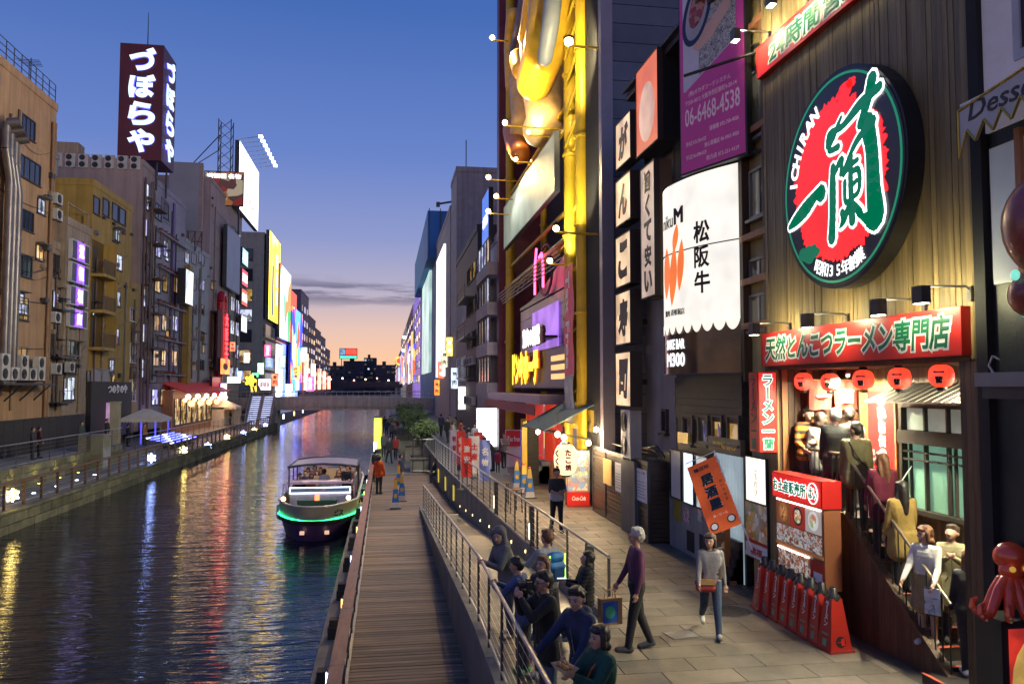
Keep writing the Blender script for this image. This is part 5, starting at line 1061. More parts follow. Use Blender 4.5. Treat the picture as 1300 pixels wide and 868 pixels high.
for i, (px, py, X) in enumerate(((708, 551, 5.0), (716, 555, 5.1), (747, 562, 6.0), (683, 548, 5.3), (757, 545, 6.4))):
    p = onX(px, py, X); t = thing('bulb_lamp', f'bare warm bulb hanging at the snack stall, {ORD[i]} of five from the cabinet side', 'lamp', p, 0, 'bulbs at the snack stall'); G().ball((0, 0, 0), .085, 10, 8).build('globe', glow('bulb_warm', (1, .8, .5), 14, 0), t); G().cyl((0, 0, .08), (0, 0, .6), .008, n=4).build('cord', black, t)
    ld = bpy.data.lights.new('b', 'POINT'); ld.energy = 190; ld.color = (1, .72, .4); ld.shadow_soft_size = .09; lo = bpy.data.objects.new('glow', ld); col.objects.link(lo); lo.parent = t; lo.location = (-.02, -.02, -.12)
cp = onZ(736, 643, 0); cb_ = thing('glass_cabinet', 'glazed snack cabinet on a red drinks base', 'cabinet', (cp.x, cp.y + .3, 0), R(-8)); cw = .36
G().box(-cw, cw, -.3, .3, .02, .46).build('red_base', red, cb_); lettering(cb_, 'Coca-Cola', -.2, .24, .2, .34, g_white, -.301, .02, .003, shear=.2)
G().ring(-cw, cw, .46, 1.75, .03, -.3, -.27).ring(-cw, cw, .46, 1.75, .03, .27, .3).box(-cw, cw, -.3, .3, 1.72, 1.78).build('frame', steel, cb_); G().box(-cw + .02, cw - .02, .2, .26, .46, 1.74).build('back_print', picmat('cabinet_print', [(.5, .4, .3), (.7, .5, .2), (.1, .25, .5), (.5, .1, .08), (.15, .1, .08)], 6, .6), cb_)
for z in (.9, 1.25): G().box(-cw + .03, cw - .03, -.2, .2, z, z + .02).build('shelf', steel, cb_)
for i in range(6): G().box(-.28 + .1 * i, -.2 + .1 * i, -.15, .1, .92 if i % 2 else 1.27, 1.08 if i % 2 else 1.45).build('snack_pack', picmat('pack_print', [(.6, .2, .1), (.1, .3, .6), (.7, .6, .2), (.2, .4, .1)], 14, .2), cb_)
G().box(-cw + .02, cw - .02, -.296, -.288, .49, 1.72).build('glass_pane', mat('clear_glass', (.9, .95, .95), .02, var=0, alpha=.12), cb_); G().box(-.3, .3, -.1, .1, 1.68, 1.71).build('strip_lamp', MATS['strip_white'], cb_)
sp = thing('stall_post_sign', 'orange timber counter box beside the glass cabinet', 'counter', (cp.x + .75, cp.y + .5, 0)); G().box(-.25, .25, -.3, .3, 0, 1.15).build('body', wood_m, sp); G().box(-.28, .28, -.33, .33, 1.15, 1.19).build('top', wood_m, sp); G().cyl((0, 0, 1.19), (0, 0, 1.4), .04).build('bottle', white, sp)
# dark kiosk wall with pillar and steps under the store
kd = thing('dark_kiosk', 'dark brown entrance screen beside the snack stall', 'screen', (5.7, 33.8, 0), FK.rz); G().box(0, 1.2, 0, .15, 0, 2.4).box(2.4, 2.9, -.25, .2, 0, 2.3).build('panel', blackwood, kd); G().box(.5, .95, -.03, -.001, 1.35, 1.9).build('notice', picmat('bill_warm', [(.6, .5, .3), (.3, .2, .1), (.65, .6, .5)], 8, .4), kd)
for i in range(5): G().box(1.2, 2.4, .25 * i - .6, .25 * i + .6, 0, .17 * (i + 1)).build('step', concrete, kd)
# free-standing light panel and flags
lp = thing('white_light_column', 'tall white glowing panel in three squares at the store corner', 'light panel', (5.25, 47.2, .25)); 
for k in range(3): G().box(.03, 1.5, -.02, 0, .05 + k * .76, .78 + k * .76).build('lit_square', glow('panel_white', (.9, .95, 1), 3.0, .05), lp)
G().ring(0, 1.53, 0, 2.36, .04, -.03, .1).box(0, .1, 0, .1, -.25, 0).box(1.43, 1.53, 0, .1, -.25, 0).build('frame', steel_d, lp)
flagc = [('blue and white', (.6, .6, .65), '特価'), ('red and white', (.6, .05, .04), '安売'), ('scarlet', (.65, .04, .03), '激安'), ('white with blue foot', (.62, .6, .6), '土産'), ('red lettered', (.55, .05, .05), '大阪'), ('blue striped', (.15, .2, .5), '名物')]
for i, (px, py) in enumerate(((571, 601), (579, 604), (585, 622), (595, 617), (601, 607), (608, 627))):
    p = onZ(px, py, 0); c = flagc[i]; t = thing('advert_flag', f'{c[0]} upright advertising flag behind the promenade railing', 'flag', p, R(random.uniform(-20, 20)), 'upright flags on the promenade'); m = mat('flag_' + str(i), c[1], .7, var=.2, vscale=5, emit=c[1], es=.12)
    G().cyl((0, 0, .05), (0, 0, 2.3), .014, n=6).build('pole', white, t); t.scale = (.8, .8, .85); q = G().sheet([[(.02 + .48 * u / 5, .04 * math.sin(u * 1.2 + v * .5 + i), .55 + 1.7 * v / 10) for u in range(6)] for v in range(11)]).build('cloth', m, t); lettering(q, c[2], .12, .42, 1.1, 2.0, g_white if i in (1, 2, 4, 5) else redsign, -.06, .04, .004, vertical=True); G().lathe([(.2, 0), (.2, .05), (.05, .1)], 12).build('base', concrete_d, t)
# advertising cones, A-frame, stanchions, bins
cyel = mat('cone_yellow', (.65, .42, .03), .4, var=.1); cblu = mat('cone_blue', (.02, .16, .5), .4, var=.1)
def ad_cone(label, p, h=.95, group='blue and yellow cones', rz=0):
    t = thing('advert_cone', label, 'cone', p, rz, group); b, k = .17, .05
    G().box(-.22, .22, -.22, .22, 0, .04).build('base', steel_d, t)
    for nm, z0, z1, m in (('lower_band', .04, h * .22, offwhite), ('blue_band', h * .22, h * .68, cblu), ('yellow_band', h * .68, h, cyel)):
        r0, r1 = b + (k - b) * z0 / h, b + (k - b) * z1 / h; G().add([(-r0, -r0, z0), (r0, -r0, z0), (r0, r0, z0), (-r0, r0, z0), (-r1, -r1, z1), (r1, -r1, z1), (r1, r1, z1), (-r1, r1, z1)], [(0, 1, 5, 4), (1, 2, 6, 5), (2, 3, 7, 6), (3, 0, 4, 7), (4, 5, 6, 7)]).build(nm, m, t)
    g = G(); r0 = b + (k - b) * .42; g.poly(ell(0, h * .44, .07, .09, 0, 14), -r0 - .012, -r0 + .0).build('yellow_swirl', cyel, t); G().lathe([(.05, h), (.05, h + .04), (.02, h + .06)], 10).build('cap', redsign, t)
for i, (px, py) in enumerate(((656, 620), (665, 626), (672, 632))): ad_cone(f'blue and yellow square cone on the promenade, {ORD[i]} from the shop fronts'.replace('from the shop fronts', 'towards the camera'), onZ(px, py, 0.0) + Vector((0, 0, .005)), h=1.0)
for i, (px, py) in enumerate(((506, 622), (502, 645), (510, 636), (507, 614))): ad_cone(f'blue and white advert cone on the wooden deck, {ORD[i]} of four', onZ(px, py, ZD) + Vector((0, 0, .005)), h=1.15, group='cones on the deck')
af = thing('folding_board', 'red and white folding street board saying tax free', 'street board', onZ(652, 592, 0), R(-10)); G().add([(-.4, -.25, 0), (.4, -.25, 0), (.4, 0, 1.75), (-.4, 0, 1.75), (-.4, -.22, 0), (.4, -.22, 0), (.4, .03, 1.75), (-.4, .03, 1.75)], [(0, 1, 2, 3), (5, 4, 7, 6), (3, 2, 6, 7)]).build('panel', white, af); G().add([(-.38, -.19, .98), (.38, -.19, .98), (.38, -.012, 1.72), (-.38, -.012, 1.72)], [(0, 1, 2, 3)]).build('red_print', redsign, af); lettering(af, 'Tax free', -.3, .3, 1.2, 1.45, g_white, -.16, .03, .004); G().box(-.4, -.36, .0, .4, 0, .04).box(.36, .4, .0, .4, 0, .04).build('leg', steel, af)
for i, (px, py) in enumerate(((643, 602), (663, 612), (680, 609), (695, 603))):
    t = thing('rope_post', f'steel queue post on the promenade, {ORD[i]} from the flags', 'post', onZ(px, py, 0), 0, 'queue posts with red tape'); G().lathe([(.16, 0), (.16, .02), (.03, .05), (.025, .95), (.04, .96), (.04, 1.0), (.01, 1.02)], 12).build('post', steel, t)
qa, qb, qc = onZ(643, 602, 0), onZ(663, 612, 0), onZ(695, 603, 0); tp = thing('queue_tape', 'red queue tape strung between the steel posts', 'tape', qa); G().add([(0, 0, .9), qb - qa + Vector((0, 0, .9)), qb - qa + Vector((0, 0, .96)), (0, 0, .96)], [(0, 1, 2, 3)]).add([qb - qa + Vector((0, 0, .9)), qc - qa + Vector((0, 0, .9)), qc - qa + Vector((0, 0, .96)), qb - qa + Vector((0, 0, .96))], [(0, 1, 2, 3)]).build('ribbon', redsign, tp)
for i, (px, py) in enumerate(((637, 640), (652, 650))):
    t = thing('stool', f'thin metal stool behind the promenade railing, {"farther" if i == 0 else "closer"} of the pair', 'stool', onZ(px, py, 0), R(20 * i), 'metal stools'); G().box(-.22, .22, -.2, .2, .68, .71).build('seat', wood_d, t)
    for a in (-1, 1):
        for b in (-1, 1): G().cyl((a * .2, b * .18, 0), (a * .18, b * .16, .68), .014, n=6).build('leg', black, t)
# ================================================================== shops and towers beyond, canal side right
def tower(name, label, px_near, px_far, H, d, m, winspec, z=0, X=6.6, par=.5, ref=450):
    Yn, Yf = onX(px_near, ref, X).y, onX(px_far, ref, X).y; f = Fac('R', X, Yf); t = block(name, label, 'building', f, Yf - Yn, d, H, m, z, parapet=par); return t, f, Yf - Yn
def grid_windows(t, x0, x1, z0, z1, nx, nz, panes, frame, wfrac=.7, hfrac=.55, mull=2, y=0):
    dx, dz = (x1 - x0) / nx, (z1 - z0) / nz
    for j in range(nz):
        for i in range(nx):
            a = x0 + dx * (i + .5 - wfrac / 2); b = z0 + dz * (j + .5 - hfrac / 2); window(t, a, a + dx * wfrac, b, b + dz * hfrac, random.choice(panes), frame, mull, y=y, sill=False)
mauveb = mat('mauve_block', (.25, .22, .27), .6, var=.15, streak=.2); darkb = mat('dark_block', (.045, .042, .05), .6, var=.2); greyb = mat('grey_block', (.28, .27, .28), .7, var=.12, streak=.2); bluescaf = mat('scaffold_net', (.02, .09, .24), .7, var=.25, vscale=.3)
t, f, w_ = tower('bay_window_block', 'mauve block with stacked bay windows next to the discount store', 637, 606, 12.6, 9, mauveb, None)
for j in range(4):
    z = 3.3 + j * 2.35; b_ = G().box(w_ - 6.2, w_ - .4, -.8, 0, z, z + .75).build('bay', mauveb, t)
    for i in range(4): window(t, w_ - 6.1 + i * 1.42, w_ - 6.1 + i * 1.42 + 1.36, z + .77, z + 2.3, random.choice((W_blue, W_dim, W_dark, W_warm)), frame_d, 1, y=-.62, sill=False)
    window(t, .4, w_ - 6.6, z + .3, z + 2.0, random.choice((W_dark, W_dim)), frame_d, 4, y=0, sill=False)
# its end wall faces the camera
def endwin(t, w_, yy0, yy1, z0, z1, m):   # a window in the wall that faces the bridge
    o = window(t, 0, yy1 - yy0, z0, z1, m, frame_d, 2); o.rotation_euler[2] = R(90); o.location = (w_, yy0, 0); return o
for j in range(4): endwin(t, w_ - .001, .3, 2.2, 4.1 + j * 2.35, 5.6 + j * 2.35, random.choice((W_gold, W_dark, W_dim)))
bl, W_, H_, y_ = board('tilted blue lit billboard on the bay window block roof', f, (w_ - 6.5, w_ - 3, 12.8, 16.2), mat('billboard_blue', (.02, .1, .5), .3, emit=(.04, .2, .9), es=.8, evar=.3, evs=.5), black, 'billboard', d=.3, off=.1); lettering(bl, 'ホテル', .5, W_ - .5, 1.2, 2.0, g_whitelit, y_, .04, .02)
t, f, w_ = tower('black_slat_block', 'black block with narrow windows and slatted roof screen', 606, 579, 15.3, 10, darkb, None)
grid_windows(t, 1, w_ - 8, 8.5, 12, 9, 1, [W_dim, W_white], frame_w, .5, .5, 1); grid_windows(t, 1, w_ - 8, 3.2, 7.5, 9, 1, [W_dim, W_dark, W_white], frame_w, .5, .5, 1); grid_windows(t, w_ - 7.5, w_ - .5, 3.5, 14, 3, 4, [W_dark, W_dim, W_gold], frame_d, .7, .5)
for i in range(12): G().box(w_ + .01, w_ + .1, .3 + i * .8, .75 + i * .8, 12.2, 15.2).build('slat', steel_d, t)
o = endwin(t, w_ - .001, .5, 2.6, 9.6, 11.4, W_warm)
for j in range(3): G().box(w_ - 6.5, w_ - .3, -.95, -.1, 4.4 + 3.0 * j, 4.5 + 3.0 * j).ring(w_ - 6.5, w_ - .3, 4.5 + 3 * j, 5.4 + 3 * j, .05, -.95, -.9).build('balcony', steel_d, t)
for i in range(10): ac_unit(f'outdoor air conditioner on the black block wall, {ORD[i % 5]} from the store on shelf {"below" if i < 5 else "above"}', (6.25, onX(606, 450, 6.6).y + 1 + 1.3 * (i % 5), 2.4 + 3 * (i // 5)), FK.rz, 'air conditioners of the black block')
t, f, w_ = tower('plain_grey_block', 'blank light grey block rising behind the black slatted roof', 579, 572, 24.6, 9, greyb, None); G().cyl((w_ - 1, 1, 24.6), (w_ - 1, 1, 28), .05).build('mast', steel_d, t)
t, f, w_ = tower('white_fascia_block', 'pale block with a glowing white vertical fascia', 571, 553, 22.5, 8, greyb, None); G().box(w_ * .2, w_ * .75, -.25, -.02, 5, 20).build('lit_fascia', glow('fascia_white', (.95, .97, 1), 1.4, .1, .3), t); G().box(w_ + .01, w_ + .2, .4, 5.2, 11.5, 19.5).build('lit_end_panel', mat('end_panel', (.6, .6, .62), .4, emit=(.8, .82, .9), es=.55, evar=.3, evs=.2), t); s_ = lettering(t, 'D', 0, 1.0, 13.6, 14.6, redsign, 0, .06, .02); s_.rotation_euler[2] = R(90); s_.location = (w_ + .22, 1.0, 0); G().box(w_ + .01, w_ + .21, .4, 5.2, 10.3, 11.3).build('red_band', redsign, t)
for k, (px, yt, c, nm) in enumerate(((560, 455, (1, .9, .6), 'cream'), (556, 470, (1, .15, .05), 'scarlet'), (572, 480, (.7, .8, 1), 'pale blue'), (566, 440, (1, .75, .2), 'amber'), (551, 492, (1, .3, .05), 'orange'), (581, 505, (1, .9, .8), 'milky'))):
    p = onX(px, yt, 5.9); q = thing('blade_sign', f'small {nm} lit blade sign on the street beyond the black block', 'sign', p, 0, 'blade signs of the far shops'); G().box(0, .7, -.1, .1, -1.0, 1.0).build('casing', steel_d, q); G().box(.04, .66, -.115, -.101, -.95, .95).build('lit_face', glow('blade_' + nm.replace(' ', '_'), c, 1.6, .4, 3), q); lettering(q, '酒場'if k % 2 else '焼肉', .15, .55, -.8, .8, black if k % 2 == 0 else g_whitelit, -.116, .03, .006, vertical=True)
t, f, w_ = tower('netted_tower', 'blue netted scaffold tower with a crane boom on top', 553, 534, 24, 10, bluescaf, None); top_ = G().box(-.8, w_ + .8, -1.2, 11, 21.2, 27.6).build('net_crown', mat('net_blue', (.03, .16, .42), .7, var=.2, vscale=.4, stretch=(1, 1, .2)), t)
for i in range(9): G().cyl((w_ + .85, -1 + i * 1.5, 21.2), (w_ + .85, -1 + i * 1.5, 27.9), .06, n=6).build('scaffold_pole', steel_d, t)
G().cyl((w_ - 2, 7, 27.6), (w_ - 2, 2.5, 29.6), .16).cyl((w_ - 2, 2.5, 29.6), (w_ - 2, .5, 29.2), .14).box(w_ - 2.3, w_ - 1.7, .1, .6, 28.8, 29.4).build('crane_boom', steel_d, t); G().box(w_ * .3, w_ * .8, -.4, -.02, 6, 21).build('pale_screen', glow('screen_mint', (.6, .9, .8), .7, .4, .2), t); G().box(w_ + .01, w_ + .15, 0, 3, 3, 12).build('lit_end_sign', picmat('far_sign_mix', [(.8, .8, .9), (.7, .1, .1), (.3, .3, .8), (.9, .9, .8)], .6, 1.0), t)
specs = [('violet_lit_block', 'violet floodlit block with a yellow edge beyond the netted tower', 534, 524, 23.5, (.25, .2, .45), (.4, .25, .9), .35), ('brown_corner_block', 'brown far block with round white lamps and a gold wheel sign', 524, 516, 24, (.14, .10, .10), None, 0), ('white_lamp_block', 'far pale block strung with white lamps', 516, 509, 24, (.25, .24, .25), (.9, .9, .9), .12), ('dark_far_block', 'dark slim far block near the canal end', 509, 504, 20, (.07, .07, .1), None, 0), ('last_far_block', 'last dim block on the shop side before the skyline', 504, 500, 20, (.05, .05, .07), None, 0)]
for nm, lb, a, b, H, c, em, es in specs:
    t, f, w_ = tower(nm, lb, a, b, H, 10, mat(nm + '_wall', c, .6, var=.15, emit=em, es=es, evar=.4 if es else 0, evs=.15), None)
    grid_windows(t, .5, w_ - .5, 4, H - 2, 4, 6, [W_white, W_blue, W_dark, W_warm], frame_d, .75, .5, 1)
    G().box(w_ * .45, w_ * .9, -1.2, -.9, 5, H * .65).build('blade_sign', picmat(nm + '_sign', [(.6, .62, .8), (.1, .1, .8), (.8, .12, .03), (.8, .5, .08), (.03, .03, .05)], .4, 1.3), t)
    G().box(w_ * .1, w_ * .3, -1.3, -1.0, 4.5, H * .5).build('blade_sign', glow(nm + '_lamp', (.8, .88, 1), 1.1, .7, .4), t)
    for k in range(3): endwin(t, w_ - .001, 1, 8, 5 + k * 4, 7 + k * 4, random.choice((W_white, W_blue, W_dark)))
p = onX(507, 458, 5.6); gw_ = thing('gold_wheel_sign', 'round gold and red illuminated wheel sign far down the shop row', 'sign', p); G().lathe([(0, 0), (1.6, 0)], 20) ; g = G(); g.poly(ell(0, 0, 2.0, 2.0, 0, 16), 0, .3); g.build('disc', glow('wheel_gold', (1, .6, .1), 1.3, .5, .8), gw_); G().poly(ell(0, 0, 1.1, 1.1, 0, 12), -.05, -.01).build('hub', glow('wheel_red', (1, .08, .05), 1.2, .3, 1), gw_)
for i in range(4):
    p = onX(513 - i * .8, 428 + i * 17, 6.2); t = thing('facade_lamp', f'white starry lamp on the far pale block, {ORD[i]} from the top', 'lamp', p, 0, 'lamps on the far pale block'); G().ball((0, 0, 0), .5, 10, 8).build('globe', glow('far_lamp', (1, 1, 1), 12, 0), t); G().cyl((0, 0, 0), (.5, 0, 0), .08, n=6).build('bracket', steel_d, t)
# ================================================================== opposite bank
XL = -21.0
ZT = -.7            # terrace level farther down the bank
qst = mat('quay_stone', (.13, .125, .075), .75, var=.35, vscale=2, bump=.5, bscale=9, piece=.3)
lw = tag(G().box(-17.4, -14.75, -10, 115, -3, ZD).build('quay_walkway', mat('quay_walk', (.17, .165, .16), .6, var=.2)), kind='structure')
tag(G().box(-60, -17.4, -10, 57.5, -3, -.0).build('upper_terrace', mat('terrace_paving', (.16, .155, .15), .6, var=.2)), kind='structure'); tag(G().box(-60, -17.4, 57.5, 470, -3, ZT).build('lower_terrace', MATS['terrace_paving']), kind='structure')
qw = thing('quay_wall', 'low mossy stone quay wall along the far side of the canal', 'wall', (-14.6, 28, ZW))
y = 0
while y < 86:
    for j in range(2):
        off = .5 * j; piece('stone', 1.16, .3, .36, qst, qw, (-.14 + random.uniform(-.012, .012), y + off, -.05 + .4 * j), rz=math.pi / 2, bev=.02)
    piece('coping_stone', 1.95, .42, .1, qst, qw, (-.17, y, .75), rz=math.pi / 2, bev=.015) if int(y / 1.2) % 2 == 0 or 1 else None
    y += 1.2
G().box(-.12, -.05, -40, 86, -.8, .3).build('waterline', mat('wet_stone', (.03, .03, .02), .35), qw)
brownp = mat('brown_rail', (.16, .095, .06), .5, .1, var=.2)
ql = thing('quay_railing', 'brown timber-topped railing along the opposite quay', 'railing', (-14.95, 28, ZD))
for i in range(50): piece('post', .1, .12, 1.0, brownp, ql, (0, i * 1.75, 0))
G().box(-.09, .09, -1, 87, 1.0, 1.07).build('top_rail', brownp, ql)
g = G()
for z in (.25, .45, .65, .85): g.cyl((0, -1, z), (0, 87, z), .009, n=4)
g.build('wire', steel, ql)
G().box(-17.42, -17.36, 30, 57.4, -1.1, .1).build('x', concrete) if 0 else None
tag(G().box(-.03, .03, 0, 50, 0, .012).build('painted_line', mat('painted_white', (.5, .5, .48), .6), None, (-15.4, 30, ZD + .004)), 'thin white painted line along the quay walkway', 'marking')
tw = thing('terrace_wall', 'mossy yellow-lit wall below the upper terrace', 'wall', (-17.4, 30, ZD)); 
for i in range(20):
    for j in range(3): piece('stone', 1.32, .1, .34, qst, tw, (.03, .7 + i * 1.36 + (.6 if j % 2 else 0), .0 + .36 * j), rz=math.pi / 2, bev=.015)
railing('pale steel railing along the upper terrace opposite', [(-17.3, 57, 0), (-17.3, 28, 0)], h=1.1, step=1.9, wires=4); railing('dark steel railing along the lower terrace with the tents', [(-17.3, 57.8, ZT), (-17.3, 112, ZT)], h=1.1, step=2.2, wires=3)
railing('short steel handrail down on the quay walkway', [(-16.9, 38, ZD), (-16.9, 30, ZD)], h=1.0, step=2, wires=2)
ug = glow('uplight', (1, .72, .12), 10, 0)
for i in range(5):
    Y = 38.5 + i * 2.6; t = thing('wall_uplight', f'yellow uplight at the foot of the terrace wall, {ORD[i]} along from the handrail', 'light', (-17.1, Y, ZD), 0, 'yellow uplights'); G().lathe([(.1, 0), (.1, .06), (.07, .08)], 12).build('body', steel_d, t); G().cyl((0, 0, .081), (0, 0, .09), .065, n=12).build('lens', ug, t)
    ld = bpy.data.lights.new('u', 'SPOT'); ld.energy = 45; ld.color = (1, .78, .12); ld.spot_size = R(120); ld.spot_blend = .7; lo = bpy.data.objects.new('bulb', ld); col.objects.link(lo); lo.parent = t; lo.location = (0, 0, .12); lo.rotation_euler = (R(180), R(18), 0)
    t = thing('walkway_light', f'white floor light on the quay walkway, {ORD[i]} along from the handrail', 'light', (-15.9, Y - 1, ZD), 0, 'white floor lights'); G().lathe([(.1, 0), (.1, .04)], 12).build('rim', steel, t); G().cyl((0, 0, .041), (0, 0, .06), .08, n=10).build('lens', glow('floor_white', (.85, .88, 1), 12, 0), t)
# snowflake lights on the railing
fl_w = glow('flake_warm', (1, .72, .2), 22, 0); fl_b = glow('flake_blue', (.3, .42, 1), 26, 0)
def flake(label, p, s, m):
    t = thing('snowflake_light', label, 'light', p, 0, 'snowflake lights on the quay railing'); g = G()
    for k in range(6):
        a = math.pi / 3 * k + .52; dx, dz = math.cos(a), math.sin(a); g.cyl((0, 0, 0), (dx * s, 0, dz * s), .035, n=5)
        for q in (-1, 1): b = a + q * .9; g.cyl((dx * s * .55, 0, dz * s * .55), (dx * s * .55 + math.cos(b) * s * .3, 0, dz * s * .55 + math.sin(b) * s * .3), .03, n=4)
    g.build('light_tube', m, t); G().box(-.03, .03, .03, .08, -s, s).build('bracket', steel_d, t)
for i, (px, py) in enumerate(((16, 628), (192, 581), (233, 571), (264, 566), (288, 555), (309, 550), (323, 546), (337, 540))):
    p = onX(px, py, -14.85); flake(f'{"blue-white" if i % 2 else "warm white"} snowflake light on the quay railing, {ORD[i]} from the near end', p, .27 if i < 1 else .3, fl_b if i % 2 else fl_w)
# ------------------------------------------------------------------ buildings of the opposite bank
def lbuild(name, label, pxa, pxb, H, d, m, X=XL, par=.5, z=0, ref=450, courses=True):
    Ya, Yb = onX(pxa, ref, X).y, onX(pxb, ref, X).y; f = Fac('L', X, Ya); return block(name, label, 'building', f, Yb - Ya, d, H - z, m, z, parapet=par, courses=courses), f, Yb - Ya
def lwin(t, f, xl, yt, yb, xr, pane, frame=frame_a, nx=2, off=0, nz=1):
    r_ = f.rect(xl, yt, yb, xr, off); z = t.location.z; return window(t, r_[0], r_[1], r_[2] - z, r_[3] - z, pane, frame, nx, nz, y=-off)
orange = mat('orange_render', (.43, .26, .13), .75, var=.14, vscale=.7, streak=.22, bump=.2); mauvel = mat('mauve_render', (.26, .19, .20), .8, var=.15, streak=.2); beige = mat('beige_render', (.34, .26, .18), .8, var=.15, streak=.25)
yellow = mat('yellow_render', (.40, .255, .055), .75, var=.14, vscale=.6, streak=.2); pink = mat('pink_render', (.36, .26, .23), .8, var=.12, vscale=.4, streak=.18); lil = mat('lilac_tile', (.30, .27, .31), .6, var=.12, streak=.12); lgrey = mat('light_grey_render', (.36, .35, .34), .75, var=.12, streak=.15)
t0_, f0_, w0_ = lbuild('mauve_house', 'mauve rendered house with fat exhaust ducts at the picture edge', -110, -14, 20.3, 10, mauvel)
dm = mat('duct_steel', (.2, .18, .17), .4, .7, var=.25)
for i, (dx, zt) in enumerate(((w0_ + 1.75, 17.6), (w0_ + 1.2, 17.9), (w0_ + .65, 18.2))):
    q = thing('exhaust_duct', f'fat bent exhaust duct climbing the wall, {ORD[i]} from the orange house', 'duct', (XL + .45, f0_.o + dx, 0), 0, 'exhaust ducts'); g = G().cyl((0, 0, 4), (0, 0, zt - 3), .22, n=12).cyl((0, 0, zt - 3), (-.05, -.5, zt - 1.4), .22, n=12).cyl((-.05, -.5, zt - 1.4), (-.05, -.5, zt), .22, n=12); g.build('pipe', dm, q); G().cyl((-.05, -.5, zt), (.55, -.3, zt + .15), .26, n=12).build('hood', dm, q)
    for z in (6, 9, 12): G().cyl((0, 0, z), (0, 0, z + .08), .26, n=12).build('collar', dm, q)
t1, f1, w1 = lbuild('orange_house', 'tall orange rendered house with a roof terrace railing', -14, 62, 21.4, 10, orange)
for a, yt, yb, b, pm, nx in ((27, 143, 170, 44, W_dark, 3), (23, 193, 222, 51, W_dark, 4), (15, 258, 285, 42, W_dark, 5), (10, 315, 345, 40, W_dark, 5), (6, 372, 402, 35, W_gold, 5), (4, 438, 468, 33, W_warm, 4)): lwin(t1, f1, a, yt, yb, b, pm, frame_d, nx)
lwin(t1, f1, 22, 384, 398, 35, W_white, frame_d, 3, .1)
for x in (w1 - .45, w1 - .75): G().cyl((x, -.15, .2), (x, -.15, 20.5), .09, n=8).build('downpipe', mat('pipe_ochre', (.28, .16, .08), .6, var=.2), t1)
g = G()
for i in range(9): x = w1 * i / 8; g.cyl((x, .1, 21.9), (x, .1, 23.1), .03, n=5)
for z in (22.3, 22.7, 23.1): g.cyl((0, .1, z), (w1, .1, z), .025, n=5)
g.cyl((0, .1, 23.1), (0, 5, 23.1), .025, n=5).cyl((0, .1, 22.5), (0, 5, 22.5), .025, n=5); g.build('roof_railing', steel_d, t1)
for k, z in enumerate((9.0, 12.2, 15.4)): G().box(w1 - 1.6, w1 - 1.1, -.35, 0, z, z + .25).build('vent_hood', steel_d, t1); 
g = G()
for z in (6.1, 8.9, 11.6, 14.6): g.tube([(.2, -.05, z), (w1 * .4, -.06, z - .12), (w1 - .9, -.05, z + .05)], .025, 5)
g.build('cable', black, t1)
def antenna(label, p, h):
    t = thing('roof_antenna', label, 'antenna', p); g = G().cyl((0, 0, 0), (0, 0, h), .035, n=5); g.build('mast', steel_d, t); g = G()
    for k in range(5): g.cyl((-.7 + .05 * k, -.5 + .25 * k, h - .3), (.7 - .05 * k, -.5 + .25 * k, h - .3), .02, n=4)
    g.cyl((0, -.6, h - .3), (0, .6, h - .3), .02, n=4); g.build('boom', steel_d, t)
antenna('comb-shaped aerial on the orange house roof', (-22.4, 54, 21.9), 2.7); antenna('small aerial on the grey stair tower', (-29, 61, 22.3), 2.2)
q = tag(G().cyl((0, 0, 0), (0, 0, 8), .05, .02, 6).build('roof_mast', steel_d, None, (-24.2, 57.5, 15.5)), 'tall thin mast behind the orange house', 'mast')
tt, ft, wt = lbuild('grey_stair_tower', 'pale grey stair tower rising behind the orange house', 60, 71, 22.2, 6, lgrey, X=-26.5, ref=300)
for k in range(3): window(tt, .8, 1.8, 14 + 2.4 * k, 15.4 + 2.4 * k, W_dark, frame_d, 1)
t2, f2, w2 = lbuild('narrow_beige_house', 'narrow beige house crowded with air conditioners between orange and violet fronts', 62, 80, 12.8, 9, beige, X=XL - .4)
for a, yt, yb, b, pm in ((66, 368, 390, 76, W_white), (64, 420, 450, 76, W_dim), (64, 320, 350, 76, W_dark), (66, 470, 495, 77, W_dim)): lwin(t2, f2, a, yt, yb, b, pm, frame_d, 2)
for k, py in enumerate((395, 455, 512)): z = f2.pt(70, py)[1]; G().box(.1, w2 - .1, -.7, 0, z, z + .1).ring(.1, w2 - .1, z + .1, z + .85, .04, -.7, -.66).build('balcony', steel_d, t2)
G().box(.2, w2 - .2, .5, 4, 12.8, 14.6).build('roof_shed', pink, t2)
t3, f3, w3 = lbuild('violet_sign_house', 'slim beige house carrying a column of violet lit characters', 80, 111, 14.6, 9, beige)
violet = glow('violet_bulbs', (.28, .08, 1), 1.6, .35, 7); vwhite = glow('violet_white', (.8, .8, 1), 2.2, .2, 8)
for i, (yt, yb, dx) in enumerate(((302, 328, 1.6), (331, 357, .8), (361, 386, -.6), (390, 414, -1.6))):
    r_ = f3.rect(84 + dx, yt, yb, 107 + dx); b_, W_, H_, y_ = board(f'dark panel with one violet-white lit character, {ORD[i]} from the top', f3, r_, mat('panel_charcoal', (.06, .055, .06), .4), frame_w, 'violet_character_sign', d=.25, t=.08, off=.05, group='violet character signs')
    q = G().box(W_ * .28, W_ * .66, y_ - .08, y_ - .01, H_ * .04, H_ * .96).build('bulb_field', violet, b_); lettering(q, '道頓堀店'[i], W_ * .33, W_ * .61, H_ * .14, H_ * .86, vwhite, y_ - .081, .06, .01)
G().ring(.2, w3 - .3, 14.6, 16.1, .08, .05, .12).build('roof_frame', beige, t3)
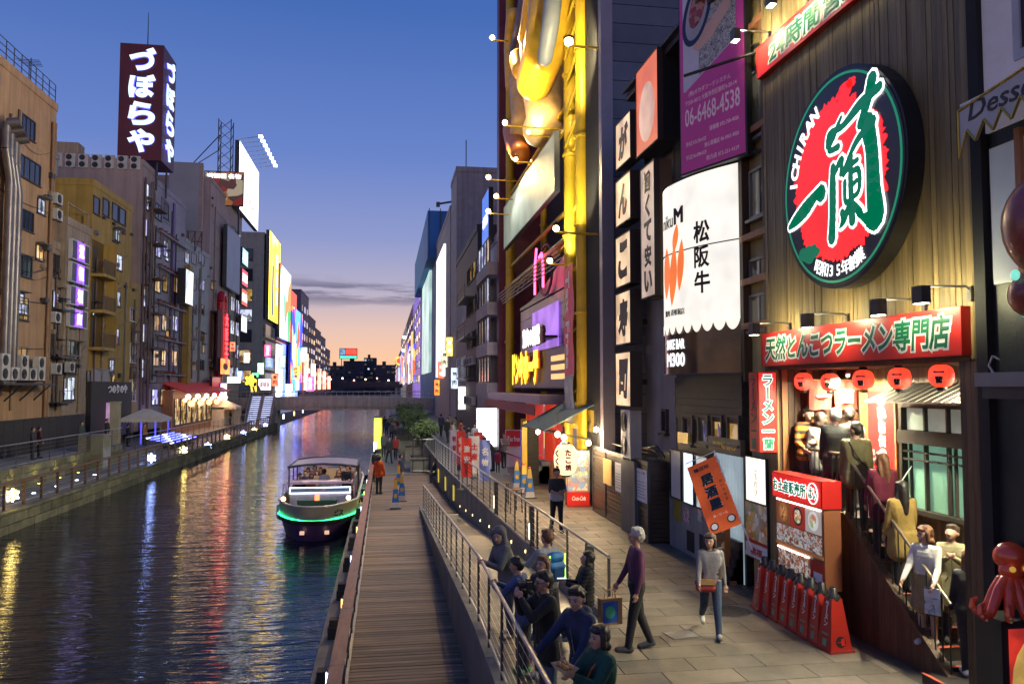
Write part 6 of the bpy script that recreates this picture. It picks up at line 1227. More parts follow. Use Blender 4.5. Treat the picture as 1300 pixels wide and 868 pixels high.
for a, yt, yb, b, pm in ((84, 430, 455, 99, W_dim), (80, 478, 508, 94, W_white), (82, 460, 474, 96, W_dark)): lwin(t3, f3, a, yt, yb, b, pm, frame_d, 3)
for k in range(5): ac_unit(f'outdoor air conditioner on the steel shelf opposite, {ORD[k]} from the picture edge', (XL + .75, f1.o + .3 + 1.15 * k, 4.1), f1.rz, 'air conditioners under the orange house', 2 if k % 2 == 0 else 1, 1.15)
q = thing('equipment_shelf', 'steel shelf carrying the row of air conditioners', 'shelf', (XL, f1.o, 3.9), f1.rz); G().box(-.5, 6.2, -1.0, -.02, 0, .12).build('plate', steel_d, q)
for k in range(4): G().cyl((k * 1.9, -.9, 0), (k * 1.9, 0, -.9), .05, n=6).build('strut', steel_d, q)
for i, (px, py) in enumerate(((72, 255), (72, 275), (70, 405), (71, 470), (88, 468))):
    x, z = f2.pt(px, py, .7); ac_unit(f'outdoor air conditioner on the narrow beige house, {ORD[i]} from the roof', (XL + .5, f2.o + x, z - .3), f2.rz, 'air conditioners of the narrow house', 1, 1.1)
# dark hoarding at the foot
q = thing('dark_fence', 'long dark board fence at the foot of the orange house', 'fence', (XL + .9, 42, 0), f1.rz)
for i in range(14): piece('board', 1.14, .06, 2.0, blackwood, q, (.6 + i * 1.16, 0, 0))
# ---- yellow house
t4, f4, w4 = lbuild('yellow_house', 'bright yellow house with recessed balconies and paired windows', 112, 163, 18.3, 9, yellow)
for yt, yb, dx in ((243, 268, 0), (246, 270, 12), (252, 276, 24), (258, 281, 33)): lwin(t4, f4, 118 + dx, yt + 4, yb + 2, 126 + dx, W_dark, frame_d, 1)
for yt, yb, pm in ((320, 340, W_white), (367, 386, W_white), (415, 435, W_blue)):
    dx = (330 - yt) * .045; lwin(t4, f4, 135 + dx, yt - 2, yb - 2, 143 + dx, pm, frame_d, 2); lwin(t4, f4, 145 + dx, yt + 1, yb + 1, 154 + dx, pm, frame_d, 2)
yd = mat('recess_shade', (.16, .09, .012), .8)  # darker copy of the wall yellow: balcony shade put into a flat sheet
for yt, yb in ((300, 345), (345, 392), (397, 440)):
    r_ = f4.rect(109 + 2, yt, yb, 131); x0, x1, z0, z1 = max(r_[0], .1), r_[1], r_[2], r_[3]
    G().box(x0, x1, -.012, -.002, z0, z1).build('balcony_shade', yd, t4); G().box(x0 + .3, x0 + 1.1, -.03, -.013, z0, z0 + 2.0).build('balcony_door', frame_d, t4)
    rl = G().ring(x0 - .05, x1, z0, z0 + 1.05, .05, -.9, -.85)
    for k in range(12): x = x0 + (x1 - x0) * k / 12; rl.box(x, x + .03, -.89, -.86, z0 + .05, z0 + 1.0)
    rl.build('balcony_rail', mat('rail_brown', (.10, .07, .05), .5), t4); G().box(x0 - .1, x1 + .1, -.95, -.0, z0 - .22, z0).build('balcony_slab', yellow, t4); G().box(x1, x1 + .12, -.95, 0, z0 - .2, z1).build('balcony_pier', yellow, t4)
r_ = f4.rect(116, 467, 501, 138); G().box(r_[0], r_[1], -.06, -.0, r_[2], r_[3]).build('grey_shutter', mat('shutter_grey', (.32, .30, .33), .5, var=.1), t4)
lwin(t4, f4, 109, 470, 502, 114, W_dim, frame_d, 1); lwin(t4, f4, 141, 475, 500, 145, W_gold, frame_d, 1)
G().box(-.2, w4, -.35, -.01, 0, 4.2).build('dark_shopfront', blackwood, t4); lettering(t4, 'つのりのや', w4 * .35, w4 * .85, 3.3, 4.0, g_white, -.36, .04, .03)
for k in range(4): G().box(2 + k * 2.2, 2.4 + k * 2.2, -.2, 0, 16.3, 16.5).box(3 + k * 2.2, 3.4 + k * 2.2, -.2, 0, 11.8, 12).build('vent_hood', steel_d, t4)
t4b, f4b, w4b = lbuild('small_ochre_house', 'small ochre annex with one lit window next to the yellow house', 163, 175, 12.0, 7, yellow)
for yt, yb, pm in ((390, 407, W_dark), (435, 460, W_white), (480, 497, W_warm), (500, 509, W_dark)): lwin(t4b, f4b, 164.5, yt, yb, 171, pm, frame_w, 2)
# ---- pink house with the tower sign
t5, f5, w5 = lbuild('pink_house', 'tall pink house with a blank side wall and fire escape', 175, 194, 23.0, 9, pink)
for k in range(6):
    z = 4.6 + 3.1 * k; window(t5, .6, 1.8, z, z + 1.6, random.choice((W_dim, W_dark, W_white)), frame_d, 1)
    g = G().box(1.9, w5 - .2, -1.1, 0, z - .5, z - .4).ring(1.9, w5 - .2, z - .4, z + .6, .05, -1.1, -1.05)
    for i in range(7): x = 1.9 + (w5 - 2.1) * i / 7; g.box(x, x + .04, -1.09, -1.06, z - .4, z + .6)
    g.build('fire_escape', mat('rust_steel', (.14, .09, .08), .6, .3), t5)
G().cyl((2.0, -.3, 0), (2.0, -.3, 22), .12).cyl((.3, -.2, 0), (.3, -.2, 22), .1).build('downpipe', MATS['rust_steel'], t5)
for i in range(9):
    ac_unit(f'roof air conditioner on the pink house, {ORD[i]} from the canal', (XL - .6 - i * 1.05, f5.o - .1, 22.5), 0, 'roof air conditioners of the pink house', 2, .95)
q = thing('roof_tank', 'ochre box tank on the pink house roof', 'tank', (XL - 6.6, f5.o + 1.5, 23.0)); G().box(-1.0, 1.0, -.6, .9, .3, 2.0).build('tank', beige, q); G().box(-1.1, 1.1, -.7, 1, 0, .3).build('base', steel_d, q)
ts_l, ts_r = onY(149, 190, f5.o + 3), onY(205, 190, f5.o + 3); zt, zb = onY(178, 56, f5.o + 3).z, onY(178, 203, f5.o + 3).z
ts = thing('tower_sign', 'tall maroon box sign on the roof with glowing white hiragana', 'sign', (ts_l.x, f5.o + 3, zb)); TW_, TH = ts_r.x - ts_l.x, zt - zb
G().box(0, TW_, 0, TW_ * 1.15, 0, TH).build('casing', mat('sign_maroon', (.10, .012, .018), .45, var=.2, vscale=.6, streak=.15), ts)
hw = glow('hiragana_white', (.72, .97, 1), 1.3, .05); hb_ = glow('hiragana_rim', (.10, .1, 1), 1.6, 0)
for i, ch in enumerate('づぼらや'):
    z1 = TH * (.97 - .235 * i); z0 = z1 - TH * .205
    lettering(ts, ch, TW_ * .22, TW_ * .84, z0, z1, hb_, -.02, .072, .05, name='glow_rim'); lettering(ts, ch, TW_ * .22, TW_ * .84, z0, z1, hw, -.09, .046, .04)
    for nm, mm, yy, bb in (('glow_rim', hb_, -.02, .072), ('lettering', hw, -.09, .046)):
        s_ = lettering(ts, ch, TW_ * .2, TW_ * .95, z0 - .2, z1 - .2, mm, yy, bb, .05, name=nm); s_.rotation_euler[2] = R(90); s_.location = (TW_, 0, 0)
for x in (.5, TW_ - .5):
    for y in (.5, TW_): G().cyl((x, y, -2.6), (x, y, 0), .1, n=6).build('leg', steel_d, ts)
G().cyl((TW_ * .55, 1, TH), (TW_ * .55, 1, TH + 3.4), .06, .03, 6).build('mast', steel_d, ts)
# ---- lilac house
t6, f6, w6 = lbuild('lilac_house', 'lilac tiled house with warm lit windows and a violet stripe', 194, 232, 22.4, 9, lil)
for yt in (262, 310, 355, 405, 450, 500):
    h = 22; dx = (350 - yt) * .02
    for a, b in ((195, 203), (206, 212), (217, 226)):
        if a == 217 and yt < 330: continue
        lwin(t6, f6, a + dx, yt - 6, yt + 14, b + dx, random.choice((W_gold, W_warm, W_blue, W_white, W_gold)) if yt > 300 else W_dark, frame_d, 2)
G().box(w6 * .52, w6 * .58, -.12, -.01, 3, 22).build('violet_stripe', mat('stripe_violet', (.12, .03, .2), .4), t6)
for k in range(5): z = 5.4 + 3.3 * k; G().box(.2, w6 - .2, -.45, 0, z - .5, z - .38).build('ledge', lil, t6); [G().lathe([(.18, 0), (.22, .3)], 8, (.8 + 1.4 * i, -.25, z - .38)).build('pot', mat('pot_brown', (.2, .08, .05), .7), t6) for i in range(5)]
# ---- grey block with blank billboard
t7, f7, w7 = lbuild('grey_house', 'grey house with small windows below the blank roof billboard', 232, 263, 19.0, 9, lgrey)
for yt in (325, 358, 390, 425, 462, 500):
    for a, b in ((234.5, 240), (243, 249), (252, 259)): lwin(t7, f7, a, yt - 6, yt + 8, b, random.choice((W_blue, W_dark, W_white, W_dark)), frame_a, 2)
g = G().box(-.3, 1.0, -.6, 0, 0, 16.5); g.build('ochre_pier', yellow, t7); q = f7.rect(233, 340, 385, 243, 1.2)
b_, W_, H_, y_ = board('milky lit screen box on the grey house corner', f7, q, mat('milky_screen', (.5, .5, .5), .4, emit=(.75, .8, .78), es=1.4, evar=.4, evs=.5), black, 'screen_box', d=.8, off=.6)
bl_ = onY(213, 290, f7.o + 2); br_ = onY(256, 290, f7.o + 2); z1 = onY(235, 206, f7.o + 2).z; z0 = onY(235, 293, f7.o + 2).z
q = thing('blank_billboard', 'large blank grey billboard on a steel trestle', 'billboard', (bl_.x, f7.o + 2, z0)); bwid = br_.x - bl_.x; G().box(0, bwid, 0, .4, 0, z1 - z0).build('panel', mat('billboard_grey', (.30, .31, .33), .6, var=.1, vscale=.3), q); G().box(bwid - .35, bwid + .01, -.01, .42, .2, z1 - z0 - .2).build('edge_strip', mat('edge_tan', (.35, .25, .2), .6), q)
g = G()
for i in range(6): x = bwid * i / 5; g.cyl((x, .2, -2.2), (x, .2, 0), .08, n=5); g.cyl((x, .2, -2.2), (min(bwid, x + bwid / 5), .2, 0), .05, n=5) if i < 5 else None
g.cyl((0, .2, -1.1), (bwid, .2, -1.1), .05, n=5); g.build('trestle', steel_d, q)
# ---- neon restaurant
t8, f8, w8 = lbuild('neon_house', 'pinkish tall house with red neon sign and fat red pipe', 263, 304, 28.5, 9, pink)
for k in range(7): grid_windows(t8, w8 * .62, w8 - .4, 4 + 3.2 * k, 7.2 + 3.2 * k, 2, 1, [W_white, W_blue, W_dark, W_warm], frame_d, .7, .6, 2)
rp = mat('pipe_red', (.35, .01, .02), .3, .2, var=.15, emit=(.5, .01, .03), es=.04); x_, z_ = f8.pt(270, 365, .8); q = thing('red_pipe', 'fat glossy red exhaust pipe with a curved top', 'pipe', (XL + .8, f8.o + 3, 0), f8.rz); G().tube([(0, 0, .5), (0, 0, z_ - 1.2), (.5, 0, z_ - .2), (1.6, 0, z_ - .1), (2.4, 0, z_ - .9), (2.4, 0, z_ - 2.2)], .42, 12).build('pipe', rp, q); [G().cyl((0, 0, z), (0, 0, z + .12), .5, n=12).build('collar', rp, q) for z in (3, 6, 9, 12)]
r_ = f8.rect(276, 392, 470, 293, 1.0); nq = thing('neon_sign', 'vertical red neon sign with four large characters', 'neon sign', (XL + 1.0, f8.o + r_[0], r_[2]), f8.rz); W_, H_ = r_[1] - r_[0], r_[3] - r_[2]; neon = glow('neon_red', (1, .015, .018), 10, .1)
G().box(.2, W_ - .2, .0, .15, 0, H_).build('back_panel', mat('neon_back', (.06, .02, .025), .6, var=.2), nq); lettering(nq, '大阪王将', .1, W_ - .1, .1, H_ - .1, neon, -.2, .055, .06, vertical=True, gap=.08)
for z in (.3, H_ - .3): G().box(.5, W_ - .5, .15, 1.0, z, z + .15).build('bracket', black, nq)
r_ = f8.rect(280, 454, 475, 292, 1.3); b_, W_, H_, y_ = board('orange lit picture box under the red neon characters', f8, r_, glow('picture_orange', (1, .2, .02), 2.6, .35, 1.2), black, 'picture_box', d=.3, off=1.0); G().poly(ell(W_ / 2, H_ * .5, W_ * .25, H_ * .22, 0, 16), y_ - .05, y_ - .01).build('printed_dish', mat('dish_brown', (.2, .05, .02), .5), b_)
r_ = f8.rect(268, 478, 510, 279, 1.0); b_, W_, H_, y_ = board('plain dark red board below the neon sign', f8, r_, mat('board_dark_red', (.35, .012, .02), .4, emit=(.6, .008, .015), es=.6), black, 'red_board', d=.3, off=.8); r_ = f8.rect(280, 486, 512, 288, 1.2); b_, W_, H_, y_ = board('violet-white upright lightbox beside the dark red board', f8, r_, glow('lightbox_violet', (.6, .55, 1), 4, .2, .8), black, 'upright_lightbox', d=.3, off=.9); lettering(b_, '居酒屋', W_ * .25, W_ * .75, .2, H_ - .2, mat('violet_ink', (.2, .1, .5), .5), y_, .03, .01, vertical=True)
# billboards stacked on it
r_ = f8.rect(276, 275, 330, 294, .6); b_, W_, H_, y_ = board('pale blank upright hoarding on the neon house wall', f8, (w8 * .28, w8 * .72, 16.5, 24.5), mat('hoard_pale', (.40, .40, .46), .5, var=.1, vscale=.3), steel_d, 'upright_hoarding', d=.5, off=.4)
for k, (z, c, s, ch) in enumerate(((21.2, (.5, .9, 1), 'ice blue', 'カラオケ'), (18.2, (1, .08, .12), 'red', '居酒屋'), (15.4, (1, .12, .05), 'scarlet', '焼鳥'), (11.6, (.9, .95, 1), 'white', '整体'))):
    b_, W_, H_, y_ = board(f'{s} lit sign on the corner of the neon house', f8, (w8 * .80, w8 * 1.02, z, z + 2.3), glow(f'corner_{k}', c, 1.2, .3, .8), black, 'corner_sign', d=.4, off=.5, group='corner signs of the neon house'); lettering(b_, ch, .3, W_ - .3, .5, H_ - .5, g_whitelit, y_, .04, .02)
zb_ = onX(290, 292, -20.5).z
b_, W_, H_, y_ = board('huge white floodlit rooftop billboard facing the canal', f8, (w8 * .62, w8 * 1.42, 28.2, 37.6), glow('billboard_white', (1, .99, .97), 2.6, .08, .3), steel_d, 'rooftop_billboard', d=.6, off=.3); lettering(b_, 'グリコ'[:0] or '道頓堀', W_ * .3, W_ * .8, H_ * .2, H_ * .4, mat('faint_red', (.8, .45, .45), .5), y_, .0, .01)
for i in range(8):
    Y = f8.o + w8 * (.66 + .1 * i); t = thing('flood_arm', f'small floodlight on an arm above the white billboard, {ORD[i]} from the bridge side'.replace('the bridge side', 'the lattice mast'), 'floodlight', (XL + .9, Y, 38.0), 0, 'floodlights of the white billboard'); G().cyl((0, 0, 0), (2.6, 0, .5), .05, n=5).build('arm', steel, t); G().box(2.4, 2.9, -.35, .35, .35, .6).build('lamp_head', glow('flood_white', (.85, .9, 1), 9, 0), t)
lm = thing('lattice_mast', 'dark steel lattice mast beside the white billboard', 'mast', (XL - .5, f8.o + w8 * .52, 28.5)); g = G()
for a in (-.8, .8):
    for b in (-.8, .8): g.cyl((a, b, 0), (a, b, 11), .07, n=5)
for k in range(8): z = k * 1.35; g.cyl((-.8, -.8, z), (.8, -.8, z + 1.35), .05, n=4).cyl((.8, -.8, z), (-.8, -.8, z + 1.35), .05, n=4).cyl((-.8, -.8, z), (-.8, .8, z + 1.35), .05, n=4).cyl((.8, -.8, z), (.8, .8, z + 1.35), .05, n=4)
g.cyl((-.8, 0, 7), (-5, 0, 4), .07, n=4).cyl((-.8, 0, 9), (-5, 0, 4), .07, n=4); g.build('lattice', steel_d, lm)
p = onY(288, 242, f8.o + w8 * .5); q = thing('picture_sign', 'small rooftop picture sign in red and brown in front of the lattice mast', 'sign', (p.x - 2.6, f8.o + w8 * .5 - 1.5, p.z)); G().box(0, 5.0, 0, .3, -2.4, 2.2).build('panel', black, q); G().box(.1, 4.9, -.03, -.001, -2.3, 2.1).build('picture', picmat('roof_picture', [(.3, .04, .02), (.5, .2, .05), (.6, .5, .3), (.12, .05, .04), (.4, .3, .15)], 1.3, .35), q); lettering(q, '道頓堀 名物', .3, 4.7, 1.2, 1.9, g_whitelit, -.031, .05, .02); G().box(.5, .7, .1, .3, -6, -2.4).box(4.3, 4.5, .1, .3, -6, -2.4).build('leg', steel_d, q)
# ---- far blocks of the opposite bank
lt = mat('concrete_beige', (.30, .28, .24), .75, var=.12, streak=.12)
t, f, w_ = lbuild('concrete_office', 'beige concrete office with a tall yellow billboard on its canal side', 333, 345, 30, 10, lt)
for k in range(7):
    o = window(t, 0, 4.6, 4.5 + 3.5 * k, 6.6 + 3.5 * k, (W_warm, W_warm, W_dark, W_white, W_gold, W_dark, W_dark)[k], frame_d, 3); o.rotation_euler[2] = R(-90); o.location = (-.002, 6.4, 0)
b_, W_, H_, y_ = board('tall yellow printed billboard on the beige office', f, (0, w_ * 1.25, 15.5, 31.0), picmat('yellow_ad', [(1, .62, .02), (1, .68, .04), (.95, .55, .02), (1, .72, .12), (.9, .5, .02)], .25, 6), steel_d, 'billboard', d=.6, off=.3); G().box(W_ * .25, W_ * .42, y_ - .03, y_ - .002, 1, 10).build('printed_bottle', mat('bottle_grey', (.25, .3, .4), .4, emit=(.3, .35, .5), es=.4), b_); lettering(b_, '新発売', W_ * .5, W_ * .9, 3, 13, g_whitelit, y_, .05, .03, vertical=True)
for k in range(4): G().box(0, w_, -.5, -.02, 4 + 2.8 * k, 6.2 + 2.8 * k).build('glazed_bay', W_dim, t)
low = thing('canal_restaurant', 'low canal restaurant with a curved ribbed glass roof', 'building', (XL + 2.0, 122, ZT), R(90)); rm = mat('ribbed_roof', (.22, .20, .19), .5, .2, var=.1)
g = G()
for i in range(21): 
    x = i * .95
    for k in range(7): a, b = math.pi / 2 * k / 7, math.pi / 2 * (k + 1) / 7; g.cyl((x, 2.2 - 2.2 * math.cos(a) * 1.0, 3.4 + 2.2 * math.sin(a)), (x, 2.2 - 2.2 * math.cos(b), 3.4 + 2.2 * math.sin(b)), .07, n=4)
g.build('rib', rm, low); G().sheet([[(19 * i / 2, 2.2 - 2.15 * math.cos(math.pi / 2 * k / 8), 3.4 + 2.15 * math.sin(math.pi / 2 * k / 8)) for i in range(3)] for k in range(9)]).build('glass_roof', mat('roof_glass', (.12, .12, .13), .2, var=.2), low); G().box(0, 19, .3, 8, 0, 3.4).build('wall', concrete_d, low); grid_windows(low, .3, 18.5, 1.2, 3.3, 8, 1, [W_gold, W_warm, W_dim], frame_d, .85, .8, 2, y=.3)
for k, (px, py, c, nm, sx, sz) in enumerate(((318, 483, (1, .75, .05), 'yellow flower-shaped', .7, .7), (336, 488, (.95, .93, 1), 'white square', .95, .85), (324, 476, (.2, 1, .4), 'small green', .45, .3), (297, 482, (.9, .95, .8), 'cream strip', .8, .4))):
    p = onX(px, py, -18.6); q = thing('lit_sign', f'{nm} lit sign over the canal restaurant', 'sign', p, 0, 'signs of the canal restaurant'); G().box(-sx - .06, sx + .06, .0, .25, -sz - .06, sz + .06).build('casing', black, q)
    if k == 0: G().poly([(.7 * (1 + .22 * math.cos(5 * a)) * math.cos(a), .75 * (1 + .22 * math.cos(5 * a)) * math.sin(a)) for a in [6.283 * i / 40 for i in range(40)]], -.05, -.002).build('lit_face', glow('sign_flower', c, 2.2, .4, 1), q)
    else: G().box(-sx, sx, -.05, -.002, -sz, sz).build('lit_face', glow(f'far_sign_{k}', c, 1.8, .15, 1), q)
    if k == 1: lettering(q, '道頓堀', -.75, .75, -.4, .4, redsign, -.06, .02, .02)
fars = [('white_led_block', 'far block with a white and green picture screen', 345, 361, 27.0, (.28, .26, .22), [(.7, .78, .8), (.65, .72, .68), (.03, .35, .1), (.8, .2, .06), (.8, .82, .8)], 2.2, 13, 27), ('blue_led_block', 'far block with a tall multicoloured screen and orange top', 361, 377, 21.5, (.10, .10, .2), [(.05, .25, 1), (.35, .65, 1), (.01, .04, .8), (1, .3, .02), (.9, .05, .02)], 3.2, 3, 21)]
for nm, lb, a, b, H, c, pc, es, z0, z1 in fars:
    t, f, w_ = lbuild(nm, lb, a, b, H, 12, mat(nm + '_wall', c, .6, var=.1)); bb, W_, H_, y_ = board(lb.replace('far block with a', 'the') + ' itself' if 0 else ('bright picture screen in white and green' if nm[0] == 'w' else 'tall blue and orange picture screen'), f, (.2, w_ * .95, z0, z1), picmat(nm + '_screen', pc, .3, es, stretch=(1, 1, .6)), steel_d, 'led_screen', d=.5, off=.8)
    G().box(w_ * .3, w_ * .7, -.35, -.02, 1.5, 12 if nm[0] == 'w' else 4.8).build('lit_panel', glow(nm + '_panel', (.9, 1, .95) if nm[0] == 'w' else (.3, .5, 1), 3, .4, .3), t); G().box(w_ * .75, w_ * .9, -.5, -.02, 1, H * .8).build('blue_strip', glow('led_blue', (.05, .08, 1), 9, .3, .5), t)
    for k in range(3): o = window(t, 0, 5, 3 + 3 * k, 5 + 3 * k, random.choice((W_warm, W_white, W_dark)), frame_d, 3); o.rotation_euler[2] = R(-90); o.location = (-.002, 6.4, 0)
    if nm[0] == 'b': G().box(0, w_ * .8, -.3, 3, H, H + 3.6).build('orange_top', glow('orange_top', (1, .12, .02), .75, .1), t)
    else: q = G().box(.5, w_, -.6, -.1, 12.5, 13.2).build('red_band', redsign, t)
for nm, lb, a, b, H, c in (('slate_tower', 'slate grey tower standing over the far bank', 381, 391, 27.5, (.12, .11, .15)), ('dark_glass_block', 'dark glass block with violet edges far along the bank', 391, 400, 23, (.06, .055, .09)), ('brown_far_house', 'brown far house stepping down towards the skyline', 400, 407, 21, (.09, .07, .08)), ('blue_lit_far_house', 'far house with blue light lines near the canal end', 407, 413, 20, (.08, .08, .12)), ('end_house', 'last low house of the opposite bank', 413, 419, 17, (.07, .065, .08))):
    t, f, w_ = lbuild(nm, lb, a, b, H, 14, mat(nm + '_wall', c, .6, var=.12)); grid_windows(t, .6, w_ - .6, 4, H - 2, 3, 6, [W_dark, W_dark, W_blue, W_white, W_warm], frame_d, .7, .5, 1); G().box(w_ * .4, w_ * .6, -.9, -.2, 3, H * .45).build('blade_sign', glow(nm + '_sign', random.choice([(.3, .35, 1), (1, .9, .8), (1, .3, .2)]), 4, .5, .3), t)
# weathered pipes, cables, boxes and vents on every near front of the opposite bank
CLM = (mat('clutter_grey', (.16, .155, .15), .6, var=.3), MATS['rust_steel'], mat('clutter_tan', (.28, .22, .15), .7, var=.3), steel_d)
for t, w_, H in ((t1, w1, 21), (t2, w2, 12.5), (t3, w3, 14.3), (t4, w4, 18), (t4b, w4b, 11.5), (t5, w5, 22.6), (t6, w6, 22), (t7, w7, 18.6), (t8, w8, 28)):
    for k in range(4): x = random.uniform(.1, w_ - .2); G().cyl((x, -.09, random.uniform(2, 5)), (x, -.09, H * random.uniform(.6, 1)), .05 + .03 * random.random(), n=6).build('pipe', random.choice(CLM), t)
    for k in range(7): x = random.uniform(.1, w_ - .8); z = random.uniform(4, H - .8); s = random.uniform(.25, .5); G().box(x, x + s, -.22, -.002, z, z + s * .8).build('meter_box', random.choice(CLM), t)
    g = G()
    for k in range(5):
        z = random.uniform(4, H - 1); x0 = random.uniform(0, w_ * .4); x1 = random.uniform(w_ * .6, w_); g.tube([(x0 + (x1 - x0) * q / 6, -.1, z - .5 * math.sin(math.pi * q / 6) + .4 * q / 6) for q in range(7)], .018, 4)
    g.build('cable', black, t)
    for k in range(4): x = random.uniform(.2, max(.3, w_ - 1.6)); z = random.uniform(4.5, H - 2); G().box(x, x + 1.1, -.5, -.002, z + 1.0, z + 1.06).build('small_awning', random.choice(CLM), t); window(t, x, x + 1.1, z, z + .95, random.choice((W_dim, W_warm, W_gold, W_white, W_warm)), frame_d, 2)
for i in range(12):
    px = 296 + i * 9; py = 440 + (i * 37) % 60; c = ((1, .2, .1), (.3, .5, 1), (1, .9, .7), (1, .7, .1), (.4, 1, .6), (1, .1, .3))[i % 6]; nm = ('red', 'blue', 'cream', 'amber', 'mint', 'rose')[i % 6]
    p = onX(px, py, -19.2); q = thing('blade_sign', f'{nm} blade sign on the far stretch of the opposite bank, {"upper" if i < 6 else "farther"} one', 'sign', p, 0, 'blade signs opposite'); s = (p.y - 60) / 90
    G().box(-.8 * s, .5 * s, 0, .3, -1.2 * s, 1.2 * s).build('casing', black, q); G().box(-.74 * s, .44 * s, -.05, -.002, -1.12 * s, 1.12 * s).build('lit_face', glow('opp_' + nm, c, 2.6, .4, 1), q); lettering(q, '居酒屋' if i % 2 else '寿司', -.5 * s, .2 * s, -.9 * s, .9 * s, g_whitelit if i % 3 else black, -.06, .03, .03, vertical=True)
# ------------------------------------------------------------------ tents, terrace dressing
canv = mat('tent_canvas', (.55, .5, .43), .7, var=.1, emit=(.5, .42, .3), es=.04)
def tent(label, p, w_, d, h, rz=0, closed=False):
    t = thing('canvas_tent', label, 'tent', p, rz); r = .75; e = h - r
    G().add([(-w_ / 2, -d / 2, e), (w_ / 2, -d / 2, e), (w_ / 2, d / 2, e), (-w_ / 2, d / 2, e), (-w_ * .08, 0, h), (w_ * .08, 0, h)], [(0, 1, 5, 4), (1, 2, 5), (2, 3, 4, 5), (3, 0, 4)]).build('roof', canv, t)
    g = G(); n = 14
    for k in range(n):
        for (ax, ay, bx_, by_) in ((-w_ / 2, -d / 2, w_ / 2, -d / 2), (w_ / 2, -d / 2, w_ / 2, d / 2)):
            a, b = k / n, (k + 1) / n; x0, y0, x1, y1 = ax + (bx_ - ax) * a, ay + (by_ - ay) * a, ax + (bx_ - ax) * b, ay + (by_ - ay) * b; g.add([(x0, y0, e), (x1, y1, e), (x1, y1, e - .2), ((x0 + x1) / 2, (y0 + y1) / 2, e - .3), (x0, y0, e - .2)], [(0, 4, 3, 2, 1)])
    g.build('valance', canv, t)
    for a in (-1, 1):
        for b in (-1, 1): G().cyl((a * w_ / 2 * .98, b * d / 2 * .98, 0), (a * w_ / 2 * .98, b * d / 2 * .98, e), .035, n=6).build('leg', steel, t)
    if closed: G().box(-w_ / 2, -w_ / 2 + .03, -d / 2, d / 2, 0, e).box(-w_ / 2, w_ * .1, -d / 2, -d / 2 + .03, 0, e).box(-w_ / 2, w_ / 2, d / 2 - .03, d / 2, 0, e).build('side_wall', canv, t)
    return t
p = onX(185, 566, -19.0); tent('open white party tent with scalloped edge on the terrace', (-19.0, p.y, ZT), 3.1, 3.2, 2.75); p = onX(283, 556, -19.0); tent('white tent with closed side walls farther along the terrace', (-18.9, p.y, ZT), 3.3, 3.6, 2.9, 0, True)
tb = thing('ticket_box', 'pale metal cabinet box on the terrace edge', 'cabinet', (-17.3, onX(120, 575, -17.3).y, ZD)); G().box(-.7, .7, -.7, .7, 0, 2.0).build('body', mat('box_green', (.25, .24, .15), .5, .3, var=.2), tb); G().box(-.72, .72, -.72, .72, 2.0, 2.05).build('lid', steel, tb); G().box(-.6, .6, -.72, -.701, .2, .9).build('door', mat('box_door', (.2, .19, .11), .5, .3), tb)
pc = onX(146, 545, -18.4); q = thing('stone_pillar', 'square pale pillar beside the dark doorway on the terrace', 'pillar', (-18.4, pc.y, 0 if pc.y < 57.5 else ZT)); G().box(-.28, .28, -.28, .28, 0, 3.4).build('shaft', mat('pillar_tan', (.35, .31, .2), .7, var=.15), q); G().box(-.32, .32, -.32, .32, 3.4, 3.5).build('cap', MATS['pillar_tan'], q)
q = thing('door_poster', 'violet-lit poster beside the dark doorway', 'poster', onX(137, 531, -20.5)); G().box(-.6, .6, .0, .1, -1.2, 1.2).build('panel', glow('poster_violet', (.6, .35, .6), .5, .4, 1.5), q); G().ring(-.66, .66, -1.26, 1.26, .06, -.02, .1).build('frame', black, q)
bled = glow('led_floor_blue', (.08, .1, 1), 7, .2); q = thing('blue_light_steps', 'rows of blue lights on the terrace steps between the tents', 'light display', (-17.9, onX(215, 560, -17.9).y - 4, ZT)); 
for j in range(5):
    for i in range(7): G().box(-.9 + j * .45, -.62 + j * .45, i * 1.3, i * 1.3 + .7, .02 + .1 * (4 - j), .07 + .1 * (4 - j)).build('light_bar', bled if (i + j) % 4 else glow('led_floor_white', (.75, .8, 1), 5, .2), q)
    G().box(-1.0 + j * .45, -.55 + j * .45, -.2, 9, -.1, .019 + .1 * (4 - j)).build('step', concrete_d, q)
for a in (0, 4, 8): G().box(-1.2, -1.1, a, a + .1, 0, 1.9).build('lit_post', mat('post_blue', (.05, .05, .3), .4, emit=(.1, .1, 1), es=1.2), q)
# restaurant front with warm lights and shrubs between the tents
rs = thing('lantern_restaurant', 'warm cluttered restaurant front with a red eave and many lamps', 'building', (XL + 1.6, onX(228, 500, -19.4).y, ZT), R(90)); rl_ = 22
G().box(0, rl_, .6, 1.8, 0, 4.2).build('wall', wood_m, rs); G().add([(0, -.6, 3.9), (rl_, -.6, 3.9), (rl_, 1.7, 4.9), (0, 1.7, 4.9), (0, -.6, 4.05), (rl_, -.6, 4.05), (rl_, 1.7, 5.05), (0, 1.7, 5.05)], [(0, 1, 5, 4), (4, 5, 6, 7), (0, 3, 2, 1), (3, 0, 4, 7)]).build('eave', mat('eave_red', (.3, .03, .02), .5, emit=(.6, .05, .03), es=.2), rs)
for k in range(9): window(rs, .6 + k * 2.35, 2.6 + k * 2.35, .8, 3.4, random.choice((W_warm, W_warm, W_gold)), frame_d, 3, 2, y=.6)
for k in range(16): G().ball((.8 + k * 1.35, -.3, 3.2 + .4 * math.sin(k * 2.1)), .2 + .06 * (k % 3), 8, 6).build('lamp', glow('resto_lamp' + str(k % 3), ((1, .6, .25), (1, .85, .65), (1, .35, .12))[k % 3], 5, 0), rs)
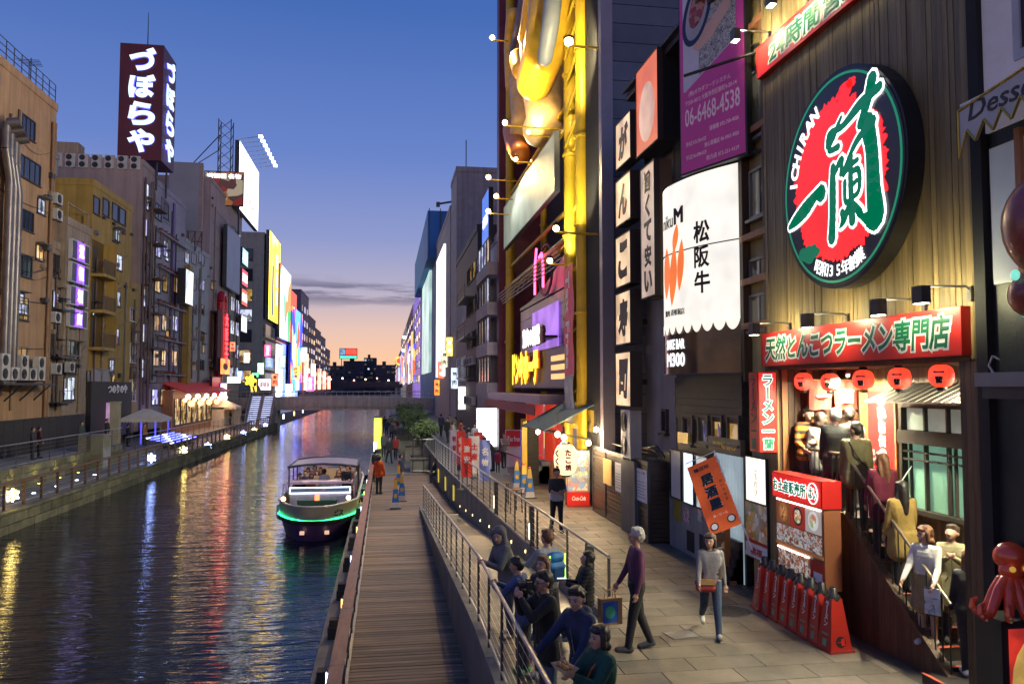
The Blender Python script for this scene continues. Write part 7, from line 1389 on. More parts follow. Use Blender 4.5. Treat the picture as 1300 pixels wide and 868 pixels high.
ld = bpy.data.lights.new('a', 'AREA'); ld.shape = 'RECTANGLE'; ld.size = 20; ld.size_y = .4; ld.energy = 350; ld.color = (1, .6, .3); lo = bpy.data.objects.new('bulb', ld); col.objects.link(lo); lo.parent = rs; lo.location = (rl_ / 2, -.8, 3.3); lo.rotation_euler = (R(-20), 0, 0)
# ================================================================== bridge and skyline
br = thing('canal_bridge', 'low concrete footbridge crossing the canal with steel parapets', 'bridge', (-8, 116, 0)); bm = mat('bridge_concrete', (.42, .39, .36), .7, var=.15, streak=.2)
for i in range(24): x0 = -14.5 + i * 1.28; zc = .35 * (1 - ((x0 + .6) / 15) ** 2); G().box(x0, x0 + 1.26, -2, 2, .75 + zc, 2.15 + zc).build('deck_segment', bm, br)
G().box(-22, 22, -1.8, 1.8, .6, 1.2).build('beam', bm, br)
for x in (-7.2, 7.6): G().box(x - .5, x + .5, -1.6, 1.6, -3.5, .7).build('pier', bm, br)
g = G()
for i in range(60): x = -22 + i * .75; g.cyl((x, -1.9, 2.1), (x, -1.9, 3.1), .03, n=4)
g.cyl((-22, -1.9, 3.15), (22, -1.9, 3.15), .06, n=6).cyl((-22, -1.9, 2.65), (22, -1.9, 2.65), .03, n=6); g.build('parapet', steel, br)
bs = thing('bridge_stairs', 'flight of lit stairs from the bridge down to the opposite quay', 'stairs', (-16.5, 109, ZD))
for i in range(14): G().box(-1.6, 1.6, i * .33, i * .33 + .35, 0, .26 * (i + 1)).build('step', concrete, bs); 
for i in range(0, 14, 1):
    for k in (-1, 1): G().box(k * .8 - .55, k * .8 + .55, i * .33 - .012, i * .33 - .002, .26 * i + .1, .26 * i + .2).build('step_lamp', glow('stair_blue', (.5, .6, 1), 1.6, .2), bs)
for k in (-1, 1): G().add([(k * 1.65, 0, .9), (k * 1.65, 4.6, 4.6), (k * 1.65 + .1, 4.6, 4.6), (k * 1.65 + .1, 0, .9), (k * 1.65, 0, 0), (k * 1.65, 4.6, 3.4)], [(0, 1, 2, 3), (0, 4, 5, 1)]).build('balustrade', concrete, bs)
sk = mat('skyline_dark', (.045, .045, .065), .7, var=.15); skw = W_white
for i, (a, b, yt, Y, lb) in enumerate(((416, 436, 464, 430, 'low dark office block closing the canal view'), (436, 462, 458, 470, 'wide dark office block under the rooftop neon sign'), (462, 478, 454, 480, 'taller slim dark office block on the skyline'), (478, 502, 463, 450, 'dark flat-topped block on the skyline by the shop row'))):
    p0, p1 = onY(a, yt, Y), onY(b, yt, Y); t = thing('skyline_block', lb, 'building', (p0.x, Y, 0)); w_, h = p1.x - p0.x, p0.z; G().box(0, w_, 0, 20, -1, h).build('wall', sk, t); G().box(w_ * .3, w_ * .5, 2, 8, h, h + 2).build('roof_hut', sk, t)
    nx = max(4, int(w_ / 2.2)); nz = max(3, int(h / 2.6))
    for j in range(nz):
        for k in range(nx):
            if random.random() < .45: G().box(w_ * (k + .2) / nx, w_ * (k + .8) / nx, -.06, -.01, h * (j + .3) / nz, h * (j + .7) / nz).build('window', random.choice((W_dark, W_dark, W_dark, W_dark, W_dim, W_dim, W_dim, W_white)), t)
p = onY(440, 450, 466); q = thing('rooftop_neon', 'red and green rooftop sign on the skyline block', 'sign', (p.x - 4, 466, p.z - 2.4)); G().box(0, 10, 0, .5, 0, 6).build('panel', black, q); G().box(3.5, 9.6, -.05, -.01, 2.2, 5.6).build('red_face', glow('sky_red', (1, .06, .03), 1.5, .3, .3), q); G().box(.4, 3.2, -.05, -.01, 2.2, 5.6).build('blue_face', glow('sky_blue', (.3, .5, .8), .7, .5, .4), q); G().box(.4, 9.6, -.05, -.01, .3, 1.7).build('green_face', glow('sky_green', (.1, .9, .6), 1.4, .1, .3), q)
G().box(1, 1.4, .5, .9, -4, 0).box(8, 8.4, .5, .9, -4, 0).build('leg', black, q)
hb2 = thing('road_bridge', 'dark road bridge with street lamps at the canal end', 'bridge', (-8, 330, 0)); G().box(-30, 30, -5, 5, 3.5, 6).build('deck', sk, hb2)
for i in range(9): G().ball((-18 + i * 4.5, -5.3, 6.4 + (i % 3) * .4), .32, 8, 6).build('lamp', glow('bridge_lamp' + str(i % 2), ((1, .8, .5), (1, .3, .2))[i % 2], 8, 0), hb2)
# far quay lights under and beyond the bridge
for i in range(14):
    side = -1 if i % 2 else 1; Y = 60 + i * 7; X = -.75 if side > 0 else -14.9
    if side < 0 and Y < 115: continue
    t = thing('quay_lamp', f'small quay-edge lamp beyond the boat, {ORD[i]} down the canal', 'lamp', (X, Y, ZD), 0, 'quay edge lamps'); G().box(-.05, .05, -.05, .05, 0, .9).build('post', steel_d, t); G().box(-.09, .09, -.09, -.03, .2, .85).build('tube', (lampw, lampb, lampy)[i % 3], t)
gp_ = onZ(479, 575, ZD); q = thing('green_light_pillar', 'glowing lime green light pillar on the dock', 'light pillar', (gp_.x, gp_.y, ZD)); G().box(-.28, .28, -.2, .2, 0, .35).build('base', steel_d, q); G().box(-.25, .25, -.18, .18, .35, 2.6).build('lit_body', glow('lime', (.45, 1, .05), 3.0, .1), q); G().box(-.29, .29, -.21, .21, 2.6, 2.7).build('cap', steel_d, q); G().cyl((.32, 0, 0), (.32, 0, 2.7), .05).build('yellow_pole', cyel, q)
# ================================================================== planters, trees, benches on the deck
leafm = mat('leaf', (.06, .10, .03), .5, var=.4, vscale=3, piece=.2); leafd = mat('leaf_dark', (.035, .06, .02), .5, var=.4, vscale=3); bark = mat('bark', (.06, .045, .03), .8, var=.3, bump=.4)
def shrub(label, p, h, r, n, name='planter_tree', trunk=.8, m=leafm):
    t = thing(name, label, 'tree', p); g = G().cyl((0, 0, 0), (.03, 0, trunk), .07, .05, 8)
    lobes = []
    for k in range(9):
        a = k * 2.4; d = r * random.uniform(.25, .75); c = Vector((d * math.cos(a), d * math.sin(a), trunk + (h - trunk) * random.uniform(.15, .85))); lobes.append((c, r * random.uniform(.28, .5))); g.cyl((.03, 0, trunk * .8), c, .04, .015, 6)
    g.build('trunk', bark, t); v = []; f = []
    for k in range(n):
        c, rr_ = random.choice(lobes); d = Vector((random.gauss(0, 1), random.gauss(0, 1), random.gauss(0, .8))).normalized() * rr_ * random.uniform(.5, 1.08); q = c + d; s = random.uniform(.05, .10)
        a = Vector((random.gauss(0, 1), random.gauss(0, 1), random.gauss(0, .6))).normalized(); b = a.orthogonal().normalized(); o = len(v)
        v += [q - a * s, q + b * s * .5, q + a * s, q - b * s * .5]; f.append((o, o + 1, o + 2, o + 3))
    gg = G(); gg.add(v, f); gg.build('crown', m, t); return t
plm = mat('planter_stone', (.16, .15, .12), .7, var=.2, bump=.3)
def planter(label, p, w_, d, h): t = thing('planter', label, 'planter', p); G().ring(-w_ / 2, w_ / 2, 0, 1, .01, 0, .01) if 0 else None; G().box(-w_ / 2, w_ / 2, -d / 2, d / 2, 0, h - .08).build('box', plm, t); G().box(-w_ / 2 - .05, w_ / 2 + .05, -d / 2 - .05, d / 2 + .05, h - .08, h).build('rim', plm, t); G().box(-w_ / 2 + .05, w_ / 2 - .05, -d / 2 + .05, d / 2 - .05, h, h + .03).build('soil', mat('soil', (.04, .03, .02), .9), t)
tp_ = [(537, 598, 1.8, .95, 'broad leafy tree in the front stone planter'), (528, 583, 2.3, 1.15, 'taller leafy tree just behind the front planter'), (519, 573, 2.4, 1.2, 'leafy tree farther along the row of planters'), (512, 565, 2.3, 1.1, 'last leafy tree of the planter row')]
for i, (px, py, h, r, lb) in enumerate(tp_):
    p = onZ(px, py, ZD); planter(('stone planter box at the end of the ramp', 'second stone planter behind the ramp end', 'third stone planter in the row', 'fourth stone planter in the row')[i], p, 1.5, 1.5, .85); shrub(lb, p + Vector((0, 0, .86)), h + .4, r, 1700 if i < 2 else 1100, trunk=.9)
fence_ = railing('steel fence round the leafy planters on the deck', [(onZ(524, 600, ZD).x, onZ(524, 600, ZD).y, ZD), (onZ(552, 600, ZD).x, onZ(524, 600, ZD).y, ZD), (onZ(552, 600, ZD).x, onZ(524, 600, ZD).y + 8, ZD)], h=1.9, step=.8, wires=2)
for i, (px, py) in enumerate(((577, 632), (569, 618), (563, 608))):
    p = onZ(px, py, ZD); t = thing('stone_bench', f'grey block bench against the promenade wall, {ORD[i]} from the camera', 'bench', (p.x, p.y, ZD), 0, 'block benches'); G().box(-.3, .3, -.6, .6, 0, .4).build('block', plm, t); [G().box(-.28, .28, -.55 + .28 * k, -.3 + .28 * k, .4, .46).build('seat_slat', steel, t) for k in range(4)]
for i, (px, py) in enumerate(((583, 637), (589, 645), (571, 610))):
    p = onZ(px, py, ZD); t = thing('deck_floor_light', f'square floor light set in the ramp paving, {ORD[i]} of three', 'light', (p.x, p.y, rampz(p.y) + .002), 0, 'square floor lights'); G().ring(-.2, .2, -.1, .1, .02, 0, .02) if 0 else None; G().box(-.2, .2, -.1, .1, 0, .012).build('frame', steel, t); G().box(-.18, .18, -.08, .08, .012, .018).build('lens', glow('floor_square', (.95, .97, 1), 5, 0), t)
for i in range(4): Y = 33 + i * 3.2; t = thing('wall_wash_light', f'yellow wash light on the promenade wall beyond the ramp, {ORD[i]} from the camera', 'light', (edgeX(Y) - .05, Y, -.5), 0, 'yellow wash lights'); G().box(-.05, .0, -.12, .12, -.3, .3).build('lens', mat('wash_yellow', (.5, .4, .1), .4, emit=(.9, .7, .08), es=.6), t); G().box(-.03, .03, -.15, .15, .31, .36).build('hood', steel_d, t)
# ================================================================== tour boat
bo = onZ(400, 690, ZW); boat = thing('tour_boat', 'flat canal tour boat with glass-sided canopy and green light strip', 'boat', (bo.x - .05, bo.y - .2, ZW))
hullm = mat('hull_beige', (.42, .38, .30), .45, var=.12); hulld = mat('hull_violet_lit', (.10, .05, .14), .3, var=.2)  # violet underside lighting is put into the lower hull's colour
def hw_(y): return 1.5 * min(1, (max(0, y) / 2.2) ** .42 * .96 + .04) if y < 2.2 else (1.5 if y < 10.5 else 1.5 - .08 * (y - 10.5))
for s in (-1, 1):
    for y in (3.2, 5.4, 7.6, 9.6): G().lathe([(.02, -.32), (.12, -.25), (.13, 0), (.12, .25), (.02, .32)], 10, (s * 1.6, y, .75)).cyl((s * 1.6, y, 1.05), (s * 1.5, y, 1.36), .012, n=4).build('fender', mat('fender_white', (.5, .48, .45), .6, var=.2), boat)
ys_ = [0, .05, .15, .3, .55, .9, 1.4, 2.2, 4, 7, 10.5, 12]
def hull(z0, z1, k0, k1, nm, m, rake=.5):
    rows_ = []
    for z, k in ((z0, k0), (z1, k1)):
        rk = (1.35 - z) * rake
        rows_.append([(-hw_(y) * k, y + rk * max(0, 1 - y / 3), z) for y in ys_[::-1]] + [(hw_(y) * k, y + rk * max(0, 1 - y / 3), z) for y in ys_[1:]])
    return G().sheet(rows_).build(nm, m, boat)
hull(-.3, .62, .78, .95, 'lower_hull', hulld); hull(.62, .80, 1.02, 1.02, 'rubbing_strake', rubber); hull(.80, 1.35, .98, 1.0, 'bulwark', hullm)
pts = [(-hw_(y) * 1.03, y + .28 * max(0, 1 - y / 3), .83) for y in ys_[::-1]] + [(hw_(y) * 1.03, y + .28 * max(0, 1 - y / 3), .83) for y in ys_[1:]]; G().tube(pts, .028, 6).build('green_light_strip', glow('strip_green', (.03, 1, .30), 4, .5, 3), boat)
dk_ = [(-hw_(y) * .98, y) for y in ys_[::-1]] + [(hw_(y) * .98, y) for y in ys_[1:]]; g = G(); g.add([(x, y + .1, .82) for x, y in dk_], [tuple(range(len(dk_)))]); g.build('deck', mat('boat_deck', (.16, .12, .10), .6), boat)
pts = [(-hw_(y), y, 1.36) for y in ys_[::-1]] + [(hw_(y), y, 1.36) for y in ys_[1:]]; G().tube(pts, .05, 6).build('gunwale', mat('gunwale', (.45, .42, .36), .4), boat)
G().poly([(-.7, .9), (.7, .9), (.75, 1.42), (-.75, 1.42)], 1.4, 1.9).build('bow_cover', mat('cover_green', (.02, .06, .045), .6), boat); G().box(-.08, .08, 1.35, 1.5, 1.42, 1.62).build('bow_light', glow('bow_red', (1, .15, .05), 4, 0), boat)
cn = G().poly([(-1.15, .6), (1.15, .6), (1.2, 1.5), (-1.2, 1.5)], 2.9, 3.6).build('console', mat('console_white', (.6, .58, .6), .35), boat); G().ring(-1.2, 1.2, 1.5, 1.74, .03, 2.86, 2.9).build('console_light', glow('console_led', (.65, .75, 1), 6, 0), cn); G().box(-1.15, 1.15, 2.91, 2.93, 1.53, 1.72).build('windscreen', mat('screen_glass', (.1, .12, .14), .05), cn)
G().box(-1.25, 1.25, 3.3, 4.2, 1.82, 1.9).build('dash_roof', mat('dash_roof', (.5, .34, .42), .35), boat)
grid = [[(x * 1.4, y, 2.42 + .12 * (1 - x * x)) for x in (-1, -.8, -.5, 0, .5, .8, 1)] for y in (4.2, 6, 7.6)]; G().sheet(grid).build('canopy', mat('canopy_grey', (.17, .13, .16), .35, var=.1), boat); g = G()
for y in (4.2, 7.6): g.tube([(x * 1.4, y, 2.42 + .12 * (1 - x * x)) for x in (-1, -.8, -.5, 0, .5, .8, 1)], .05, 6)
for x in (-1.4, 1.4): g.cyl((x, 4.2, 2.42), (x, 7.6, 2.42), .05, n=6)
g.build('canopy_frame', steel_d, boat)
for y in (4.3, 5.9, 7.5):
    for x in (-1.38, 1.38): G().cyl((x, y, 1.3), (x, y, 2.42), .028, n=6).build('post', steel_d, boat)
for y in (5.2, 6.3, 7.4, 8.5, 9.6, 10.7): G().box(-1.3, -.2, y, y + .4, .8, 1.3).box(.2, 1.3, y, y + .4, .8, 1.3).build('seat', mat('boat_seat', (.2, .1, .08), .6), boat)
G().add([(-1.35, 10.4, 1.2), (1.35, 10.4, 1.2), (1.35, 10.4, 1.75), (-1.35, 10.4, 1.75)], [(0, 1, 2, 3)]).build('rear_screen', mat('rear_screen', (.35, .22, .12), .5, emit=(.8, .5, .25), es=.25), boat)
g = G().tube([(1.35, 2.6, 1.36), (1.4, 2.6, 2.2), (1.4, 4.0, 2.2), (1.4, 4.0, 1.36)], .03, 6).tube([(-1.4, 2.6, 1.36), (-1.4, 2.6, 1.9), (-1.4, 4.0, 1.9)], .03, 6); g.build('side_rail', steel, boat)
for s in (-1, 1): G().ball((s * 1.2, 1.0, 1.55), .09, 8, 6).build('deck_lamp', glow('deck_lamp', (1, .6, .3), 7, 0), boat); G().box(s * .45 - .08, s * .45 + .08, .38, .52, .3, .42).build('hull_port', glow('hull_port', (1, .6, .4), .8, 0), boat)
s_ = lettering(boat, 'エビス', .62, 1.16, .95, 1.2, black, .42, .04, .01); s_.rotation_euler[2] = R(14); s_.location = (.02, -.12, 0)
ld = bpy.data.lights.new('a', 'AREA'); ld.size = 2; ld.energy = 25; ld.color = (1, .75, .6); lo = bpy.data.objects.new('bulb', ld); col.objects.link(lo); lo.parent = boat; lo.location = (0, 5.8, 2.36)
gang = thing('gangway', 'small steel gangway frame between boat and dock', 'gangway', (-.95, bo.y + 4.5, ZD)); G().tube([(-.35, 0, 0), (-.35, 0, 1.3), (-.35, 1.6, 1.3), (-.35, 1.6, 0)], .03, 6).tube([(.25, 0, 0), (.25, 0, 1.2), (.25, 1.6, 1.2), (.25, 1.6, 0)], .03, 6).build('frame', steel, gang); G().box(-.4, .3, 0, 1.6, -.06, 0).build('plate', steel_d, gang)
# ================================================================== people
SKIN = mat('skin', (.46, .27, .19), .55, var=.08); HAIR = {'black': mat('hair_black', (.018, .014, .012), .5, var=.2, vscale=30), 'brown': mat('hair_brown', (.14, .06, .028), .5, var=.25, vscale=25), 'grey': mat('hair_grey', (.42, .40, .38), .6, var=.2, vscale=25), 'dark': mat('hair_dark', (.045, .028, .02), .5, var=.2, vscale=25)}
LIP = mat('lips', (.35, .10, .08), .5, var=0); EYE = mat('eye_dark', (.015, .012, .01), .25, var=0)
CL = {}
def cloth(c, em=None):
    k = tuple(round(x, 3) for x in c)
    if k not in CL: CL[k] = mat('cloth_%d' % len(CL), c, .85, var=.25, vscale=7, bump=.9, bscale=8, stretch=(1, 1, .6))
    return CL[k]
def striped(name, c1, c2, w_):
    m = bpy.data.materials.new(name); m.use_nodes = True; n = m.node_tree.nodes; l = m.node_tree.links; p = n['Principled BSDF']; p.inputs['Roughness'].default_value = .85
    t = n.new('ShaderNodeTexCoord'); s = n.new('ShaderNodeSeparateXYZ'); l.new(t.outputs['Object'], s.inputs[0]); a = n.new('ShaderNodeMath'); a.operation = 'MODULO'; a.inputs[1].default_value = w_; l.new(s.outputs[2], a.inputs[0]); b = n.new('ShaderNodeMath'); b.operation = 'GREATER_THAN'; b.inputs[1].default_value = w_ * .55; l.new(a.outputs[0], b.inputs[0])
    x = n.new('ShaderNodeMix'); x.data_type = 'RGBA'; x.inputs[6].default_value = (*c1, 1); x.inputs[7].default_value = (*c2, 1); l.new(b.outputs[0], x.inputs[0]); l.new(x.outputs[2], p.inputs['Base Color']); return m
def remesh(caps, vox, it, nm, mats=None):
    g = G()
    for c in caps: capsule(g, c[0], c[1], c[2], c[3], 10, 3)
    o = bpy.data.objects.new('w', g.mesh('w', EYE)); rm = o.modifiers.new('r', 'REMESH'); rm.mode = 'VOXEL'; rm.voxel_size = vox; rm.use_smooth_shade = True; s = o.modifiers.new('s', 'SMOOTH'); s.iterations = it; s.factor = .5
    me = evaluated(o); me.name = nm; me.materials.clear()
    return me
def person(label, p, rz=0, h=1.68, top=(.1, .1, .1), bot=(.03, .03, .04), shoe=(.03, .03, .03), hair='black', style='short', lod=1, lean=0, la=(8, 8, 12, 0), ra=(8, 8, 12, 0), ll=(0, 0), rl=(0, 0), head=(0, 0), hem=.86, bulk=1.0, skirt=None, sit=False, topmat=None, hood=False, group='people', coat=None, bare=False, collar=None, kid=False):
    V = Vector; caps = []
    def rot(v, ax, a): return Matrix.Rotation(a, 3, ax) @ v
    P0 = V((0, 0, .95)); LN = R(lean)
    def U(v): return P0 + rot(V(v) - P0, 'X', LN)
    NK = V((0, .01, 1.47)); HY, HP = R(head[0]), R(head[1])
    def Hd(v): q = rot(V(v) - NK, 'X', HP); q = rot(q, 'Z', HY); return U(NK + q)
    hs = 1.12 if kid else 1.0
    def C(a, b, ra_, rb, tg): caps.append((V(a), V(b), ra_, rb, tg))
    # torso
    zs = [.90, .98, 1.06, 1.14, 1.22, 1.30, 1.37]
    for z in [.90 + .0235 * i for i in range(21)]:
        w_, r = float(np.interp(z, zs, [.085, .075, .068, .072, .085, .10, .118])), float(np.interp(z, zs, [.105, .102, .10, .103, .108, .105, .082]))
        tg = 'top' if z > hem else 'bot'; k = bulk if tg == 'top' else 1; C(U((-w_, .01, z)), U((w_, .01, z)), r * k, r * k, tg)
    if hem < .9:
        z = .9
        while z > hem: C(U((-.085, .01, z)), U((.085, .01, z)), .118 * bulk, .118 * bulk, 'top'); z -= .025
    if coat:
        z = .9
        while z > coat: k = 1 + .22 * (.9 - z) / .4; C((-.09, .01, z), (.09, .01, z), .12 * bulk * k, .12 * bulk * k, 'top'); z -= .025
    if skirt:
        z = .96
        while z > skirt: k = 1 + .35 * (.96 - z) / .45; C((-.085, .0, z), (.085, .0, z), .11 * k, .11 * k, 'bot'); z -= .022
    # neck and head
    C(U((0, .015, 1.40)), U((0, .005, 1.53)), .052, .048, 'skin')
    C(Hd((0, .012, 1.615)), Hd((0, -.005, 1.60)), .092 * hs, .088 * hs, 'skin'); C(Hd((0, -.03, 1.565)), Hd((0, -.03, 1.555)), .072, .068, 'skin'); C(Hd((0, -.05, 1.525)), Hd((0, -.052, 1.523)), .045, .042, 'skin')
    if lod < 2:
        C(Hd((0, -.098, 1.60)), Hd((0, -.112, 1.568)), .010, .017, 'skin')
        for s in (-1, 1): C(Hd((s * .088, .012, 1.595)), Hd((s * .088, .014, 1.565)), .02, .015, 'skin')
    if collar: C(U((-.04, .0, 1.44)), U((.04, .0, 1.44)), .07, .07, 'top')
    W = {}
    for s, a, nm in ((1, la, 'l'), (-1, ra, 'r')):
        pa, ab, fx_, inw = (R(q) for q in a); S = V((s * .165, .01, 1.385)); d1 = V((0, -math.sin(pa), -math.cos(pa))); d1 = rot(d1, 'Y', -s * ab)
        f2 = pa + fx_; d2 = V((0, -math.sin(f2), -math.cos(f2))); d2 = rot(d2, 'Y', -s * ab * .6); d2 = rot(d2, 'Z', -s * inw) if True else d2
        S = U(S); d1 = rot(d1, 'X', LN * .3); d2 = rot(d2, 'X', LN * .2); E_ = S + d1 * .285; Wr = E_ + d2 * .235
        C(S, E_, .062 * bulk, .05 * bulk, 'top'); C(E_, Wr, .049 * bulk if not bare else .042, .036 * bulk if not bare else .03, 'skin' if bare else 'top')
        hd = Wr + d2 * .075; W[nm] = Wr + d2 * .09; side = d2.orthogonal().normalized(); side = (V((0, 0, 1)) - d2 * d2.z); side = side.normalized() if side.length > .2 else V((s, 0, 0)); nn = d2.cross(side).normalized() * s
        if lod == 2: C(Wr, hd + d2 * .04, .03, .03, 'skin')
        else:
            C(Wr, Wr + d2 * .03, .026, .028, 'skin'); C(hd - side * .018, hd + side * .018, .022, .022, 'skin')
            for q in range(4):
                o_ = side * (.028 - .0187 * q); l_ = (.034, .038, .036, .028)[q]; b0 = hd + o_ + d2 * .016; b1 = b0 + d2 * l_ + nn * .008; b2 = b1 + d2 * l_ * .55 + nn * l_ * .75; C(b0, b1, .0095, .009, 'skin'); C(b1, b2, .009, .008, 'skin')
            t0 = Wr + d2 * .03 + side * .022; t1 = t0 + side * .026 + d2 * .03 + nn * .008; C(t0, t1, .012, .010, 'skin'); C(t1, t1 + d2 * .026 + nn * .01, .010, .009, 'skin')
    lowest = 9
    for s, a in ((1, ll), (-1, rl)):
        th, kn = R(a[0]), R(a[1]); Hp = V((s * .09, .01, .90)); d1 = V((0, -math.sin(th), -math.cos(th))); d2 = V((0, -math.sin(th - kn), -math.cos(th - kn))); K = Hp + d1 * .42; A = K + d2 * .40
        tg = 'skin' if skirt else 'bot'; lo_ = 0 if skirt else 1; C(Hp, K, .09 + .006 * lo_, .062 + .008 * lo_, tg); C(K, A, .060 + .008 * lo_, .038 + .014 * lo_, tg); C(K + d2 * .06 + V((0, .012, 0)), K + d2 * .18 + V((0, .012, 0)), .058, .05, tg)
        fd = rot(V((0, -1, 0)), 'X', -(th - kn) * .5 if not sit else 0); C(A + V((0, .035, -.035)), A + fd * .16 + V((0, 0, -.043)), .046, .042, 'shoe'); lowest = min(lowest, A.z - .083)
    if hood: C(U((-.05, .07, 1.43)), U((.05, .07, 1.43)), .075, .075, 'top')
    k = h / 1.705; vox = (.0095, .0145, .026)[lod]
    cs_ = [(c[0], c[1], c[2] + (.002 if c[4] != 'skin' else 0), c[3]) for c in caps]
    me = remesh(cs_, vox, (4, 4, 2)[lod], 'person'); tags = ['skin', 'top', 'bot', 'shoe']
    for q in (SKIN, topmat or cloth(top), cloth(bot), cloth(shoe)): me.materials.append(q)
    n = len(me.polygons); cen = np.zeros(n * 3); me.polygons.foreach_get('center', cen); cen = cen.reshape(-1, 3); best = np.full(n, 1e9); idx = np.zeros(n, int)
    for c in caps:
        a, b = np.array(c[0]), np.array(c[1]); ab = b - a; L2 = max(1e-9, ab @ ab); t_ = np.clip((cen - a) @ ab / L2, 0, 1); d = np.linalg.norm(cen - (a + t_[:, None] * ab), axis=1) - (c[2] + (c[3] - c[2]) * t_); mk = d < best; best[mk] = d[mk]; idx[mk] = tags.index(c[4])
    me.polygons.foreach_set('material_index', idx.astype(np.int32)); me.update()
    z0 = 0 if sit else -lowest
    vv = np.zeros(len(me.vertices) * 3); me.vertices.foreach_get('co', vv); vv = vv.reshape(-1, 3); vv[:, 2] += z0; vv *= k; me.vertices.foreach_set('co', vv.ravel()); me.update()
    o = link('person', me, None, p, rz); tag(o, label, 'person', group)
    def T(v): return (V(v) + V((0, 0, z0))) * k
    # hair
    hc = []
    def HC(a, b, r0, r1): hc.append((T(Hd(a)), T(Hd(b)), r0 * k, r1 * k))
    if style != 'bald':
        HC((0, .026, 1.632), (0, .022, 1.640), .1 * hs, .098 * hs); HC((0, .055, 1.59), (0, .05, 1.57), .082, .07); rg = random.Random(len(label) * 7 + int(h * 100))
        for q in range(26 if lod < 2 else 0): a = rg.uniform(0, 6.283); e = rg.uniform(.15, 1.35); v = V((math.cos(a) * math.cos(e), math.sin(a) * math.cos(e), math.sin(e))); c_ = V((0, .018, 1.632)); (HC(c_ + v * .088 * hs, c_ + v * .104 * hs + V((rg.uniform(-.02, .02), rg.uniform(-.02, .02), -.012)), .02, .012) if v.y > -.35 or v.z > .75 else None)
        for s in (-1, 1): HC((s * .075, .01, 1.64), (s * .082, .015, 1.60), .03, .022)
        HC((-.038, -.035, 1.69), (.038, -.035, 1.69), .034 * hs, .034 * hs)
        if style == 'bob':
            for s in (-1, 1): HC((s * .08, -.005, 1.62), (s * .085, .0, 1.51), .035, .035)
            HC((-.05, .07, 1.56), (.05, .07, 1.50), .06, .05); HC((0, .075, 1.58), (0, .07, 1.49), .06, .055); HC((-.05, -.07, 1.668), (.05, -.07, 1.668), .024, .024)
        if style == 'long':
            for s in (-1, 1): HC((s * .078, .01, 1.62), (s * .085, .03, 1.45), .036, .035); HC((s * .085, .03, 1.45), (s * .07, .055, 1.30), .04, .03)
            HC((0, .08, 1.58), (0, .10, 1.40), .07, .065); HC((0, .10, 1.40), (0, .115, 1.24), .07, .045)
        if style == 'bun': HC((0, .11, 1.60), (0, .12, 1.60), .045, .045)
        hm = remesh([(a, b, r0, r1) for a, b, r0, r1 in hc], vox * 1.05, 3, 'hair'); hm.materials.append(HAIR[hair]); link('hair', hm, o)
    if style == 'hooded':
        pass
    if lod == 0:
        for s in (-1, 1):
            q = T(Hd((s * .034, -.087, 1.592))); G().ball(q, (.013 * k, .008 * k, .007 * k), 8, 6).build('eye', EYE, o); e0, e1 = T(Hd((s * .018, -.095, 1.615))), T(Hd((s * .05, -.083, 1.618))); G().cyl(e0, e1, .005 * k, .004 * k, 5).build('eyebrow', HAIR['black' if hair != 'grey' else 'grey'], o)
        a, b = T(Hd((-.024, -.094, 1.532))), T(Hd((.024, -.094, 1.532))); G().cyl(a, (a + b) / 2 + V((0, -.004, 0)), .0045 * k, .006 * k, 5).cyl((a + b) / 2 + V((0, -.004, 0)), b, .006 * k, .0045 * k, 5).build('mouth', LIP, o)
    M_ = Matrix.Translation(V(p)) @ Matrix.Rotation(rz, 4, 'Z')
    o_w = {q: M_ @ ((W[q] + V((0, 0, z0))) * k) for q in W}
    return o, o_w, (lambda v: M_ @ T(v)), Hd
def acc(o, name, pts, r, m):      # small worn thing: pts in world space
    Mi = o.matrix_basis.inverted(); G().tube([Mi @ Vector(p) for p in pts], r, 6).build(name, m, o)
def glasses(o, T, H):
    for s in (-1, 1): acc(o, 'glasses', [T(H((s * (.034 + .022 * math.cos(a)), -.101, 1.592 + .018 * math.sin(a)))) for a in [i * .785 for i in range(9)]], .0028, black); acc(o, 'glasses', [T(H((s * .056, -.1, 1.597))), T(H((s * .094, -.02, 1.597)))], .0028, black)
def jacket(o, T, m, zlo=.8, b=.13):
    acc(o, 'zip', [T((0, -b - .004, z)) for z in (zlo, 1.0, 1.2, 1.32)], .006, m)
    for s in (-1, 1): acc(o, 'pocket_seam', [T((s * .05, -b - .0, .98)), T((s * .1, -b + .035, .9))], .005, m)
def strap(o, T, m, s=1, b=.135):
    acc(o, 'strap', [T((s * .11, .01, 1.46)), T((s * .06, -b, 1.3)), T((-s * .06, -b - .005, 1.1)), T((-s * .16, -.06, .96)), T((-s * .15, .1, 1.0)), T((0, b + .02, 1.2)), T((s * .1, .1, 1.4)), T((s * .11, .01, 1.46))], .011, m)
def P0L(v, lean): q = Vector((0, 0, .95)); return q + Matrix.Rotation(R(lean), 3, 'X') @ (Vector(v) - q)
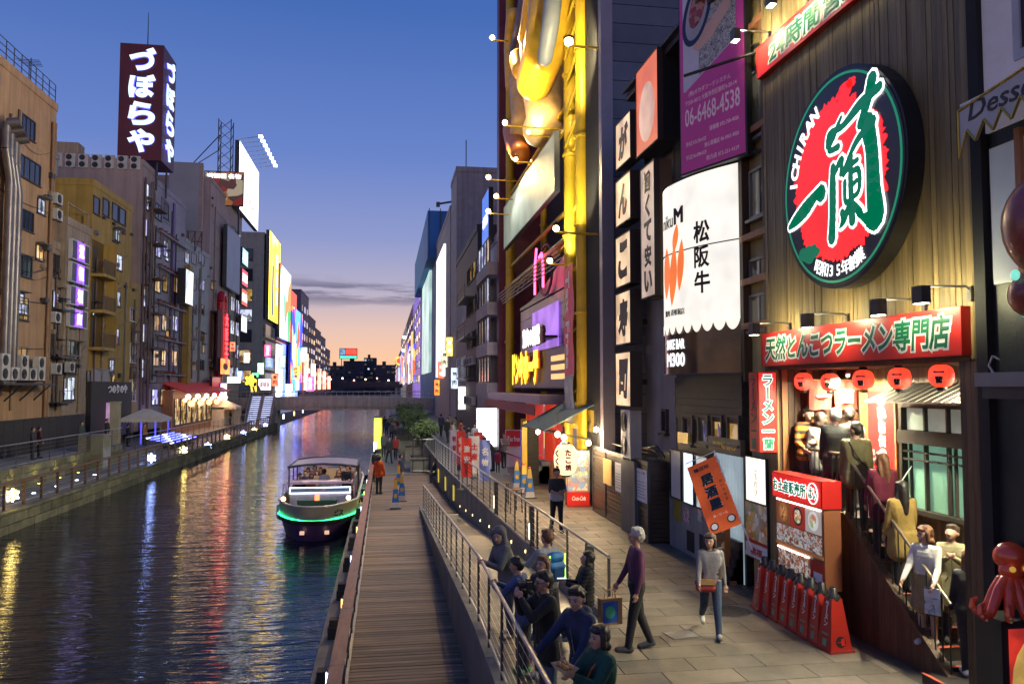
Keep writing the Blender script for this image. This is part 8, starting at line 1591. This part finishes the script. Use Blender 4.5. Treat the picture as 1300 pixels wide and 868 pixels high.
# ---- by the ramp railing
o, w_, T_, H_ = person('man in a grey hooded sweatshirt leaning on the ramp railing', (1.86, 12.35, 0), R(-70), 1.66, (.12, .12, .125), (.06, .07, .1), (.3, .28, .26), lod=0, lean=14, la=(30, 5, 75, 45), ra=(25, 5, 80, 45), hem=.84, bulk=1.12, hood=True, style='bald', head=(35, 0), ll=(4, 8), rl=(-6, 4))
hd_ = remesh([(T_(H_((0, .045, 1.63))), T_(H_((0, .04, 1.60))), .118, .112), (T_(H_((0, .05, 1.55))), T_(H_((0, .05, 1.47))), .10, .10), (T_(H_((-.075, -.02, 1.66))), T_(H_((.075, -.02, 1.66))), .05, .05), (T_(H_((-.095, -.0, 1.62))), T_(H_((-.085, .0, 1.48))), .04, .045), (T_(H_((.095, -.0, 1.62))), T_(H_((.085, .0, 1.48))), .04, .045)], .011, 3, 'hood'); Mi = o.matrix_basis.inverted(); hd_.transform(Mi); hd_.materials.append(cloth((.12, .12, .125))); link('hood', hd_, o)
person('short-haired person in a blue jacket seen from behind at the railing', (1.84, 10.75, 0), R(-120), 1.52, (.06, .09, .2), (.04, .045, .06), (.1, .35, .12), lod=0, la=(45, 8, 70, 30), ra=(45, 8, 70, 30), lean=10, hem=.8, bulk=1.08, ll=(5, 5))
o, w_, T_, H_ = person('man in a black jacket and glasses taking a picture with a camera', (1.86, 9.25, 0), R(-78), 1.67, (.016, .016, .018), (.06, .09, .16), (.04, .04, .04), lod=0, la=(58, 2, 88, 46), ra=(58, 2, 88, 46), hem=.74, bulk=1.16, lean=4)
cc = T_(H_((0, -.20, 1.585))); t = thing('photo_camera', 'black camera held to the face of the man in black', 'camera', cc, R(-78)); G().box(-.07, .07, -.03, .03, -.045, .045).box(-.03, .03, -.02, .03, .045, .07).build('body', black, t); G().cyl((0, -.03, 0), (0, -.12, 0), .036, .04, 14).build('lens', black, t); G().cyl((0, -.121, 0), (0, -.123, 0), .034, n=14).build('glass', glassdark, t)
glasses(o, T_, H_); jacket(o, T_, steel_d, .75, .135); acc(o, 'camera_strap', [cc + Vector((.05, .05, -.02)), T_((.08, -.1, 1.38)), T_((.06, .08, 1.47)), T_((-.06, .08, 1.47)), T_((-.08, -.1, 1.38)), cc + Vector((.05, -.06, -.02))], .007, black)
person('woman with long brown hair holding a phone beside the man with the camera', (2.05, 10.55, 0), R(-60), 1.56, (.02, .02, .025), (.03, .03, .05), (.3, .3, .32), 'brown', 'long', lod=0, la=(40, 5, 85, 35), ra=(40, 5, 85, 30), head=(10, -8))
o, w_, T_, H_ = person('bare-armed man with a bright blue backpack walking past the railing', (2.42, 12.05, 0), R(-150), 1.66, (.25, .26, .3), (.03, .03, .045), (.3, .3, .32), 'brown', lod=0, ll=(16, 8), rl=(-14, 18), la=(40, 18, 50, 0), ra=(-10, 8, 25, 0), bare=True)
bp_ = T_((0, .20, 1.2)); t = thing('backpack', 'bright blue backpack with lime piping on the walking man', 'backpack', bp_, R(-150)); bk = remesh([(Vector((-.07, 0, .12)), Vector((.07, 0, .12)), .085, .085), (Vector((-.09, 0, -.02)), Vector((.09, 0, -.02)), .09, .09), (Vector((-.08, 0, -.16)), Vector((.08, 0, -.16)), .085, .085)], .014, 3, 'bag'); bk.materials.append(mat('bag_blue', (.01, .16, .42), .6, var=.15)); link('bag', bk, t); G().tube([(-.15, .05, .16), (-.17, .02, 0), (-.15, .05, -.2)], .012, 6).tube([(.15, .05, .16), (.17, .02, 0), (.15, .05, -.2)], .012, 6).build('piping', mat('lime', (.3, .5, .05), .5), t); G().box(-.1, .1, .08, .1, -.15, -.02).build('pocket', mat('bag_navy', (.01, .06, .2), .6), t)
o, w_, T_, H_ = person('boy in a black quilted jacket looking at his phone by the railing end', (2.86, 11.45, 0), R(-95), 1.42, (.02, .02, .022), (.05, .05, .055), (.1, .1, .1), lod=0, la=(25, 5, 80, 25), ra=(25, 5, 80, 25), hem=.8, bulk=1.22, hood=True, kid=True, head=(0, -18), style='bob', topmat=striped('quilted', (.022, .022, .025), (.008, .008, .01), .055))
t = thing('mobile_phone', 'phone in the hands of the boy in black', 'phone', (w_['l'] + w_['r']) / 2 + Vector((0, 0, .03)), R(-95)); G().box(-.04, .04, -.08, .06, 0, .012).build('case', black, t); G().box(-.035, .035, -.075, .055, .012, .014).build('screen', glow('phone_screen', (.7, .8, 1), 1.5, 0), t)
o, w_, T_, H_ = person('man in a navy zip jacket resting one hand on the railing', (2.12, 8.5, 0), R(-62), 1.68, (.022, .03, .075), (.05, .05, .06), lod=0, la=(30, 10, 20, 0), ra=(48, 14, 8, 0), lean=12, hem=.72, bulk=1.18, hood=True, head=(22, -4), collar=True); jacket(o, lambda v: T_(P0L(v, 12)), steel, .78, .135)
o, w_, T_, H_ = person('woman in a dark green coat eating from a paper boat', (2.02, 7.55, 0), R(-70), 1.53, (.012, .06, .042), (.04, .04, .04), lod=0, style='bob', hair='black', la=(38, 4, 78, 22), ra=(45, 6, 85, 22), hem=.7, bulk=1.2, collar=True); strap(o, T_, mat('strap_orange', (.5, .15, .03), .6), 1, .14)
t = thing('food_tray', 'paper boat of fried dough balls in the hands of the woman in green', 'food', w_['l'] + Vector((-.03, .0, .03)), R(-70)); g = G().add([(-.09, -.05, 0), (.09, -.05, 0), (.09, .05, 0), (-.09, .05, 0), (-.13, -.075, .05), (.13, -.075, .05), (.13, .075, .05), (-.13, .075, .05)], [(3, 2, 1, 0), (0, 1, 5, 4), (1, 2, 6, 5), (2, 3, 7, 6), (3, 0, 4, 7)]); g.build('paper_boat', mat('paper_cream', (.6, .5, .35), .7), t)
for i in range(6): G().ball((-.06 + .06 * (i % 3), -.025 + .05 * (i // 3), .045), .027, 10, 7).build('dough_ball', mat('fried_brown', (.42, .2, .06), .5, var=.3, vscale=30), t)
t = thing('wooden_pick', 'wooden pick held by the woman in green', 'pick', w_['r'] + Vector((0, 0, .02))); G().cyl((0, 0, -.02), (-.02, .02, .14), .005, n=6).build('stick', mat('pick_wood', (.6, .45, .25), .6), t); G().ball((0, 0, -.02), .007, 6, 4).build('tip', MATS['pick_wood'], t)
# ---- walking on the promenade
pv = onZ(808, 826, 0); o, w_, T_, H_ = person('grey-haired man in a purple shirt walking with a blue paper bag', (pv.x, pv.y, .01), R(-92), 1.75, (.10, .025, .07), (.02, .02, .024), (.06, .06, .08), 'grey', lod=0, ll=(12, 3), rl=(-9, 14), la=(2, 9, 10, 0), ra=(16, 9, 14, 0), head=(0, -4), hem=.95); glasses(o, T_, H_); acc(o, 'belt', [T_((.16 * math.cos(a), .01 + .112 * math.sin(a), .955)) for a in [i * .524 for i in range(13)]], .014, black)
t = thing('shopping_bag', 'brown paper shopping bag with a bright blue and green print', 'bag', (w_['r'] if w_['r'].x < w_['l'].x else w_['l']) + Vector((-.1, -.03, -.02)), R(12)); G().box(-.17, .17, -.06, .06, -.5, -.12).build('paper_body', mat('kraft_paper', (.38, .22, .10), .75, var=.1), t); G().box(-.15, .1, -.066, -.061, -.46, -.16).build('blue_print', mat('print_blue', (.02, .10, .42), .5), t); G().poly(ell(-.03, -.31, .08, .09, 0, 16), -.071, -.067).build('green_print', mat('print_green', (.05, .38, .25), .5), t); G().tube([(-.07, -.05, -.12), (-.05, -.04, 0), (.05, -.04, 0), (.07, -.05, -.12)], .006, 5).tube([(-.07, .05, -.12), (-.05, .03, 0), (.05, .03, 0), (.07, .05, -.12)], .006, 5).build('handle', mat('cord_tan', (.5, .35, .2), .7), t)
pv = onZ(903, 806, 0); o, w_, T_, H_ = person('woman in a grey top, dark waistcoat and skinny jeans striding across the promenade', (pv.x, pv.y, .01), R(-15), 1.56, (.20, .19, .21), (.03, .05, .10), (.35, .33, .3), 'dark', 'bob', lod=0, ll=(20, 2), rl=(-22, 30), la=(-14, 10, 20, 0), ra=(16, 8, 24, 0), head=(-20, 0), hem=.93)
vs2 = remesh([(T_((-.09, .03, z)), T_((.09, .03, z)), .108, .108) for z in (1.0, 1.07, 1.14, 1.2, 1.26, 1.32)] + [(T_((-.07, .03, 1.40)), T_((.07, .03, 1.40)), .075, .075)], .015, 3, 'waistcoat'); vs2.transform(o.matrix_basis.inverted()); vs2.materials.append(cloth((.045, .03, .028))); link('waistcoat', vs2, o)
q = T_((-.12, -.14, .93)); t = thing('waist_bag', 'red and tan bag worn at the hip of the striding woman', 'bag', q, R(-15)); bk = remesh([(Vector((-.09, 0, 0)), Vector((.12, 0, 0)), .06, .06), (Vector((-.08, 0, -.08)), Vector((.11, 0, -.08)), .06, .06)], .012, 2, 'bag'); bk.materials.append(mat('bag_red', (.3, .03, .03), .5)); link('bag', bk, t); G().box(-.12, .15, -.065, -.05, -.02, .06).build('flap', mat('bag_tan', (.35, .24, .1), .6), t)
pv = onZ(707, 676, 0); o, w_, T_, H_ = person('young man in a black vest over a white shirt strolling past the stall', (pv.x, pv.y, .01), R(4), 1.66, (.035, .035, .04), (.02, .02, .024), (.05, .05, .05), lod=1, ll=(10, 4), rl=(-10, 12), la=(20, 8, 70, 40), ra=(18, 8, 62, 40), bare=True, hem=.98)
sh = remesh([(T_((.1, .01, 1.25)), T_((.12, .01, 1.33)), .085, .085), (T_((-.08, -.01, 1.0)), T_((.09, -.01, 1.0)), .108, .108), (T_((-.08, -.01, .93)), T_((.09, -.01, .93)), .112, .112)], .016, 2, 'shirt'); sh.transform(o.matrix_basis.inverted()); sh.materials.append(cloth((.5, .5, .52))); link('shirt', sh, o)
# ---- queue on the ramen stairs
def onstair(X, Y):
    x = 13.6 - Y
    if x < SX0: return 1.751
    i = int((x - SX0) / RUN); z = 1.75 - (i + 1) * RISE; return max(.122, z) + .003
stairs = [
 ('man with glasses in an orange and black striped sweater at the top of the stairs', 7.12, 12.98, R(-20), 1.68, (.5, .18, .02), (.03, .03, .035), 'black', 'short', dict(topmat=striped('striped_sweater', (.62, .2, .02), (.05, .03, .02), .13), la=(20, 10, 70, 40), ra=(14, 8, 50, 25), bulk=1.18, head=(25, 0))),
 ('person in a grey wool coat with short hair seen from behind on the landing', 7.12, 12.42, R(165), 1.60, (.27, .27, .26), (.04, .04, .05), 'dark', 'bob', dict(bulk=1.15, hem=.7)),
 ('balding man in a black coat part way up the stairs', 7.05, 11.85, R(150), 1.68, (.016, .017, .018), (.02, .02, .022), 'grey', 'short', dict(bulk=1.25, hem=.7, head=(40, 0))),
 ('man in a dark green jacket with a shoulder strap waiting near the doorway', 7.72, 12.55, R(170), 1.68, (.03, .045, .04), (.03, .03, .04), 'black', 'short', dict(bulk=1.22)),
 ('person in pale pink at the curtain of the doorway', 7.95, 12.85, R(160), 1.62, (.55, .36, .38), (.1, .1, .12), 'brown', 'short', dict()),
 ('man in an olive jacket with a backpack climbing the stairs', 7.02, 11.25, R(150), 1.66, (.13, .12, .055), (.03, .03, .035), 'black', 'short', dict(bulk=1.25, hem=.75, head=(50, -5), ll=(30, 30))),
 ('long-haired woman in a maroon coat with a white bag on the stairs', 7.10, 10.75, R(160), 1.58, (.13, .012, .035), (.02, .02, .025), 'brown', 'long', dict(bulk=1.15, hem=.72, head=(45, 0))),
 ('woman in a mustard coat with long black hair seen from behind on the stairs', 7.08, 10.28, R(175), 1.56, (.30, .20, .055), (.02, .02, .022), 'black', 'long', dict(bulk=1.28, coat=.62)),
 ('woman in a white knit top and tan skirt at the foot of the stairs', 6.98, 9.66, R(-62), 1.56, (.56, .54, .52), (.22, .15, .08), 'brown', 'bob', dict(skirt=.55, ra=(22, 8, 20, 0), la=(18, 8, 24, 0), shoe=(.55, .54, .52), head=(-35, 0), hem=.97)),
 ('woman in a khaki coat looking at her phone at the foot of the stairs', 7.62, 10.0, R(-40), 1.56, (.24, .21, .12), (.05, .05, .05), 'dark', 'bun', dict(bulk=1.2, coat=.55, la=(40, 4, 80, 40), ra=(40, 4, 80, 40), head=(-20, -10))),
 ('woman with long light brown hair in a black jacket beside the pillar', 7.42, 9.42, R(160), 1.58, (.02, .02, .024), (.02, .02, .025), 'brown', 'long', dict(bulk=1.15, shoe=(.5, .5, .52)))]
for lb, X, Y, rz, h, tp, bt, hr, st, kw in stairs:
    kw['bulk'] = 1 + (kw.get('bulk', 1) - 1) * .5; k_ = 1.035 if X < 7.15 and Y < 12.5 else 1.02 if X < 7.15 else 1.0; X *= k_; Y = min(13.05, Y * k_)
    res = person(lb, (X, Y, onstair(X, Y)), rz, h, tp, bt, kw.pop('shoe', (.04, .04, .04)), hr, st, lod=0 if 'white knit' in lb or 'striped' in lb else 1, group='queue on the ramen house stairs', **kw)
    if 'white knit' in lb: wk = res[1]
    if 'maroon' in lb: wm = res[2]
    if 'striped' in lb: glasses(res[0], res[2], res[3])
    if 'strap' in lb or 'olive' in lb: strap(res[0], res[2], black, 1 if 'olive' in lb else -1, .15)
    if 'khaki' in lb or 'black coat' in lb: jacket(res[0], res[2], black, .7, .14)
t = thing('shoulder_bag', 'white shoulder bag of the woman in maroon', 'bag', wm((-.22, -.02, .95))); bk = remesh([(Vector((0, -.08, 0)), Vector((0, .08, 0)), .07, .07), (Vector((0, -.08, -.1)), Vector((0, .08, -.1)), .07, .07)], .014, 2, 'bag'); bk.materials.append(offwhite); link('bag', bk, t); G().tube([(0, 0, .05), (.12, .02, .3), (.3, .05, .5)], .01, 5).build('strap', offwhite, t)
t = thing('magazine', 'folded magazine hanging from the hand of the woman in white', 'magazine', max(wk.values(), key=lambda v: -v.y), R(-60)); G().box(-.1, .1, -.01, .01, -.32, .02).build('cover', picmat('magazine_print', [(.5, .5, .52), (.3, .35, .45), (.6, .6, .6), (.1, .1, .12)], 12), t); G().box(-.1, .1, -.014, -.011, -.1, 0).build('title_band', white, t)
# ---- on the wooden deck and lower walkway
def at(px, py, z): q = onZ(px, py, z); return Vector((q.x, q.y, z + .012))
deckp = [('man in a bright orange jacket standing by the guard rail', 481, 627, 150, (.55, .07, .01), (.02, .02, .024), 'black', 'short', 1.72, dict(bulk=1.25)), ('young person in a navy jacket among the advert cones', 509, 620, 70, (.02, .03, .07), (.02, .02, .03), 'black', 'short', 1.62, dict()), ('man in a dark suit carrying a briefcase along the deck', 494, 588, 20, (.02, .022, .03), (.02, .02, .025), 'black', 'short', 1.7, dict(ll=(18, 5), rl=(-16, 15))), ('woman in a red top and dark coat walking along the deck', 502, 583, -10, (.25, .025, .025), (.02, .02, .025), 'black', 'long', 1.6, dict(ll=(12, 5), rl=(-12, 12))), ('person in grey strolling near the green light pillar', 487, 580, 10, (.1, .1, .12), (.03, .03, .04), 'dark', 'short', 1.68, dict()), ('person in dark clothes next to the orange jacket', 477, 612, 160, (.03, .03, .04), (.02, .02, .02), 'black', 'short', 1.66, dict())]
for lb, px, py, a, tp, bt, hr, st, h, kw in deckp: person(lb, at(px, py, ZD), R(a), h, tp, bt, hair=hr, style=st, lod=2, group='people on the deck', **kw)
person('person in black sitting on a bench by the promenade wall', Vector((onZ(556, 612, ZD).x, onZ(556, 612, ZD).y, ZD - .42)), R(-75), 1.68, (.015, .015, .018), (.05, .06, .1), style='bob', lod=2, sit=True, ll=(85, 85), rl=(80, 88), la=(30, 5, 40, 20), ra=(30, 5, 40, 20), lean=14, group='people on the deck', bulk=1.15)
cols_ = [((.1, .1, .12), 'dark grey'), ((.3, .28, .25), 'beige'), ((.04, .05, .1), 'navy'), ((.2, .03, .03), 'red'), ((.02, .02, .02), 'black'), ((.2, .22, .1), 'olive'), ((.4, .4, .4), 'pale grey'), ((.1, .05, .12), 'plum')]
for i, (px, py) in enumerate(((497, 559), (500, 556), (491, 553), (504, 552), (488, 548), (495, 546), (507, 548), (484, 545))):
    person(f'distant stroller in {cols_[i][1]} on the lower walkway near the bridge', at(px, py, ZD), R(random.choice((0, 180)) + random.uniform(-20, 20)), 1.68, cols_[i][0], (.03, .03, .035), lod=2, ll=(12, 5), rl=(-12, 10), group='distant strollers')
prom_p = [('woman in a cream coat carrying a yellow bag near the flags', 613, 598, 0, (.5, .46, .38), (.04, .04, .04), 'dark', 'bob', 1.6, dict(coat=.6, bulk=1.1)), ('man in a dark green jacket bending over a small child', 626, 598, -80, (.06, .08, .06), (.05, .07, .12), 'black', 'short', 1.7, dict(lean=42, la=(60, 5, 10, 0), ra=(60, 5, 10, 0))), ('woman in a patterned grey top with an orange bag near the light panel', 640, 594, 20, (.25, .24, .22), (.03, .03, .04), 'dark', 'short', 1.62, dict(la=(30, 8, 70, 35), ra=(30, 8, 70, 35))), ('person in black behind the red flags', 583, 597, 60, (.02, .02, .02), (.02, .02, .025), 'black', 'short', 1.68, dict()), ('shopper in denim beside the blue flag', 600, 600, 200, (.06, .09, .15), (.03, .03, .04), 'black', 'short', 1.66, dict())]
for lb, px, py, a, tp, bt, hr, st, h, kw in prom_p: person(lb, at(px, py, 0), R(a), h, tp, bt, hair=hr, style=st, lod=2, group='people near the discount store', **kw)
pc_ = at(632, 600, 0); person('small child with a pink backpack held by the bending man', pc_, R(170), 1.0, (.3, .03, .07), (.05, .05, .06), lod=2, kid=True, bulk=1.2, group='people near the discount store')
for i, (px, py) in enumerate(((575, 570), (568, 562), (588, 580), (560, 553), (578, 560), (595, 585), (585, 566), (603, 575), (571, 555))): person(f'{"far shopper" if i < 8 else "farthest shopper"} in {cols_[(i * 3 + 1) % 8][1]} along the shop promenade', at(px, py, 0), R(random.uniform(0, 360)), 1.68, cols_[(i * 3 + 1) % 8][0], (.03, .03, .035), lod=2, ll=(10, 5), rl=(-10, 8), group='far shoppers')
# ---- opposite bank
lp_ = [('person in black walking on the upper terrace opposite', 41, 588, 0, (.03, .03, .035)), ('companion in dark red on the upper terrace opposite', 49, 588, 0, (.1, .03, .03)), ('person in dark green leaning by the metal cabinet box', 103, 573, 0, (.03, .06, .05)), ('dark figure before the violet poster on the terrace', 135, 578, ZT, (.02, .02, .025)), ('waiter in black under the open tent', 178, 568, ZT, (.02, .02, .02)), ('guest in orange under the open tent', 183, 570, ZT, (.35, .15, .04)), ('figure standing in the closed tent entrance', 292, 556, ZT, (.02, .02, .025)), ('person on the quay walkway beyond the tents', 310, 548, ZT, (.04, .04, .05))]
for i, (lb, px, py, z, c) in enumerate(lp_):
    q = onX(px, py, -18.3); person(lb, (-18.3 if i != 4 else -19.2, q.y, (0 if q.y < 57.5 else ZT) + .01), R(90 + 40 * math.sin(i * 2)), 1.68, c, (.02, .02, .025), lod=2, group='people on the opposite bank')
# ---- boat passengers
seats = [(-1.0, 4.9), (-.55, 5.0), (.6, 5.1), (-.9, 6.1), (-.4, 6.2), (.55, 6.2), (.95, 7.1), (-.9, 7.3), (-.35, 7.3), (.5, 8.4), (-.7, 8.5), (.9, 8.5)]
pcol = [((.03, .03, .03), 'black'), ((.25, .1, .05), 'rust'), ((.4, .4, .42), 'grey'), ((.05, .06, .12), 'navy'), ((.35, .3, .22), 'sand'), ((.02, .05, .04), 'bottle green'), ((.2, .03, .05), 'wine'), ((.5, .48, .45), 'cream'), ((.08, .05, .04), 'brown'), ((.1, .12, .2), 'denim'), ((.3, .2, .3), 'lilac'), ((.12, .12, .12), 'charcoal')]
for i, (x, y) in enumerate(seats): person(f'seated boat passenger dressed in {pcol[i][1]}', boat.location + Vector((x, y + .1, .42)), R(random.uniform(-25, 25)), 1.66, pcol[i][0], (.03, .03, .04), hair=('black', 'dark', 'brown')[i % 3], style=('short', 'bob', 'long')[i % 3], lod=2, sit=True, ll=(82, 80), rl=(82, 80), la=(20, 5, 50, 25), ra=(20, 5, 50, 25), group='boat passengers')
person('boat crew member in black with a white face mask at the rail', boat.location + Vector((1.0, 3.75, .83)), R(10), 1.68, (.02, .02, .022), (.02, .02, .022), lod=2, style='short', la=(30, 5, 60, 30), ra=(20, 5, 60, 30), group='boat passengers')
person('boat guide in a white jacket standing behind the dash roof', boat.location + Vector((.05, 4.4, .6)), R(170), 1.7, (.5, .48, .46), (.03, .03, .03), lod=2, style='short', bulk=1.2, group='boat passengers')
# ------------------------------------------------------------------ clean up
bpy.data.scenes.remove(tmp)
for cu in list(bpy.data.curves):
    if cu.users == 0: bpy.data.curves.remove(cu)
